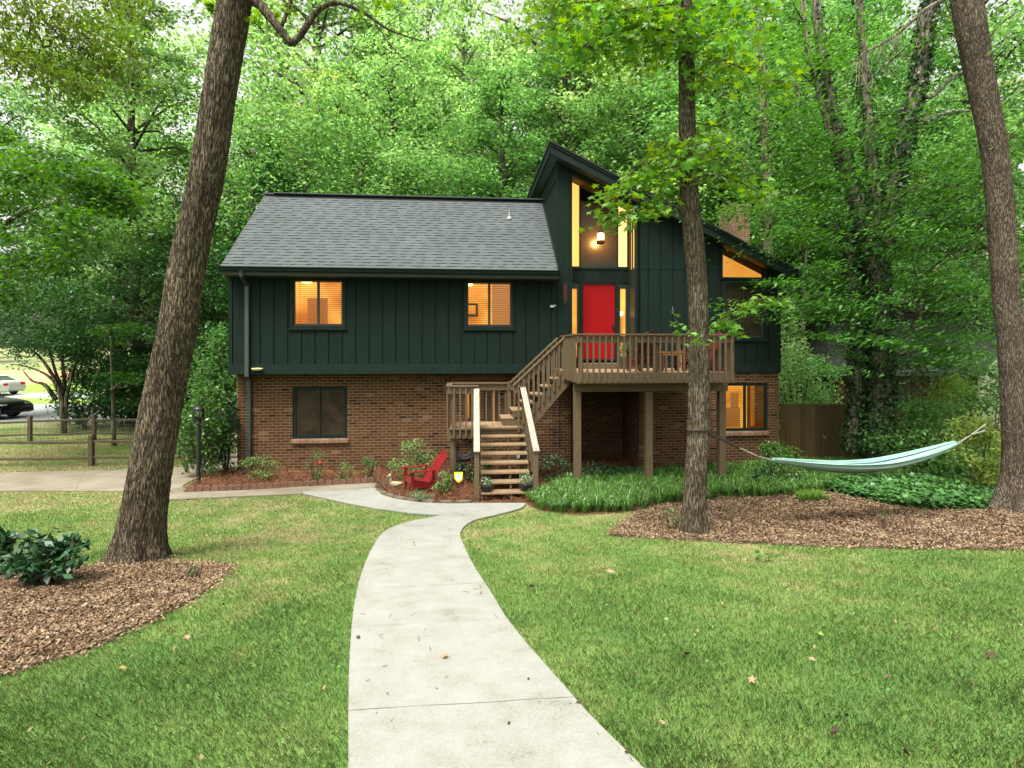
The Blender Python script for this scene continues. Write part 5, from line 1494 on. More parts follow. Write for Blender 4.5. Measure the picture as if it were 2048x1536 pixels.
# fences ---------------------------------------------------------------
def rail_fence(name, pts, hgt, label, mesh=False, group=None):
    t = thing(name, (*pts[0], g(pts[0][1])), label, 'fence')
    o0 = Vector(t.location)
    for x, y in pts:
        mb = MB(); r_ = .06; z0_ = g(y)
        mb.hexa([Vector(p) - o0 for p in [(x - r_, y - r_, z0_ - .1), (x + r_, y - r_, z0_ - .1), (x + r_, y + r_, z0_ - .1), (x - r_, y + r_, z0_ - .1), (x - r_ * .8, y - r_, z0_ + hgt + random.uniform(-.03, .03)), (x + r_ * .9, y - r_ * .9, z0_ + hgt), (x + r_, y + r_ * .8, z0_ + hgt + .02), (x - r_, y + r_, z0_ + hgt)]])
        mb.build('fence_post', M['rail_fence'], t, bevel=.01)
    for (x, y), (x2, y2) in zip(pts[:-1], pts[1:]):
        for hh in (.80, .28):
            mb = MB(); a_ = Vector((x, y, g(y) + hgt * hh)) - o0; b_ = Vector((x2, y2, g(y2) + hgt * hh + random.uniform(-.03, .03))) - o0
            P_ = [a_.lerp(b_, q) + Vector((0, 0, random.uniform(-.012, .012) - .02 * sin(pi * q))) for q in (0, .25, .5, .75, 1)]
            mb.tube(P_, [.03, .038, .036, .04, .03], 6); mb.build('fence_rail', M['rail_fence'], t)
        if mesh:
            mb = MB(); d_ = Vector((x2 - x, y2 - y)); n_ = int(d_.length / .12)
            for i in range(n_):
                q = i / n_; X_, Y_ = x + d_.x * q, y + d_.y * q; mb.bar(Vector((X_, Y_ - .06, g(Y_) + .02)) - o0, Vector((X_, Y_ - .06, g(Y_) + hgt * .85)) - o0, .005, .005)
            for i in range(8):
                z_ = .03 + i * hgt * .82 / 7; mb.bar(Vector((x, y - .06, g(y) + z_)) - o0, Vector((x2, y2 - .06, g(y2) + z_)) - o0, .005, .005)
            mb.build('wire_mesh', M['wire'], t)
    return t
pa = [G(-520, 936), G(-180, 934), G(183, 932), G(520, 929)]
rail_fence('split_rail_fence', pa, .84, 'weathered two rail split fence along the driveway')
pb = [(-26, 17.4), (-21.5, 17.6)] + [tuple(W(60, 700, 18.6)[:2]), tuple(W(188, 700, 19.0)[:2]), tuple(W(330, 700, 19.0)[:2]), tuple(W(480, 700, 19.0)[:2])]
rail_fence('wire_rail_fence', pb, .90, 'far split rail fence backed with wire mesh at the woods edge', mesh=True)
# privacy fence right of house
t = thing('privacy_fence', (*W(1561, 700, 15.6)[:2], 0), 'brown vertical board fence between the green house and the ivy tree', 'fence')
x0 = W(1561, 700, 15.6).x; hgt = W(1600, 811, 15.6).z
mb = MB(); x = 0; i = 0
while x < 4.2:
    mb.box(x, x + .135, -.01 + (i % 2) * .004, .012, .02, hgt + random.uniform(-.01, .01)); x += .142; i += 1
mb.build('fence_boards', M['privacy'], t)
mb = MB(); mb.box(0, 4.2, .013, .05, .3, .38); mb.box(0, 4.2, .013, .05, hgt - .3, hgt - .22); mb.box(-.02, 4.25, -.03, .05, hgt + .01, hgt + .045); mb.build('fence_rail', M['privacy'], t)

# neighbour's house
NY = 20.5
c0 = W(1651, 745, NY); c1 = W(1990, 745, NY)
t = thing('neighbour_house', (c0.x, NY, 0), 'low brick neighbouring house with dark shingled hip roof behind the ivy tree', 'house')
L_ = c1.x - c0.x; ez = c0.z; rz0 = ez + 2.6
mb = MB(); mb.box(.35, L_ + 4, .5, 7, -.2, ez - .1); mb.build('brick_wall', M['nbrick'], t)
mb = MB(); mb.add([(0, 0, ez), (L_ + 4.5, 0, ez), (L_ + 4.5, 8, ez), (0, 8, ez), (2.6, 4, rz0), (L_ + 2, 4, rz0)], [(0, 1, 5, 4), (1, 2, 5), (2, 3, 4, 5), (3, 0, 4), (0, 3, 2, 1)]); mb.build('roof', M['nroof'], t)
mb = MB(); mb.box(-.05, L_ + 4.5, -.10, .0, ez - .12, ez - .0); mb.tube([(.25, 0, ez - .1), (.35, .3, ez - .35), (.38, .42, ez - .5), (.38, .42, .1)], .05, 6); mb.build('gutter', M['darktrim'], t)
a_ = W(1790, 767, NY + .5); b_ = W(1813, 796, NY + .5)
mb = MB(); mb.box(a_.x - c0.x, b_.x - c0.x, .44, .5, b_.z - .5, a_.z); w = mb.build('window', M['darktrim'], t)
mb = MB(); mb.box(a_.x - c0.x - .05, b_.x - c0.x + .05, .41, .438, a_.z, a_.z + .07); mb.build('window_frame', M['white'], w)
a_ = W(1960, 735, NY - 1.5)
mb = MB(); mb.prism([(a_.x - c0.x, ez - .1), (a_.x - c0.x + 1.2, ez + 1.0), (a_.x - c0.x + 4, ez + 1.0), (a_.x - c0.x + 4, -.1), (a_.x - c0.x, -.1)], -1.5, -1.4, axis='y'); mb.build('side_wall', M['olive'], t)
# pale house glimpsed far behind with white sash bars
t = thing('distant_house', (W(1700, 650, 34).x, 34, 0), 'pale far house with white window bars glimpsed between the right hand trees', 'house')
mb = MB(); mb.box(-3, 4, 0, 6, 0, 5.2); mb.build('wall', flat('far_wall', (.12, .11, .09), .9), t)
mb = MB(); mb.prism([(-3.4, 5.2), (4.4, 5.2), (.5, 7.6)], -.3, 6.3, axis='y'); mb.build('roof', M['nroof'], t)
for q in (-1.2, .8):
    mb = MB(); mb.box(q, q + 1.1, -.05, -.01, 3.0, 4.7); w = mb.build('window', M['carglass'], t)
    mb = MB(); mb.box(q + .5, q + .58, -.08, -.051, 3, 4.7); mb.box(q, q + 1.1, -.08, -.051, 3.8, 3.88); mb.box(q - .06, q + 1.16, -.08, -.051, 2.92, 3.0); mb.box(q - .06, q + 1.16, -.08, -.051, 4.7, 4.78); mb.build('window_frame', M['white'], w)

# ------------------------------------------------------------------ cars
def car(name, loc, rz, paint, label, L=4.6, Wd=1.8, Hh=1.42):
    t = thing(name, loc, label, 'car', rz=rz)
    # side profile, x forward
    low = [(-2.28, .45), (-2.30, .75), (-2.22, .98), (-1.62, 1.03), (-1.0, 1.02), (.85, .98), (1.55, .88), (2.1, .76), (2.28, .60), (2.30, .32), (2.1, .24), (-2.1, .26)]
    mb = MB(); secs = []
    for y, sc, dz in ((-.90, .96, -.04), (-.84, 1, 0), (0, 1.0, .03), (.84, 1, 0), (.90, .96, -.04)):
        secs.append([(x * (L / 4.6) * (1 if abs(y) < .85 else .985), y * Wd / 1.8, (z if z < .6 else z + dz) if abs(y) < .85 else .30 + (z - .30) * .86) for x, z in low])
    n_ = len(low)
    for s_ in secs: mb.v += s_
    for i in range(len(secs) - 1):
        for k in range(n_):
            a = i * n_ + k; b = i * n_ + (k + 1) % n_; mb.f.append((a, b, b + n_, a + n_)); mb.m.append(0)
    mb.f.append(tuple(range(n_))); mb.m.append(0); mb.f.append(tuple(reversed(range(4 * n_, 5 * n_)))); mb.m.append(0)
    mb.build('body', paint, t, smooth=True, bevel=.03)
    cab = [(-1.75, 1.0), (-1.15, Hh - .04), (-.6, Hh), (.1, Hh - .02), (.95, .98)]
    mb = MB()
    for y, k_ in ((-.80, 0), (-.62, 1), (.62, 1), (.80, 0)):
        for x, z in cab: mb.v.append((x, y, z if k_ else (z - 1.0) * 0 + .97))
    n_ = 5
    mb2 = MB()
    gl = [(-.80, .97), (-.63, 1.36)]
    # greenhouse as a tapered solid
    bot = [(-1.78, -.80), (1.0, -.80), (1.0, .80), (-1.78, .80)]; top = [(-1.05, -.62), (.12, -.62), (.12, .62), (-1.05, .62)]
    mb2.add([(x, y, .99) for x, y in bot] + [(x, y, Hh - .05) for x, y in top], [(0, 1, 5, 4), (1, 2, 6, 5), (2, 3, 7, 6), (3, 0, 4, 7), (4, 5, 6, 7)])
    mb2.build('cabin_glass', M['carglass'], t)
    mb3 = MB(); mb3.hexa([(-1.12, -.64, Hh - .06), (.18, -.64, Hh - .06), (.18, .64, Hh - .06), (-1.12, .64, Hh - .06), (-1.0, -.56, Hh), (.05, -.56, Hh), (.05, .56, Hh), (-1.0, .56, Hh)])
    for s_ in (-1, 1):
        for a_, b_ in (((1.02, .81 * s_, .98), (.14, .63 * s_, Hh - .04)), ((-.45, .80 * s_, .98), (-.45, .635 * s_, Hh - .04)), ((-1.80, .81 * s_, .98), (-1.07, .63 * s_, Hh - .04))): mb3.bar(a_, b_, .07, .05)
    mb3.build('roof', paint, t, bevel=.01)
    for x in (-1.38, 1.42):
        for s_ in (-1, 1):
            w = MB(); prof = [(.24, -.10), (.32, -.10), (.335, -.06), (.335, .06), (.32, .10), (.24, .10)]
            w.lathe(prof, n=24); wo = w.build('wheel', M['tyre'], t, smooth=False); wo.location = (x, s_ * .80 * Wd / 1.8, .335); wo.rotation_euler = (pi / 2, 0, 0)
            r_ = MB(); r_.lathe([(.02, -.11), (.22, -.105), (.24, -.08), (.24, .08), (.22, .105), (.02, .11)], n=20); r_.build('rim', M['rim'], wo)
    for s_ in (-1, 1):
        mb = MB(); mb.box(-2.32, -2.22, s_ * .68 - .16, s_ * .68 + .16, .72, .90); mb.build('taillight', M['taillight'], t, bevel=.02)
        mb = MB(); mb.box(2.08, 2.24, s_ * .66 - .15, s_ * .66 + .15, .60, .72); mb.build('headlight', M['headlight'], t, bevel=.02)
        mb = MB(); mb.box(.62, .74, s_ * .95 - .09, s_ * .95 + .06, .98, 1.10); mb.build('mirror', paint, t, bevel=.02)
    mb = MB(); mb.box(-2.33, -2.28, -.9 * Wd / 2, .9 * Wd / 2, .40, .56); mb.build('bumper', paint, t, bevel=.02)
    mb = MB(); mb.box(2.27, 2.33, -.8, .8, .34, .46); mb.build('bumper', paint, t, bevel=.02)
    return t
pc = W(67, 800, 24.6)
car('parked_car', (pc.x - 3.5, 25.0, g(24.6)), radians(4), M['carblack'], 'black car parked beyond the fences at the far left edge')
pc = W(44, 780, 38.5)
car('parked_car', (pc.x - 2.9, 38.8, g(38.8) + .01), radians(172), M['carsilver'], 'silver car on the far street, its tail light showing between branches')
pc = W(14, 780, 37)
car('parked_car', (pc.x - 2.9, 37.0, g(37) + .01), radians(176), M['carwhite'], 'white car on the far street, cut off by the left edge')

# ------------------------------------------------------------------ TREES
def trunk_mesh(name, pts, rads, mat, parent, n=40, step=.06, amp=.018, flare=0, seed=0, ridge=18):
    """furrowed trunk along 3-D points (relative to the parent)"""
    P = [Vector(p) for p in pts]
    path_ = [Vector(p) for p in chain(P, 8)]; rr = [r[0] for r in chain([(r, 0) for r in rads], 8)]
    # resample
    L = [0]
    for a, b in zip(path_[:-1], path_[1:]): L.append(L[-1] + (b - a).length)
    m_ = max(4, int(L[-1] / step)); V = []; prev = None
    j = 0
    for i in range(m_ + 1):
        s = L[-1] * i / m_
        while j < len(L) - 2 and L[j + 1] < s: j += 1
        f = (s - L[j]) / max(1e-6, L[j + 1] - L[j]); c = path_[j].lerp(path_[j + 1], f); r = rr[j] + (rr[j + 1] - rr[j]) * f
        d = (path_[j + 1] - path_[j]).normalized()
        x = Vector((1, 0, 0)) - d * d.x; x.normalize(); y = d.cross(x)
        fl_ = flare * exp(-s / .28)
        for k in range(n):
            a = 2 * pi * k / n
            q = Vector((cos(a) * 3 + seed, sin(a) * 3, s * 1.1))
            lob = .5 + .5 * cos(a * 5 + seed + .6 * sin(s * 3))
            fu = abs(noise.noise(Vector((cos(a) * ridge * r * 3.2, sin(a) * ridge * r * 3.2, s * 4.5 + seed)))) 
            rad = r * (1 + .07 * noise.noise(q * .7)) + amp * (1.1 - 3.2 * min(fu, .42)) + fl_ * (.25 + .75 * lob)
            V.append(c + (x * cos(a) + y * sin(a)) * rad)
    mbx = MB(); mbx.v = [tuple(v) for v in V]
    for i in range(m_):
        for k in range(n):
            a = i * n + k; b = i * n + (k + 1) % n; mbx.f.append((a, b, b + n, a + n)); mbx.m.append(0)
    return mbx.build(name, mat, parent, smooth=True)
def px_tree(name, Y, rows, mat, label, flare, amp=.015, n=48, extra=None, step=.06):
    base = W(rows[0][0], rows[0][1], Y)
    bz_ = g(Y) - .05
    t = thing(name, (base.x, Y, bz_), label, 'tree')
    o0 = Vector(t.location)
    ob = lambda p: cos(math.atan((p - CX) / F))
    pts = [(0, 0, 0)]; rads = [rows[0][2] / F * Y / 2 * ob(rows[0][0])]
    for px, py, w_ in rows[1:]:
        pts.append(W(px, py, Y) - o0); rads.append(w_ / F * Y / 2 * ob(px))
    trunk_mesh('trunk', pts, rads, mat, t, n=n, flare=flare, amp=amp, seed=Y, step=step)
    return t
def branch(parent, pts, r0, r1, mat, name='branch', n=7):
    mbx = MB(); P_ = [Vector(p) for p in chain([Vector(p) for p in pts], 5)]
    mbx.tube(P_, [r0 + (r1 - r0) * i / (len(P_) - 1) for i in range(len(P_))], n)
    return mbx
LY = 6.75
tl = px_tree('leaning_tree', LY, [(277, 1135, 92), (280, 1100, 92), (292, 1000, 90), (311, 880, 84), (337, 740, 79), (356, 655, 77), (376, 530, 74), (415, 340, 70), (438, 195, 65), (470, 0, 66), (500, -170, 58), (540, -420, 50), (590, -800, 36)], M['bark'], 'large furrowed tree leaning right across the left side of the lawn', .20, amp=.011, n=130, step=.03)
o0 = Vector(tl.location)
mb = MB()
def bpx(mbx, L_, r0, r1, Y=LY, n=7):
    P_ = [W(p[0], p[1], Y + (p[2] if len(p) > 2 else 0)) - o0 for p in L_]; P_ = [Vector(p) for p in chain(P_, 5)]
    mbx.tube(P_, [r0 + (r1 - r0) * i / (len(P_) - 1) for i in range(len(P_))], n)
bpx(mb, [(478, -10), (508, 0), (535, 28), (562, 62), (583, 88)], .075, .045)
bpx(mb, [(583, 88), (600, 72), (618, 45), (632, 25), (650, 12), (672, 6), (700, 12), (735, 30), (770, 55), (805, 70), (845, 82)], .045, .008)
bpx(mb, [(563, 52), (572, 30), (580, 5), (585, -30)], .025, .02); bpx(mb, [(745, 38), (760, 60), (785, 95), (800, 110), (830, 135)], .010, .003)
bpx(mb, [(565, 0), (600, 22), (640, 50), (680, 80)], .012, .004); bpx(mb, [(632, 25), (638, 40), (632, 55)], .006, .003); bpx(mb, [(770, 52), (800, 30), (845, 24)], .006, .002); bpx(mb, [(828, 75), (845, 55), (858, 38)], .005, .002)
bpx(mb, [(672, 10), (673, 35), (690, 55), (705, 66)], .006, .002); bpx(mb, [(495, 65), (520, 90), (540, 125)], .006, .002); bpx(mb, [(530, 32), (538, 55), (542, 72)], .005, .003); bpx(mb, [(552, 56), (560, 85), (580, 110), (610, 140)], .006, .002)
mb.build('branch', M['bark'], tl, smooth=True)
# oak-like sprays hanging into the top left and the tip of the branch
def spray_cluster(parent, centre, rad, n, size, mat, name='foliage', star=False, twigs=True, flatn=.45, o0=None, ratio=.45, tilt=.5, droop=.3):
    P = rng.normal(0, .5, (n, 3)) * [rad, rad, rad * flatn] + np.array(centre)
    V = starleaves(P, size, tilt, droop) if star else leaves(P, size, ratio, tilt, droop=droop)
    return V
V = []
for px, py, r_, n_, dy in ((150, 60, 1.0, 520, .6), (60, 20, .9, 420, .3), (210, 120, .7, 330, .9), (110, 150, .7, 330, .4), (30, 110, .6, 260, .7), (160, 180, .4, 110, .3), (-80, 60, 1.0, 300, .5), (250, 20, .55, 150, 1.2)):
    c_ = W(px, py, LY + .8 + dy) - o0
    V.append(leaves(rng.normal(0, .42, (int(n_ * 2.4), 3)) * [r_, r_, r_ * .55] + np.array(c_), .105, .30, .6, droop=.4))
np_mesh('foliage', np.concatenate(V), 4, leafmat('oak_leaf', (.040, .085, .014), (.090, .165, .025), trans=.4, val=0), tl)
mb = MB()
for L_ in ([(30, -60), (50, 10), (62, 35), (75, 70), (95, 105), (100, 140)], [(62, 35), (58, 70), (45, 100)], [(45, -30), (75, 25), (100, 50), (130, 62), (160, 90)], [(100, 50), (125, 80), (150, 120)]):
    P_ = [W(p[0], p[1], LY + 1.2) - o0 for p in L_]; P_ = [Vector(p) for p in chain(P_, 4)]; mb = MB(); mb.tube(P_, [.016 - .012 * i / len(P_) for i in range(len(P_))], 5); mb.build('branch', M['bark'], tl)
# small leaf tufts near the crotch
V = []
for px, py, r_, n_ in ((560, 15, .16, 14), (505, 35, .12, 10), (760, -5, .20, 26), (800, 5, .18, 16), (720, 30, .08, 5), (640, -20, .2, 14), (420, 8, .12, 14)):
    np_mesh('leaf_tuft', starleaves(rng.normal(0, .5, (n_, 3)) * [r_, r_, r_ * .5] + np.array(W(px, py, LY) - o0), .11, .5, .4), 12, M['starback'], tl)

# middle tree with star shaped leaves
MY = 8.35
tm = px_tree('star_leaf_tree', MY, [(1388, 1070, 46), (1388, 1040, 46), (1391, 960, 44), (1397, 860, 42), (1398, 750, 41), (1396, 590, 38), (1389, 500, 40), (1382, 420, 38), (1376, 350, 33), (1374, 250, 32), (1373, 150, 31), (1371, 40, 27), (1367, -100, 24), (1362, -350, 18)], M['bark_mid'], 'slim straight tree with star shaped leaves before the deck', .09, amp=.008, n=96, step=.03)
o0 = Vector(tm.location)
def star_branch(pts, r0, n, size=.15, spread=.22, mats=('star',), yel=.3, droop=.35, flat_=.5):
    """pts [(px,py,dY)] from the trunk outwards; leaves gather along the outer two thirds"""
    P_ = [W(p[0], p[1], MY + p[2]) - o0 for p in pts]; P_ = [Vector(p) for p in chain(P_, 8)]
    mbx = MB(); mbx.tube(P_, [r0 + (.004 - r0) * i / (len(P_) - 1) for i in range(len(P_))], 6)
    L_ = []
    for _ in range(n):
        q = random.uniform(.22, 1) * (len(P_) - 1); i = min(int(q), len(P_) - 2); c_ = P_[i].lerp(P_[i + 1], q - i)
        off = Vector((random.gauss(0, spread), random.gauss(0, spread * 1.2), random.gauss(-.05, spread * flat_)))
        L_.append(c_ + off)
        if random.random() < .25: mbx.tube([c_, c_ + off], .003, 4, cap=False)
    return mbx, np.array(L_)
SB = [([(1376, 300, 0), (1345, 285, -.1), (1305, 310, -.3), (1265, 345, -.5), (1225, 385, -.7), (1207, 392, -.8)], .022, 58, .14, .12),
      ([(1374, 330, 0), (1340, 335, -.2), (1300, 350, -.4), (1265, 380, -.5)], .018, 50, .14, .14),
      ([(1372, 300, 0), (1400, 290, -.2), (1440, 305, -.4), (1480, 340, -.5), (1510, 375, -.6)], .02, 40, .14, .14),
      ([(1380, 400, 0), (1345, 400, -.2), (1300, 415, -.4), (1262, 425, -.5), (1232, 425, -.6), (1216, 440, -.6)], .018, 62, .13, .11),
      ([(1376, 345, 0), (1350, 360, .2), (1330, 385, .3), (1312, 415, .3)], .015, 46, .14, .15),
      ([(1380, 290, 0), (1370, 280, -.3), (1390, 300, -.5), (1380, 330, -.6)], .012, 36, .15, .16),
      ([(1378, 360, 0), (1440, 350, .0), (1500, 375, -.1), (1535, 400, -.2)], .015, 22, .13, .10),
      ([(1374, 240, 0), (1420, 250, .1), (1450, 235, .2)], .015, 22, .13, .16),
      # top canopy
      ([(1374, 70, 0), (1320, 60, -.2), (1250, 60, -.3), (1180, 85, -.4), (1140, 110, -.4)], .025, 80, .14, .18),
      ([(1373, 20, 0), (1300, -10, .2), (1200, 0, .3), (1110, 15, .4), (1080, 60, .4)], .03, 95, .14, .22),
      ([(1372, 0, 0), (1330, 10, -.4), (1250, 20, -.6), (1200, 40, -.7)], .02, 60, .15, .20),
      ([(1373, 100, 0), (1420, 110, -.1), (1470, 130, -.3), (1530, 160, -.4), (1560, 160, -.4)], .02, 56, .14, .16),
      ([(1373, 20, 0), (1420, 10, .1), (1480, 20, .3), (1540, 30, .4)], .02, 60, .14, .24),
      ([(1373, 40, 0), (1380, 50, -.4), (1400, 80, -.6)], .012, 46, .15, .20),
      ([(1372, 120, 0), (1330, 90, .3), (1270, 100, .5), (1220, 120, .6)], .02, 50, .14, .2),
      ([(1373, 140, 0), (1400, 150, -.4), (1420, 170, -.5)], .012, 16, .14, .14),
      # low limb to the right
      ([(1398, 668, 0), (1420, 655, -.1), (1450, 632, -.2), (1480, 612, -.3), (1510, 600, -.4), (1550, 597, -.5), (1588, 600, -.6)], .018, 64, .13, .085),
      ([(1440, 640, -.2), (1455, 640, -.3), (1470, 655, -.4), (1478, 668, -.5)], .008, 10, .16, .05),
      ([(1398, 668, 0), (1380, 662, -.3), (1365, 655, -.3), (1350, 640, -.4), (1345, 612, -.4)], .008, 9, .11, .05),
      ([(1398, 672, 0), (1392, 668, -.4), (1400, 680, -.5)], .008, 8, .12, .07)]
for i, (pts, r0, n_, size, spread) in enumerate(SB):
    mbx, L_ = star_branch(pts, r0, int(n_ * (2.6 if i < 8 else 4.2 if i < 16 else 1.8)), size, spread * (1.15 if i < 8 else 1.35 if i < 16 else 1))
    b_ = mbx.build('branch', M['bark_mid'], tm)
    sel = rng.uniform(0, 1, len(L_)) < (.35 if i not in (16, 17, 18, 19) else .08)
    V = starleaves(L_, size, .45, .35)
    np_mesh('leaves', V, 12, [M['star'], M['starback']], b_, midx=sel.astype(int))

RY = 10.1
tr = px_tree('tall_right_tree', RY, [(2037, 1022, 84), (2037, 990, 80), (2034, 900, 64), (2024, 700, 60), (2012, 580, 57), (1998, 380, 56), (1983, 270, 55), (1957, 137, 60), (1934, 0, 64), (1915, -160, 60), (1890, -420, 50), (1870, -800, 36)], M['bark_right'], 'tall tree leaning left at the right edge with roots in the leaf bed', .32, amp=.009, n=120, step=.035)
o0 = Vector(tr.location)
mb = MB()   # bare dead limb and twigs left of it
def bp2(L_, r0, r1, Y=RY + .1):
    P_ = [W(p[0], p[1], Y + (p[2] if len(p) > 2 else 0)) - o0 for p in L_]; P_ = [Vector(p) for p in chain(P_, 5)]
    mb.tube(P_, [r0 + (r1 - r0) * i / (len(P_) - 1) for i in range(len(P_))], 6)
bp2([(1925, -60, 0), (1890, -5, .2), (1850, 20, .3), (1810, 55, .4), (1770, 85, .5), (1730, 105, .5), (1702, 135, .5)], .05, .012)
for k in range(46):
    a = random.uniform(0, 1); bx = 1890 - 180 * a; by = -5 + 130 * a
    x2 = bx + random.uniform(-50, 60); y2 = by + random.uniform(20, 110)
    bp2([(bx, by, .2 + .3 * a), ((bx + x2) / 2 + random.uniform(-14, 14), (by + y2) / 2, .3), (x2, y2, random.uniform(0, .6))], .007, .002)
mb.build('dead_limb', M['bark_pale'], tr)
# side limbs with leaves reaching to the right edge and behind
V = []; mb = MB()
for pts, n_ in (([(1990, 300), (2030, 260), (2080, 200)], 60), ([(1960, 120), (1990, 60), (2040, 20)], 60), ([(2018, 620), (2050, 540), (2080, 470)], 40)):
    mb = MB(); bp2(pts, .03, .01, RY + .2); mb.build('branch', M['bark_right'], tr)
    for _ in range(n_ * 3):
        q = random.choice(pts[1:]); V.append(W(q[0] + random.gauss(0, 30), q[1] + random.gauss(0, 25), RY + random.gauss(.4, .4)) - o0)
np_mesh('foliage', leaves(np.array(V), .12, .5, .6), 4, M['leaf_b'], tr)

# generic woodland tree prototypes ----------------------------------------
def tree_proto(H, crown0, R_, nleaf, size, mat, seed, bark='bark_far', lean=0, name='woodland_tree', layered=.26, limbs=46, topR=.55, r_trunk=None):
    random.seed(seed)
    t = thing(name, (0, 0, 0), 'proto', 'tree')
    r0 = r_trunk or H * .011 + .06
    tp = [Vector((0, 0, -.1))]
    for i in range(1, 9):
        z = H * .93 * i / 8; tp.append(Vector((lean * (i / 8) ** 1.5 * H * .1 + random.gauss(0, .10), random.gauss(0, .10), z)))
    mb = MB(); P_ = [Vector(p) for p in chain(tp, 3)]
    mb.tube(P_, [r0 * (1 - .85 * i / (len(P_) - 1)) + .01 for i in range(len(P_))], 9)
    cl = []
    for k in range(limbs):
        f = (k + random.random()) / limbs
        z = crown0 * .9 + (H - crown0) * f * .93
        hw = R_ * (sin(pi * min(1, .18 + f * .82)) ** .6) * (1 - (1 - topR) * f * f) * random.uniform(.55, 1.12)
        a = k * 2.4 + random.uniform(-.5, .5)
        i = min(int(z / (H * .93) * 24), 23); b0 = P_[i]
        end = Vector((b0.x + cos(a) * hw, b0.y + sin(a) * hw, z + hw * random.uniform(.1, .55)))
        m1 = b0.lerp(end, .5) + Vector((0, 0, hw * .10))
        mb.tube([b0, m1, end], [r0 * .30 * (1 - .6 * f) + .012, r0 * .16 * (1 - .5 * f) + .008, .006], 5, cap=False)
        for q in (.45, .7, .9, 1.05):
            c = b0.lerp(end, q) + Vector((random.gauss(0, .35), random.gauss(0, .35), random.gauss(0, .25)))
            cl.append((c, hw * random.uniform(.14, .27) + .22))
            if random.random() < .5:
                c2 = c + Vector((random.gauss(0, .8), random.gauss(0, .8), random.gauss(0, .4))); mb.tube([b0.lerp(end, q * .8), c2], [.015, .004], 4, cap=False); cl.append((c2, .35 + random.random() * .35))
    mb.build('trunk', M[bark], t, smooth=True)
    cl = [c for c in cl if c[0].z > crown0 * .8]
    C = np.array([tuple(c[0]) for c in cl]); Rr = np.array([c[1] for c in cl])
    w = Rr ** 2; w /= w.sum()
    idx = rng.choice(len(C), nleaf, p=w)
    d = rng.normal(0, 1, (nleaf, 3)); d /= np.linalg.norm(d, axis=1)[:, None]; d *= (rng.uniform(0, 1, nleaf) ** .45)[:, None]
    P = C[idx] + d * Rr[idx][:, None] * [1.15, 1.15, layered * 1.6]
    np_mesh('crown', leaves(P, size, .62, .48, droop=.22), 4, M[mat], t)
    return t
protos = [tree_proto(19, 3.5, 4.2, 23000, .17, 'leaf_a', 1), tree_proto(22, 5, 4.6, 32000, .18, 'leaf_b', 2), tree_proto(17, 2.5, 3.8, 26000, .16, 'leaf_b', 3, lean=.6),
          tree_proto(20, 4, 4.4, 23000, .17, 'leaf_d', 4), tree_proto(24, 6, 5.0, 26000, .20, 'leaf_a', 5, bark='bark_pale'), tree_proto(11, 1.2, 3.2, 20000, .13, 'leaf_c', 6)]
used = [False] * len(protos)
def put(pi_, x, y, s, label, group=None, rz=None, name=None, ground=None):
    p = protos[pi_]
    o_ = copy_tree(p) if used[pi_] else p
    used[pi_] = True
    o_.location = (x, y, g(y) if y < 60 else g(60)); o_.rotation_euler = (0, 0, random.uniform(0, 6.28) if rz is None else rz); o_.scale = (s, s, s * random.uniform(.94, 1.08))
    tag(o_, label, 'tree', group)
    return o_
random.seed(21)
GRP = 'woodland trees behind the house'
put(1, -16.5, 23.5, .95, 'tall leafy tree far left whose crown fills the corner above the fences', GRP)
put(5, -13.5, 21.5, .90, 'low dark bushy tree behind the wire fence, left of the leaning trunk', GRP)
put(5, -9.9, 22.0, 1.0, 'low dark bushy tree behind the lamp post and glossy shrub', GRP)
put(2, -11.5, 26, .85, 'mid green tree just behind the leaning trunk at roof height', GRP)
put(3, -8.6, 27, .95, 'yellow green tree rising behind the left roof corner', GRP)
put(0, -5.6, 25, 1.05, 'bright pale green tree behind the left half of the roof ridge', GRP)
put(4, -2.6, 28, .95, 'high bright tree above the middle of the roof ridge', GRP)
put(2, -.6, 24, 1.0, 'rounded green tree just above the right part of the ridge', GRP)
put(1, 2.6, 26, 1.0, 'green tree directly behind the peak of the entry tower', GRP)
put(0, 5.6, 24.5, 1.05, 'leafy tree right of the tower peak above the sloping roof', GRP)
put(5, 6.6, 22.3, .95, 'dark low tree behind the brick chimney', GRP)
put(1, 9.6, 24.5, 1.0, 'green tree rising behind the chimney', GRP)
put(1, 13.0, 25, 1.0, 'green tree behind the neighbouring roof, left part', GRP)
put(1, 16.8, 26, 1.05, 'green tree behind the neighbouring roof, right part', GRP)
put(1, 20.5, 24, 1.05, 'tall green tree beyond the right edge trunk', GRP)
put(2, 24, 29, 1.1, 'green tree furthest right beyond the neighbouring house', GRP)
put(5, -22, 30, 1.3, 'dark bushy tree in the gap above the street at far left', GRP)
put(5, -17.5, 33, 1.4, 'dark bushy tree above the far street, right of the arching stems', GRP)
put(5, -12.5, 29, 1.3, 'dark bushy tree filling the gap left of the leaning trunk', GRP)
put(1, -24, 25, .8, 'leafy tree cut by the left edge above the black car', GRP)
for x, y in ((-80, 78), (-70, 84), (-60, 76), (-50, 82), (-42, 74), (-90, 88)): put(5, x, y, 1.5, 'far low tree at the back of the lawn across the street', 'far trees across the street')
back = [(-30, 40), (-25, 44), (-14, 35), (-10, 38), (-5, 35), (-.5, 37), (3.5, 33), (6, 36), (10, 33), (14, 36), (18, 33), (23, 37), (28, 34), (34, 40), (-35, 52), (-28, 58), (-20, 48), (-14, 50), (7, 46), (14, 48), (22, 46), (30, 50), (38, 52)]
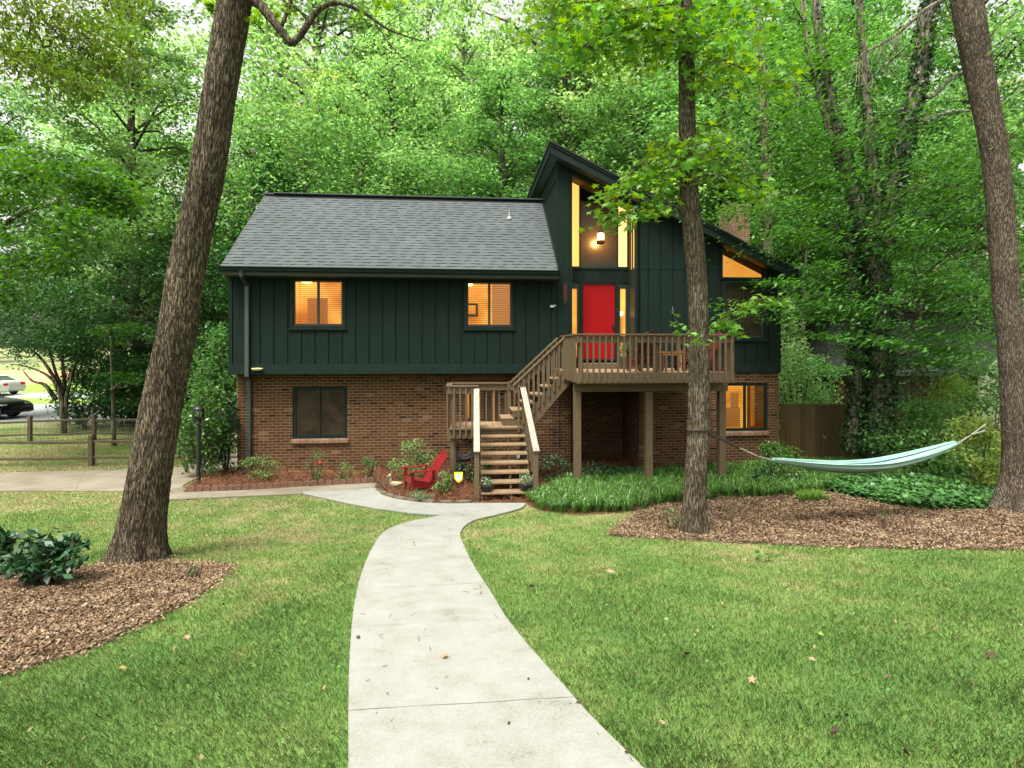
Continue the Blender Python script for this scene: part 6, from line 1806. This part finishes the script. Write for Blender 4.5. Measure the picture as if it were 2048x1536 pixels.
for i, (x, y) in enumerate(back):
    put([4, 0, 3, 1, 4, 0, 2, 4, 1, 3][i % 10], x + random.uniform(-1, 1), y, random.uniform(1.05, 1.3), 'leafy tree in the back rows of the woods, only its canopy showing', 'back row trees of the woods')
for i, (x, y, s_) in enumerate([(-11, 30, 1.4), (-7.5, 32, 1.35), (3, 31, 1.4), (10, 40, 1.6), (17, 40, 1.6)]):
    put([4, 0, 4, 4, 0][i], x, y, s_, 'very tall leafy tree of the woods, its crown above all the others', 'tallest trees of the woods')
for i, p in enumerate(protos):
    if not used[i]: bpy.data.objects.remove(p)

# near foliage on the left: branches reaching in from a tree outside the frame
def leafy_limb_tree(name, base, tops, label, leafm, bark, nper, size, clusters, r0=.12, flatn=.4, ratio=.5):
    t = thing(name, base, label, 'tree')
    o0_ = Vector(base); mb = MB()
    for L_ in tops:
        P_ = [Vector(p) - o0_ for p in L_]; P_ = [Vector(p) for p in chain(P_, 5)]
        mb.tube(P_, [r0 + (.012 - r0) * (i / (len(P_) - 1)) ** .8 for i in range(len(P_))], 8)
    mb.build('trunk', M[bark], t, smooth=True)
    V = []
    for c_, r_, k in clusters:
        n_ = int(nper * k)
        d = rng.normal(0, .45, (n_, 3)); V.append(leaves(d * [r_, r_, r_ * flatn] + np.array(Vector(c_) - o0_), size, ratio, .5, droop=.3))
    np_mesh('crown', np.concatenate(V), 4, leafm, t)
    return t
base = Vector((*W(-140, 900, 14.5)[:2], 0))
cl = []
random.seed(5)
for k in range(95):
    px = random.uniform(-160, 250); lim = 620 - max(0, px - 60) * 1.3
    py = random.uniform(255 + max(0, px) * .45, max(lim, 320 + px * .4))
    cl.append((W(px, py, 14.5 + random.uniform(-2, 2)), random.uniform(.5, 1.0), 1))
leafy_limb_tree('left_edge_tree', base, [[base, W(-120, 600, 14.5), W(-60, 400, 14.5), W(60, 300, 14.5)], [W(-125, 650, 14.5), W(0, 560, 14.5), W(90, 500, 14.5)], [W(-120, 600, 14.5), W(20, 440, 14), W(150, 400, 14)]],
                'green tree reaching in from the left edge above the driveway', M['spray'], 'bark_far', 170, .15, cl)
# multi stemmed tree by the street
base = Vector((*W(128, 842, 20.5)[:2], 0))
st_ = [[base, W(120, 790, 20.5), W(100, 755, 20.5), W(60, 735, 20.5), W(20, 728, 20.5)], [base, W(118, 780, 20.5), W(85, 720, 20.5), W(50, 690, 20.5), W(10, 660, 20.5)], [base, W(125, 790, 20.8), W(110, 740, 20.8), W(95, 690, 20.8), W(70, 630, 20.8)],
       [base, W(130, 780, 21), W(125, 720, 21), W(130, 660, 21), W(120, 600, 21)], [W(112, 800, 20.5), W(90, 770, 20.3), W(65, 762, 20.3), W(45, 740, 20.3)], [base, W(134, 790, 20.6), W(160, 700, 20.6), W(175, 620, 20.6)]]
cl = []
for k in range(80):
    px = random.uniform(-60, 250); py = random.uniform(560, 700) + (random.uniform(0, 30) if px < 60 else 0)
    cl.append((W(px, py, 20.5 + random.uniform(-1.5, 1.5)), random.uniform(.6, 1.0), 1))
for k in range(26):
    px = random.uniform(150, 260); py = random.uniform(690, 800); cl.append((W(px, py, 21 + random.uniform(-.6, .8)), random.uniform(.5, .9), 1))
leafy_limb_tree('multi_stem_tree', base, st_, 'dark tree with several arching stems before the street at far left', M['leaf_c'], 'bark_far', 150, .13, cl, r0=.10)
# slender tree behind fence
base = Vector((*W(228, 868, 17.8)[:2], 0))
cl = [(W(225 + random.gauss(0, 28), 655 + random.gauss(0, 12), 17.8 + random.uniform(-.5, .5)), .35, 1) for _ in range(9)] + [(W(225 + random.gauss(0, 25), 762 + random.gauss(0, 12), 17.8), .3, .8) for _ in range(6)]
leafy_limb_tree('slender_tree', base, [[base, W(226, 800, 17.8), W(222, 700, 17.8), W(224, 655, 17.8)], [W(224, 780, 17.8), W(240, 765, 17.6)], [W(222, 665, 17.8), W(200, 652, 17.8)]], 'thin pale stemmed young tree between the two fences', M['spray'], 'bark_pale', 70, .12, cl, r0=.075)
# understory shrubs at woods edge
def bush(name, px, py_base, Y, w_, h_, n_, size, leafm, label, group=None, cat='shrub', ratio=.5, stems=6, z0=.05, shape=.8, hollow=.3):
    b = W(px, py_base, Y); gy = g(Y)
    t = thing(name, (b.x, Y, gy), label, cat, group)
    mb = MB()
    for k in range(stems):
        a = random.uniform(0, 2 * pi); e = Vector((cos(a) * w_ * .32, sin(a) * w_ * .3, h_ * random.uniform(.6, .95)))
        mb.tube([(cos(a) * .04, sin(a) * .04, -.02), e * .5 + Vector((cos(a) * .05, 0, h_ * .06)), e], [.012 + h_ * .004, .008 + h_ * .002, .004], 5, cap=False)
    mb.build('stems', M['twig'], t)
    nc_ = max(8, int(22 * w_ * h_ + 10)); C = []
    for _ in range(nc_):
        a = random.uniform(0, 2 * pi); f = random.random(); rr_ = w_ * .5 * sqrt(random.random()) * (sin(pi * (.12 + .8 * f)) ** shape)
        C.append((cos(a) * rr_, sin(a) * rr_ * .8, z0 + h_ * (.08 + f * .85)))
    C = np.array(C); idx = rng.integers(0, nc_, n_)
    P = C[idx] + rng.normal(0, .42, (n_, 3)) * [w_ * .17 + .03, w_ * .17 + .03, h_ * .10 + .02]
    P[:, 2] = np.maximum(P[:, 2], .02)
    np_mesh('foliage', leaves(P, size, ratio, .6, droop=.15), 4, leafm, t)
    return t
random.seed(33)
for i, (px, w_, h_, Y) in enumerate([(170, 2.6, 2.6, 22), (240, 2.4, 3.2, 22.5), (300, 2.8, 3.6, 22), (350, 2.4, 3.0, 21.5), (410, 2.6, 3.6, 20.5), (450, 2.0, 4.2, 19.5)]):
    bush('understory_shrub', px, 840, Y, w_, h_, 3200, .14, M['leaf_c'] if i < 4 else M['leaf_b'], 'dark undergrowth shrub at the woods edge beyond the wire fence' if i < 4 else ('green undergrowth shrub seen behind the lamp post' if i == 4 else 'tall green undergrowth beside the left corner of the house'), 'undergrowth at the woods edge' if i < 4 else None)
for i, (px, w_, h_, Y) in enumerate([(1590, 1.6, 3.6, 18), (1630, 1.8, 3.0, 20), (1575, 1.4, 5.2, 19.5)]):
    bush('understory_shrub', px, 840, Y, w_, h_, 2600, .12, M['leaf_a'] if i != 1 else M['leaf_b'], ['yellow green undergrowth just right of the house corner above the board fence', 'green undergrowth behind the board fence, left of the neighbouring gutter', 'tall leafy undergrowth touching the right roof corner'][i])
bush('glossy_shrub', 405, 962, 13.3, 1.15, 2.35, 4200, .095, M['shrub_gloss'], 'tall glossy evergreen shrub behind the lamp post at the left house corner', shape=.5)
bush('glossy_shrub', 452, 955, 13.9, .7, 1.9, 1500, .095, M['shrub_dark'], 'darker glossy shrub tucked against the left brick corner', shape=.5)
bush('azalea_shrub', 517, 972, 12.95, .95, .52, 1300, .05, M['shrub_light'], 'low spreading pale green shrub at the foot of the downspout')
def rose(px, py, w_, h_, n_, m_, label, top=None):
    x, y = G(px, py); return bush('rose_bush', px, py, y, w_, h_, n_, .05, m_, label, stems=5, shape=1)
rb = rose(632, 968, .5, .80, 380, M['bush_b'], 'thin rose bush with one red bloom under the dark window')
mb = MB(); c_ = W(640.5, 925, rb.location.y - .1) - Vector(rb.location); mb.lathe([(.01, -.03), (.035, -.015), (.04, .01), (.02, .03), (.005, .02)], c_, 10); mb.build('rose_bloom', M['rose'], rb)
rose(690, 968, .42, .50, 360, M['shrub_light'], 'small light green bush right of the red rose')
rose(735, 966, .5, .62, 420, M['bush_b'], 'wispy bush nearest the left of the round bed')
x, y = G(830, 972)
bush('light_shrub', 822, 960, 12.6, 1.15, .98, 1700, .06, M['shrub_light'], 'large light green shrub behind the red garden chair')
bush('small_shrub', 888, 985, 11.2, .42, .46, 900, .045, M['shrub_light'], 'small fine leaved shrub between the red chair and the yellow sign')
bush('mat_plant', 842, 1002, 10.75, .62, .17, 1100, .03, M['shrub_sage'], 'low sage green mat plant spilling over the stone edging', ratio=.4)
bush('dry_tuft', 765, 972, 11.8, .42, .34, 260, .06, M['litter'], 'dry straw coloured clump behind the duck', ratio=.12)
for i, (px, w_, h_) in enumerate([(925, .8, .42), (985, .9, .45), (1110, 1.0, .62), (1190, 1.2, .40), (1240, 1.0, .36)]):
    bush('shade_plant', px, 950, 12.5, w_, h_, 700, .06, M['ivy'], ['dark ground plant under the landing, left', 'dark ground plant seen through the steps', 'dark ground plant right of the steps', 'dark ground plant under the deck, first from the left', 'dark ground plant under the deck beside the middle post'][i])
bush('corner_shrub', 1558, 940, 12.0, 1.0, 1.05, 1800, .075, M['shrub_gloss'], 'dark leafy shrub at the right brick corner behind the hammock end')
bush('corner_shrub', 1525, 955, 11.4, .45, .5, 380, .06, M['shrub_dark'], 'small dark shrub below the hammock rope')
bush('vine_bush', 1850, 960, 13.4, 3.0, 1.9, 5200, .10, M['leaf_b'], 'bushy vine thicket in front of the neighbouring brick wall')
bush('vine_bush', 1950, 975, 11.6, 1.1, 1.7, 2300, .09, M['leaf_d'], 'yellow green leafy thicket left of the right edge tree')
bush('vine_bush', 1905, 960, 15.0, 1.6, 2.5, 2400, .10, M['leaf_d'], 'yellow green climbing vine on the neighbouring wall')
bush('vine_bush', 1985, 960, 13.0, 1.6, 2.8, 2600, .10, M['leaf_b'], 'tall leafy thicket hiding the pale wall beside the right edge tree')
bush('vine_bush', 1830, 960, 16.5, 3.4, 3.1, 3600, .11, M['leaf_c'], 'dark thicket against the neighbouring brick wall')
bush('trunk_sprout', 1345, 1058, 8.55, .30, .36, 150, .05, M['bush_b'], 'small sprout at the left foot of the middle tree', ratio=.3)
bush('bare_sprig', 1772, 1060, 8.7, .35, .28, 60, .04, M['bush_b'], 'thin grey sprig growing in the leaf bed', ratio=.2)
bush('camellia_shrub', 98, 1206, 5.6, .66, .52, 760, .10, M['shrub_dark'], 'dark green broad leaved shrub in the leaf bed at lower left', cat='shrub', stems=9)
bush('camellia_shrub', -6, 1170, 5.95, .42, .44, 420, .10, M['shrub_dark'], 'dark green broad leaved shrub cut off by the left edge')
bush('weed_tuft', 388, 1165, 5.9, .10, .16, 40, .05, M['bush_b'], 'tiny weed in the leaf bed right of the leaning tree', ratio=.2)

# ivy covered twin tree on the right --------------------------------------
IY = 14.3
base = Vector((*W(1750, 940, IY)[:2], 0))
ti = thing('ivy_tree', base, 'ivy clad forked tree standing before the neighbouring house', 'tree')
mains = [([(1752, 945), (1758, 800), (1758, 650), (1745, 520), (1728, 455)], .30, .24),
         ([(1730, 460), (1712, 400), (1690, 330), (1672, 260), (1650, 150), (1635, 40), (1628, -120)], .20, .09),
         ([(1722, 430), (1700, 360), (1668, 290), (1640, 190), (1615, 100), (1600, -60)], .11, .05),
         ([(1752, 480), (1750, 400), (1742, 330), (1735, 230), (1725, 100), (1715, -60)], .17, .08),
         ([(1765, 500), (1775, 430), (1795, 330), (1815, 240), (1840, 150), (1850, 60), (1870, -60)], .24, .12),
         ([(1812, 260), (1850, 240), (1900, 225), (1940, 222)], .08, .03),
         ([(1700, 900), (1712, 780), (1708, 650), (1702, 540), (1690, 470)], .13, .11),
         ([(1830, 180), (1860, 195), (1900, 160), (1930, 140)], .06, .03), ([(1755, 640), (1790, 620), (1820, 590), (1835, 560)], .05, .03)]
mb = MB(); ivp = []
for L_, r0_, r1_ in mains:
    P_ = [W(a, b, IY) - base for a, b in L_]; P_ = [Vector(p) for p in chain(P_, 6)]
    rr = [r0_ + (r1_ - r0_) * i / (len(P_) - 1) for i in range(len(P_))]
    mb.tube(P_, rr, 14)
    ivp.append((P_, rr))
mb.build('trunk', M['bark_pale'], ti, smooth=True)
V = []
for (P_, rr), dens in zip(ivp, [1, .45, .1, .35, .9, .3, 1, .1, .1]):
    for i in range(len(P_) - 1):
        n_ = int(520 * dens * (P_[i + 1] - P_[i]).length * (rr[i] / .2) * (1 if i < len(P_) * .7 or dens > .8 else .4))
        if n_ < 1: continue
        f = rng.uniform(0, 1, n_); a = rng.uniform(0, 2 * pi, n_); r_ = rr[i] + rng.uniform(.01, .10, n_)
        c_ = np.array(P_[i])[None] * (1 - f[:, None]) + np.array(P_[i + 1])[None] * f[:, None]
        V.append(c_ + np.stack([np.cos(a) * r_, np.sin(a) * r_, rng.normal(0, .03, n_)], 1))
np_mesh('ivy', leaves(np.concatenate(V), .10, .8, .8, droop=.8), 4, M['ivy'], ti)
# layered sprays of fine foliage on the right
cl = []
random.seed(9)
for (cx_, cy_, sx_, sy_, k) in ((1620, 400, 75, 40, 16), (1660, 330, 60, 40, 12), (1600, 470, 60, 30, 10), (1640, 620, 70, 25, 12), (1680, 590, 50, 25, 8), (1860, 470, 90, 60, 26), (1880, 580, 90, 50, 22), (1850, 360, 80, 40, 14), (1620, 120, 60, 50, 10), (1800, 60, 100, 40, 12), (1560, 240, 50, 50, 8), (1900, 660, 60, 30, 10), (1720, 300, 60, 40, 8), (1580, 540, 50, 40, 8), (1570, 60, 60, 50, 10), (1830, 680, 60, 25, 16), (1930, 700, 40, 30, 12), (1690, 690, 25, 20, 8), (1900, 560, 70, 60, 12), (1860, 250, 90, 60, 12), (1480, 480, 25, 40, 6)):
    for _ in range(k):
        cl.append((W(cx_ + random.gauss(0, sx_), cy_ + random.gauss(0, sy_), IY - 1.2 + random.uniform(-1.5, 2.5)) - base, random.uniform(.5, 1.0)))
V = []
for c_, r_ in cl:
    n_ = 150; d = rng.normal(0, .5, (n_, 3)); p = d * [r_, r_, r_ * .16]
    p[:, 2] -= .22 * np.abs(p[:, 0] + .3) # drooping fans
    V.append(leaves(p + np.array(c_), .115, .42, .30, droop=.35, yaw=rng.normal(pi, .6, n_)))
np_mesh('crown', np.concatenate(V), 4, [M['spray']], ti)
for c_, r_ in cl[::3]:
    mb = MB()
    b0 = min((p for P_, _ in ivp for p in P_), key=lambda p: (p - c_).length + (2 if p.z > c_.z else 0)); m_ = b0.lerp(c_, .5) + Vector((0, 0, .25)); mb.tube([b0, m_, c_], [.025, .014, .004], 5, cap=False)
    mb.build('branch', M['bark_far'], ti)
# a few dark trunks in the right background
for i, (px, w_, Y) in enumerate([(1600, 12, 22), (1835, 14, 24), (1525, 26, 19), (498, 10, 21.8), (616, 9, 22.2), (700, 5, 22.6), (843, 8, 22.0), (1240, 7, 23.3)]):
    b = Vector((*W(px, 800, Y)[:2], 0)); t = thing('bare_trunk_tree', b, ['straight dark trunk behind the board fence', 'straight dark trunk behind the neighbouring roof', 'brown trunk rising right of the chimney', 'slim trunk just behind the left end of the roof', 'pale slim trunk behind the roof above the first lit window', 'thin trunk behind the middle of the left roof slope', 'slim forked trunk behind the roof above the second lit window', 'thin dark trunk rising behind the tower roof slope'][i], 'tree')
    mb = MB(); rr = w_ / F * Y / 2; K_ = 1 if i < 3 else random.uniform(.55, .8); mb.tube([(0, 0, -.1), (.1, 0, 4), (-.1 if i % 2 else .25, .1, 9 * K_), (.3 if i % 2 else -.2, 0, 16 * K_)], [rr * 1.1, rr, rr * .8, rr * .4], 10)
    for k in range(10):
        z = (5 + k) * (1 if i < 3 else .62); a = k * 2.4; mb.tube([(.08, 0, z), (cos(a) * 1.2, sin(a) * 1.2, z + 1.1)], [.04, .008], 5)
    mb.build('trunk', M['bark_far'] if i < 3 else M['bark_pale'], t, smooth=True)
    P = rng.normal(0, 1, (4200, 3)) * [1.5, 1.3, 2.6] + [0, 0, 12 if i < 3 else 10]
    np_mesh('crown', leaves(P, .16, .6, .6), 4, M['leaf_b'], t)

# liriope band and ground cover ---------------------------------------------
def clumps(poly, n, h, w, nb, spread=.16):
    X, Y = scatter(poly, n); V = []
    N = len(X) * nb
    cx = np.repeat(X, nb); cy = np.repeat(Y, nb); hs_ = np.repeat(rng.uniform(.7, 1.15, len(X)), nb)
    a = rng.uniform(0, 2 * pi, N); L = h * hs_ * rng.uniform(.6, 1.1, N); o = rng.uniform(0, .05, N); bend = rng.uniform(.25, 1.0, N) * L * .9
    dx, dy = np.cos(a), np.sin(a); z = gnp(cy) + .01
    sd_ = np.stack([-dy, dx, 0 * dx], 1) * (w * .5)
    b = np.stack([cx + dx * o, cy + dy * o, z], 1)
    m = b + np.stack([dx * bend * .35, dy * bend * .35, L * .75], 1)
    k = b + np.stack([dx * bend * .75, dy * bend * .75, L * .92], 1)
    t = b + np.stack([dx * bend * 1.15, dy * bend * 1.15, L * .72], 1)
    q1 = np.stack([b - sd_, b + sd_, m + sd_, m - sd_], 1); q2 = np.stack([m - sd_, m + sd_, k + sd_ * .8, k - sd_ * .8], 1); q3 = np.stack([k - sd_ * .8, k + sd_ * .8, t + sd_ * .1, t - sd_ * .1], 1)
    return np.concatenate([q1, q2, q3])
lirP = Gs([(1058, 1006), (1080, 1020), (1150, 1029), (1250, 1025), (1330, 1010), (1440, 998), (1560, 996), (1640, 985), (1700, 965), (1900, 962), (1990, 975), (2400, 975), (2400, 940), (1600, 935), (1450, 945), (1250, 958), (1140, 975), (1090, 992)])
stuff(np_mesh('liriope_grass', clumps(lirP, 3600, .30, .0105, 40), 4, M['liriope']), 'dense arching liriope grass in front of the deck posts', 'ornamental grass')
x, y = G(1622, 1003); lime = [(x - .25, y - .08), (x + .3, y - .08), (x + .3, y + .12), (x - .25, y + .12)]
stuff(np_mesh('lime_grass', clumps(lime, 26, .22, .006, 30), 4, M['limegrass']), 'small lime green grass tuft at the edge of the leaf bed', 'ornamental grass')
ivyP = Gs([(1650, 982), (1700, 995), (1760, 1008), (1850, 1022), (1975, 1020), (1985, 985), (1980, 955), (1850, 955), (1740, 962)])
X, Y = scatter(ivyP, 30000); P = np.stack([X, Y, gnp(Y) + rng.uniform(.05, .20, len(X)) + .05 * np.sin(X * 4) * np.sin(Y * 5)], 1)
stuff(np_mesh('ground_ivy', leaves(P, .085, .95, .35), 4, M['cover']), 'bright green ivy ground cover below the hammock', 'ground cover')
underP = Gs([(1150, 990), (1600, 985), (1700, 960), (2300, 950), (2300, 925), (1560, 925), (1250, 940), (1130, 960)])
X, Y = scatter(underP, 16000); P = np.stack([X, Y, gnp(Y) + rng.uniform(.02, .16, len(X))], 1)
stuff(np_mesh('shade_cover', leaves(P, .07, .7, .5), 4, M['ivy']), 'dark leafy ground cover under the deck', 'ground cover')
X = rng.uniform(-9, 11, 420); Y = rng.uniform(2.4, 9.5, 420); k = ~inpoly(X, Y, path_poly)
P = np.stack([X[k], Y[k], gnp(Y[k]) + .035 + rng.uniform(0, .012, k.sum())], 1)
stuff(np_mesh('leaf_bits', leaves(P, .032, .55, .5, .7), 4, M['litter']), 'small brown leaf bits scattered over the lawn', 'leaf bits')
# small clover and weeds in the lawn
X = rng.uniform(-3, 9, 200); Y = rng.uniform(3, 8, 200); k = ~inpoly(X, Y, path_poly) & ~inpoly(X, Y, bedL) & ~inpoly(X, Y, bedR)
X, Y = X[k], Y[k]; X = np.repeat(X, 4) + rng.normal(0, .02, len(X) * 4); Y = np.repeat(Y, 4) + rng.normal(0, .02, len(Y) * 4)
P = np.stack([X, Y, gnp(Y) + .05], 1); stuff(np_mesh('lawn_weeds', leaves(P, .020, .9, .4), 4, M['cover']), 'tiny light green weeds in the lawn', 'weeds')
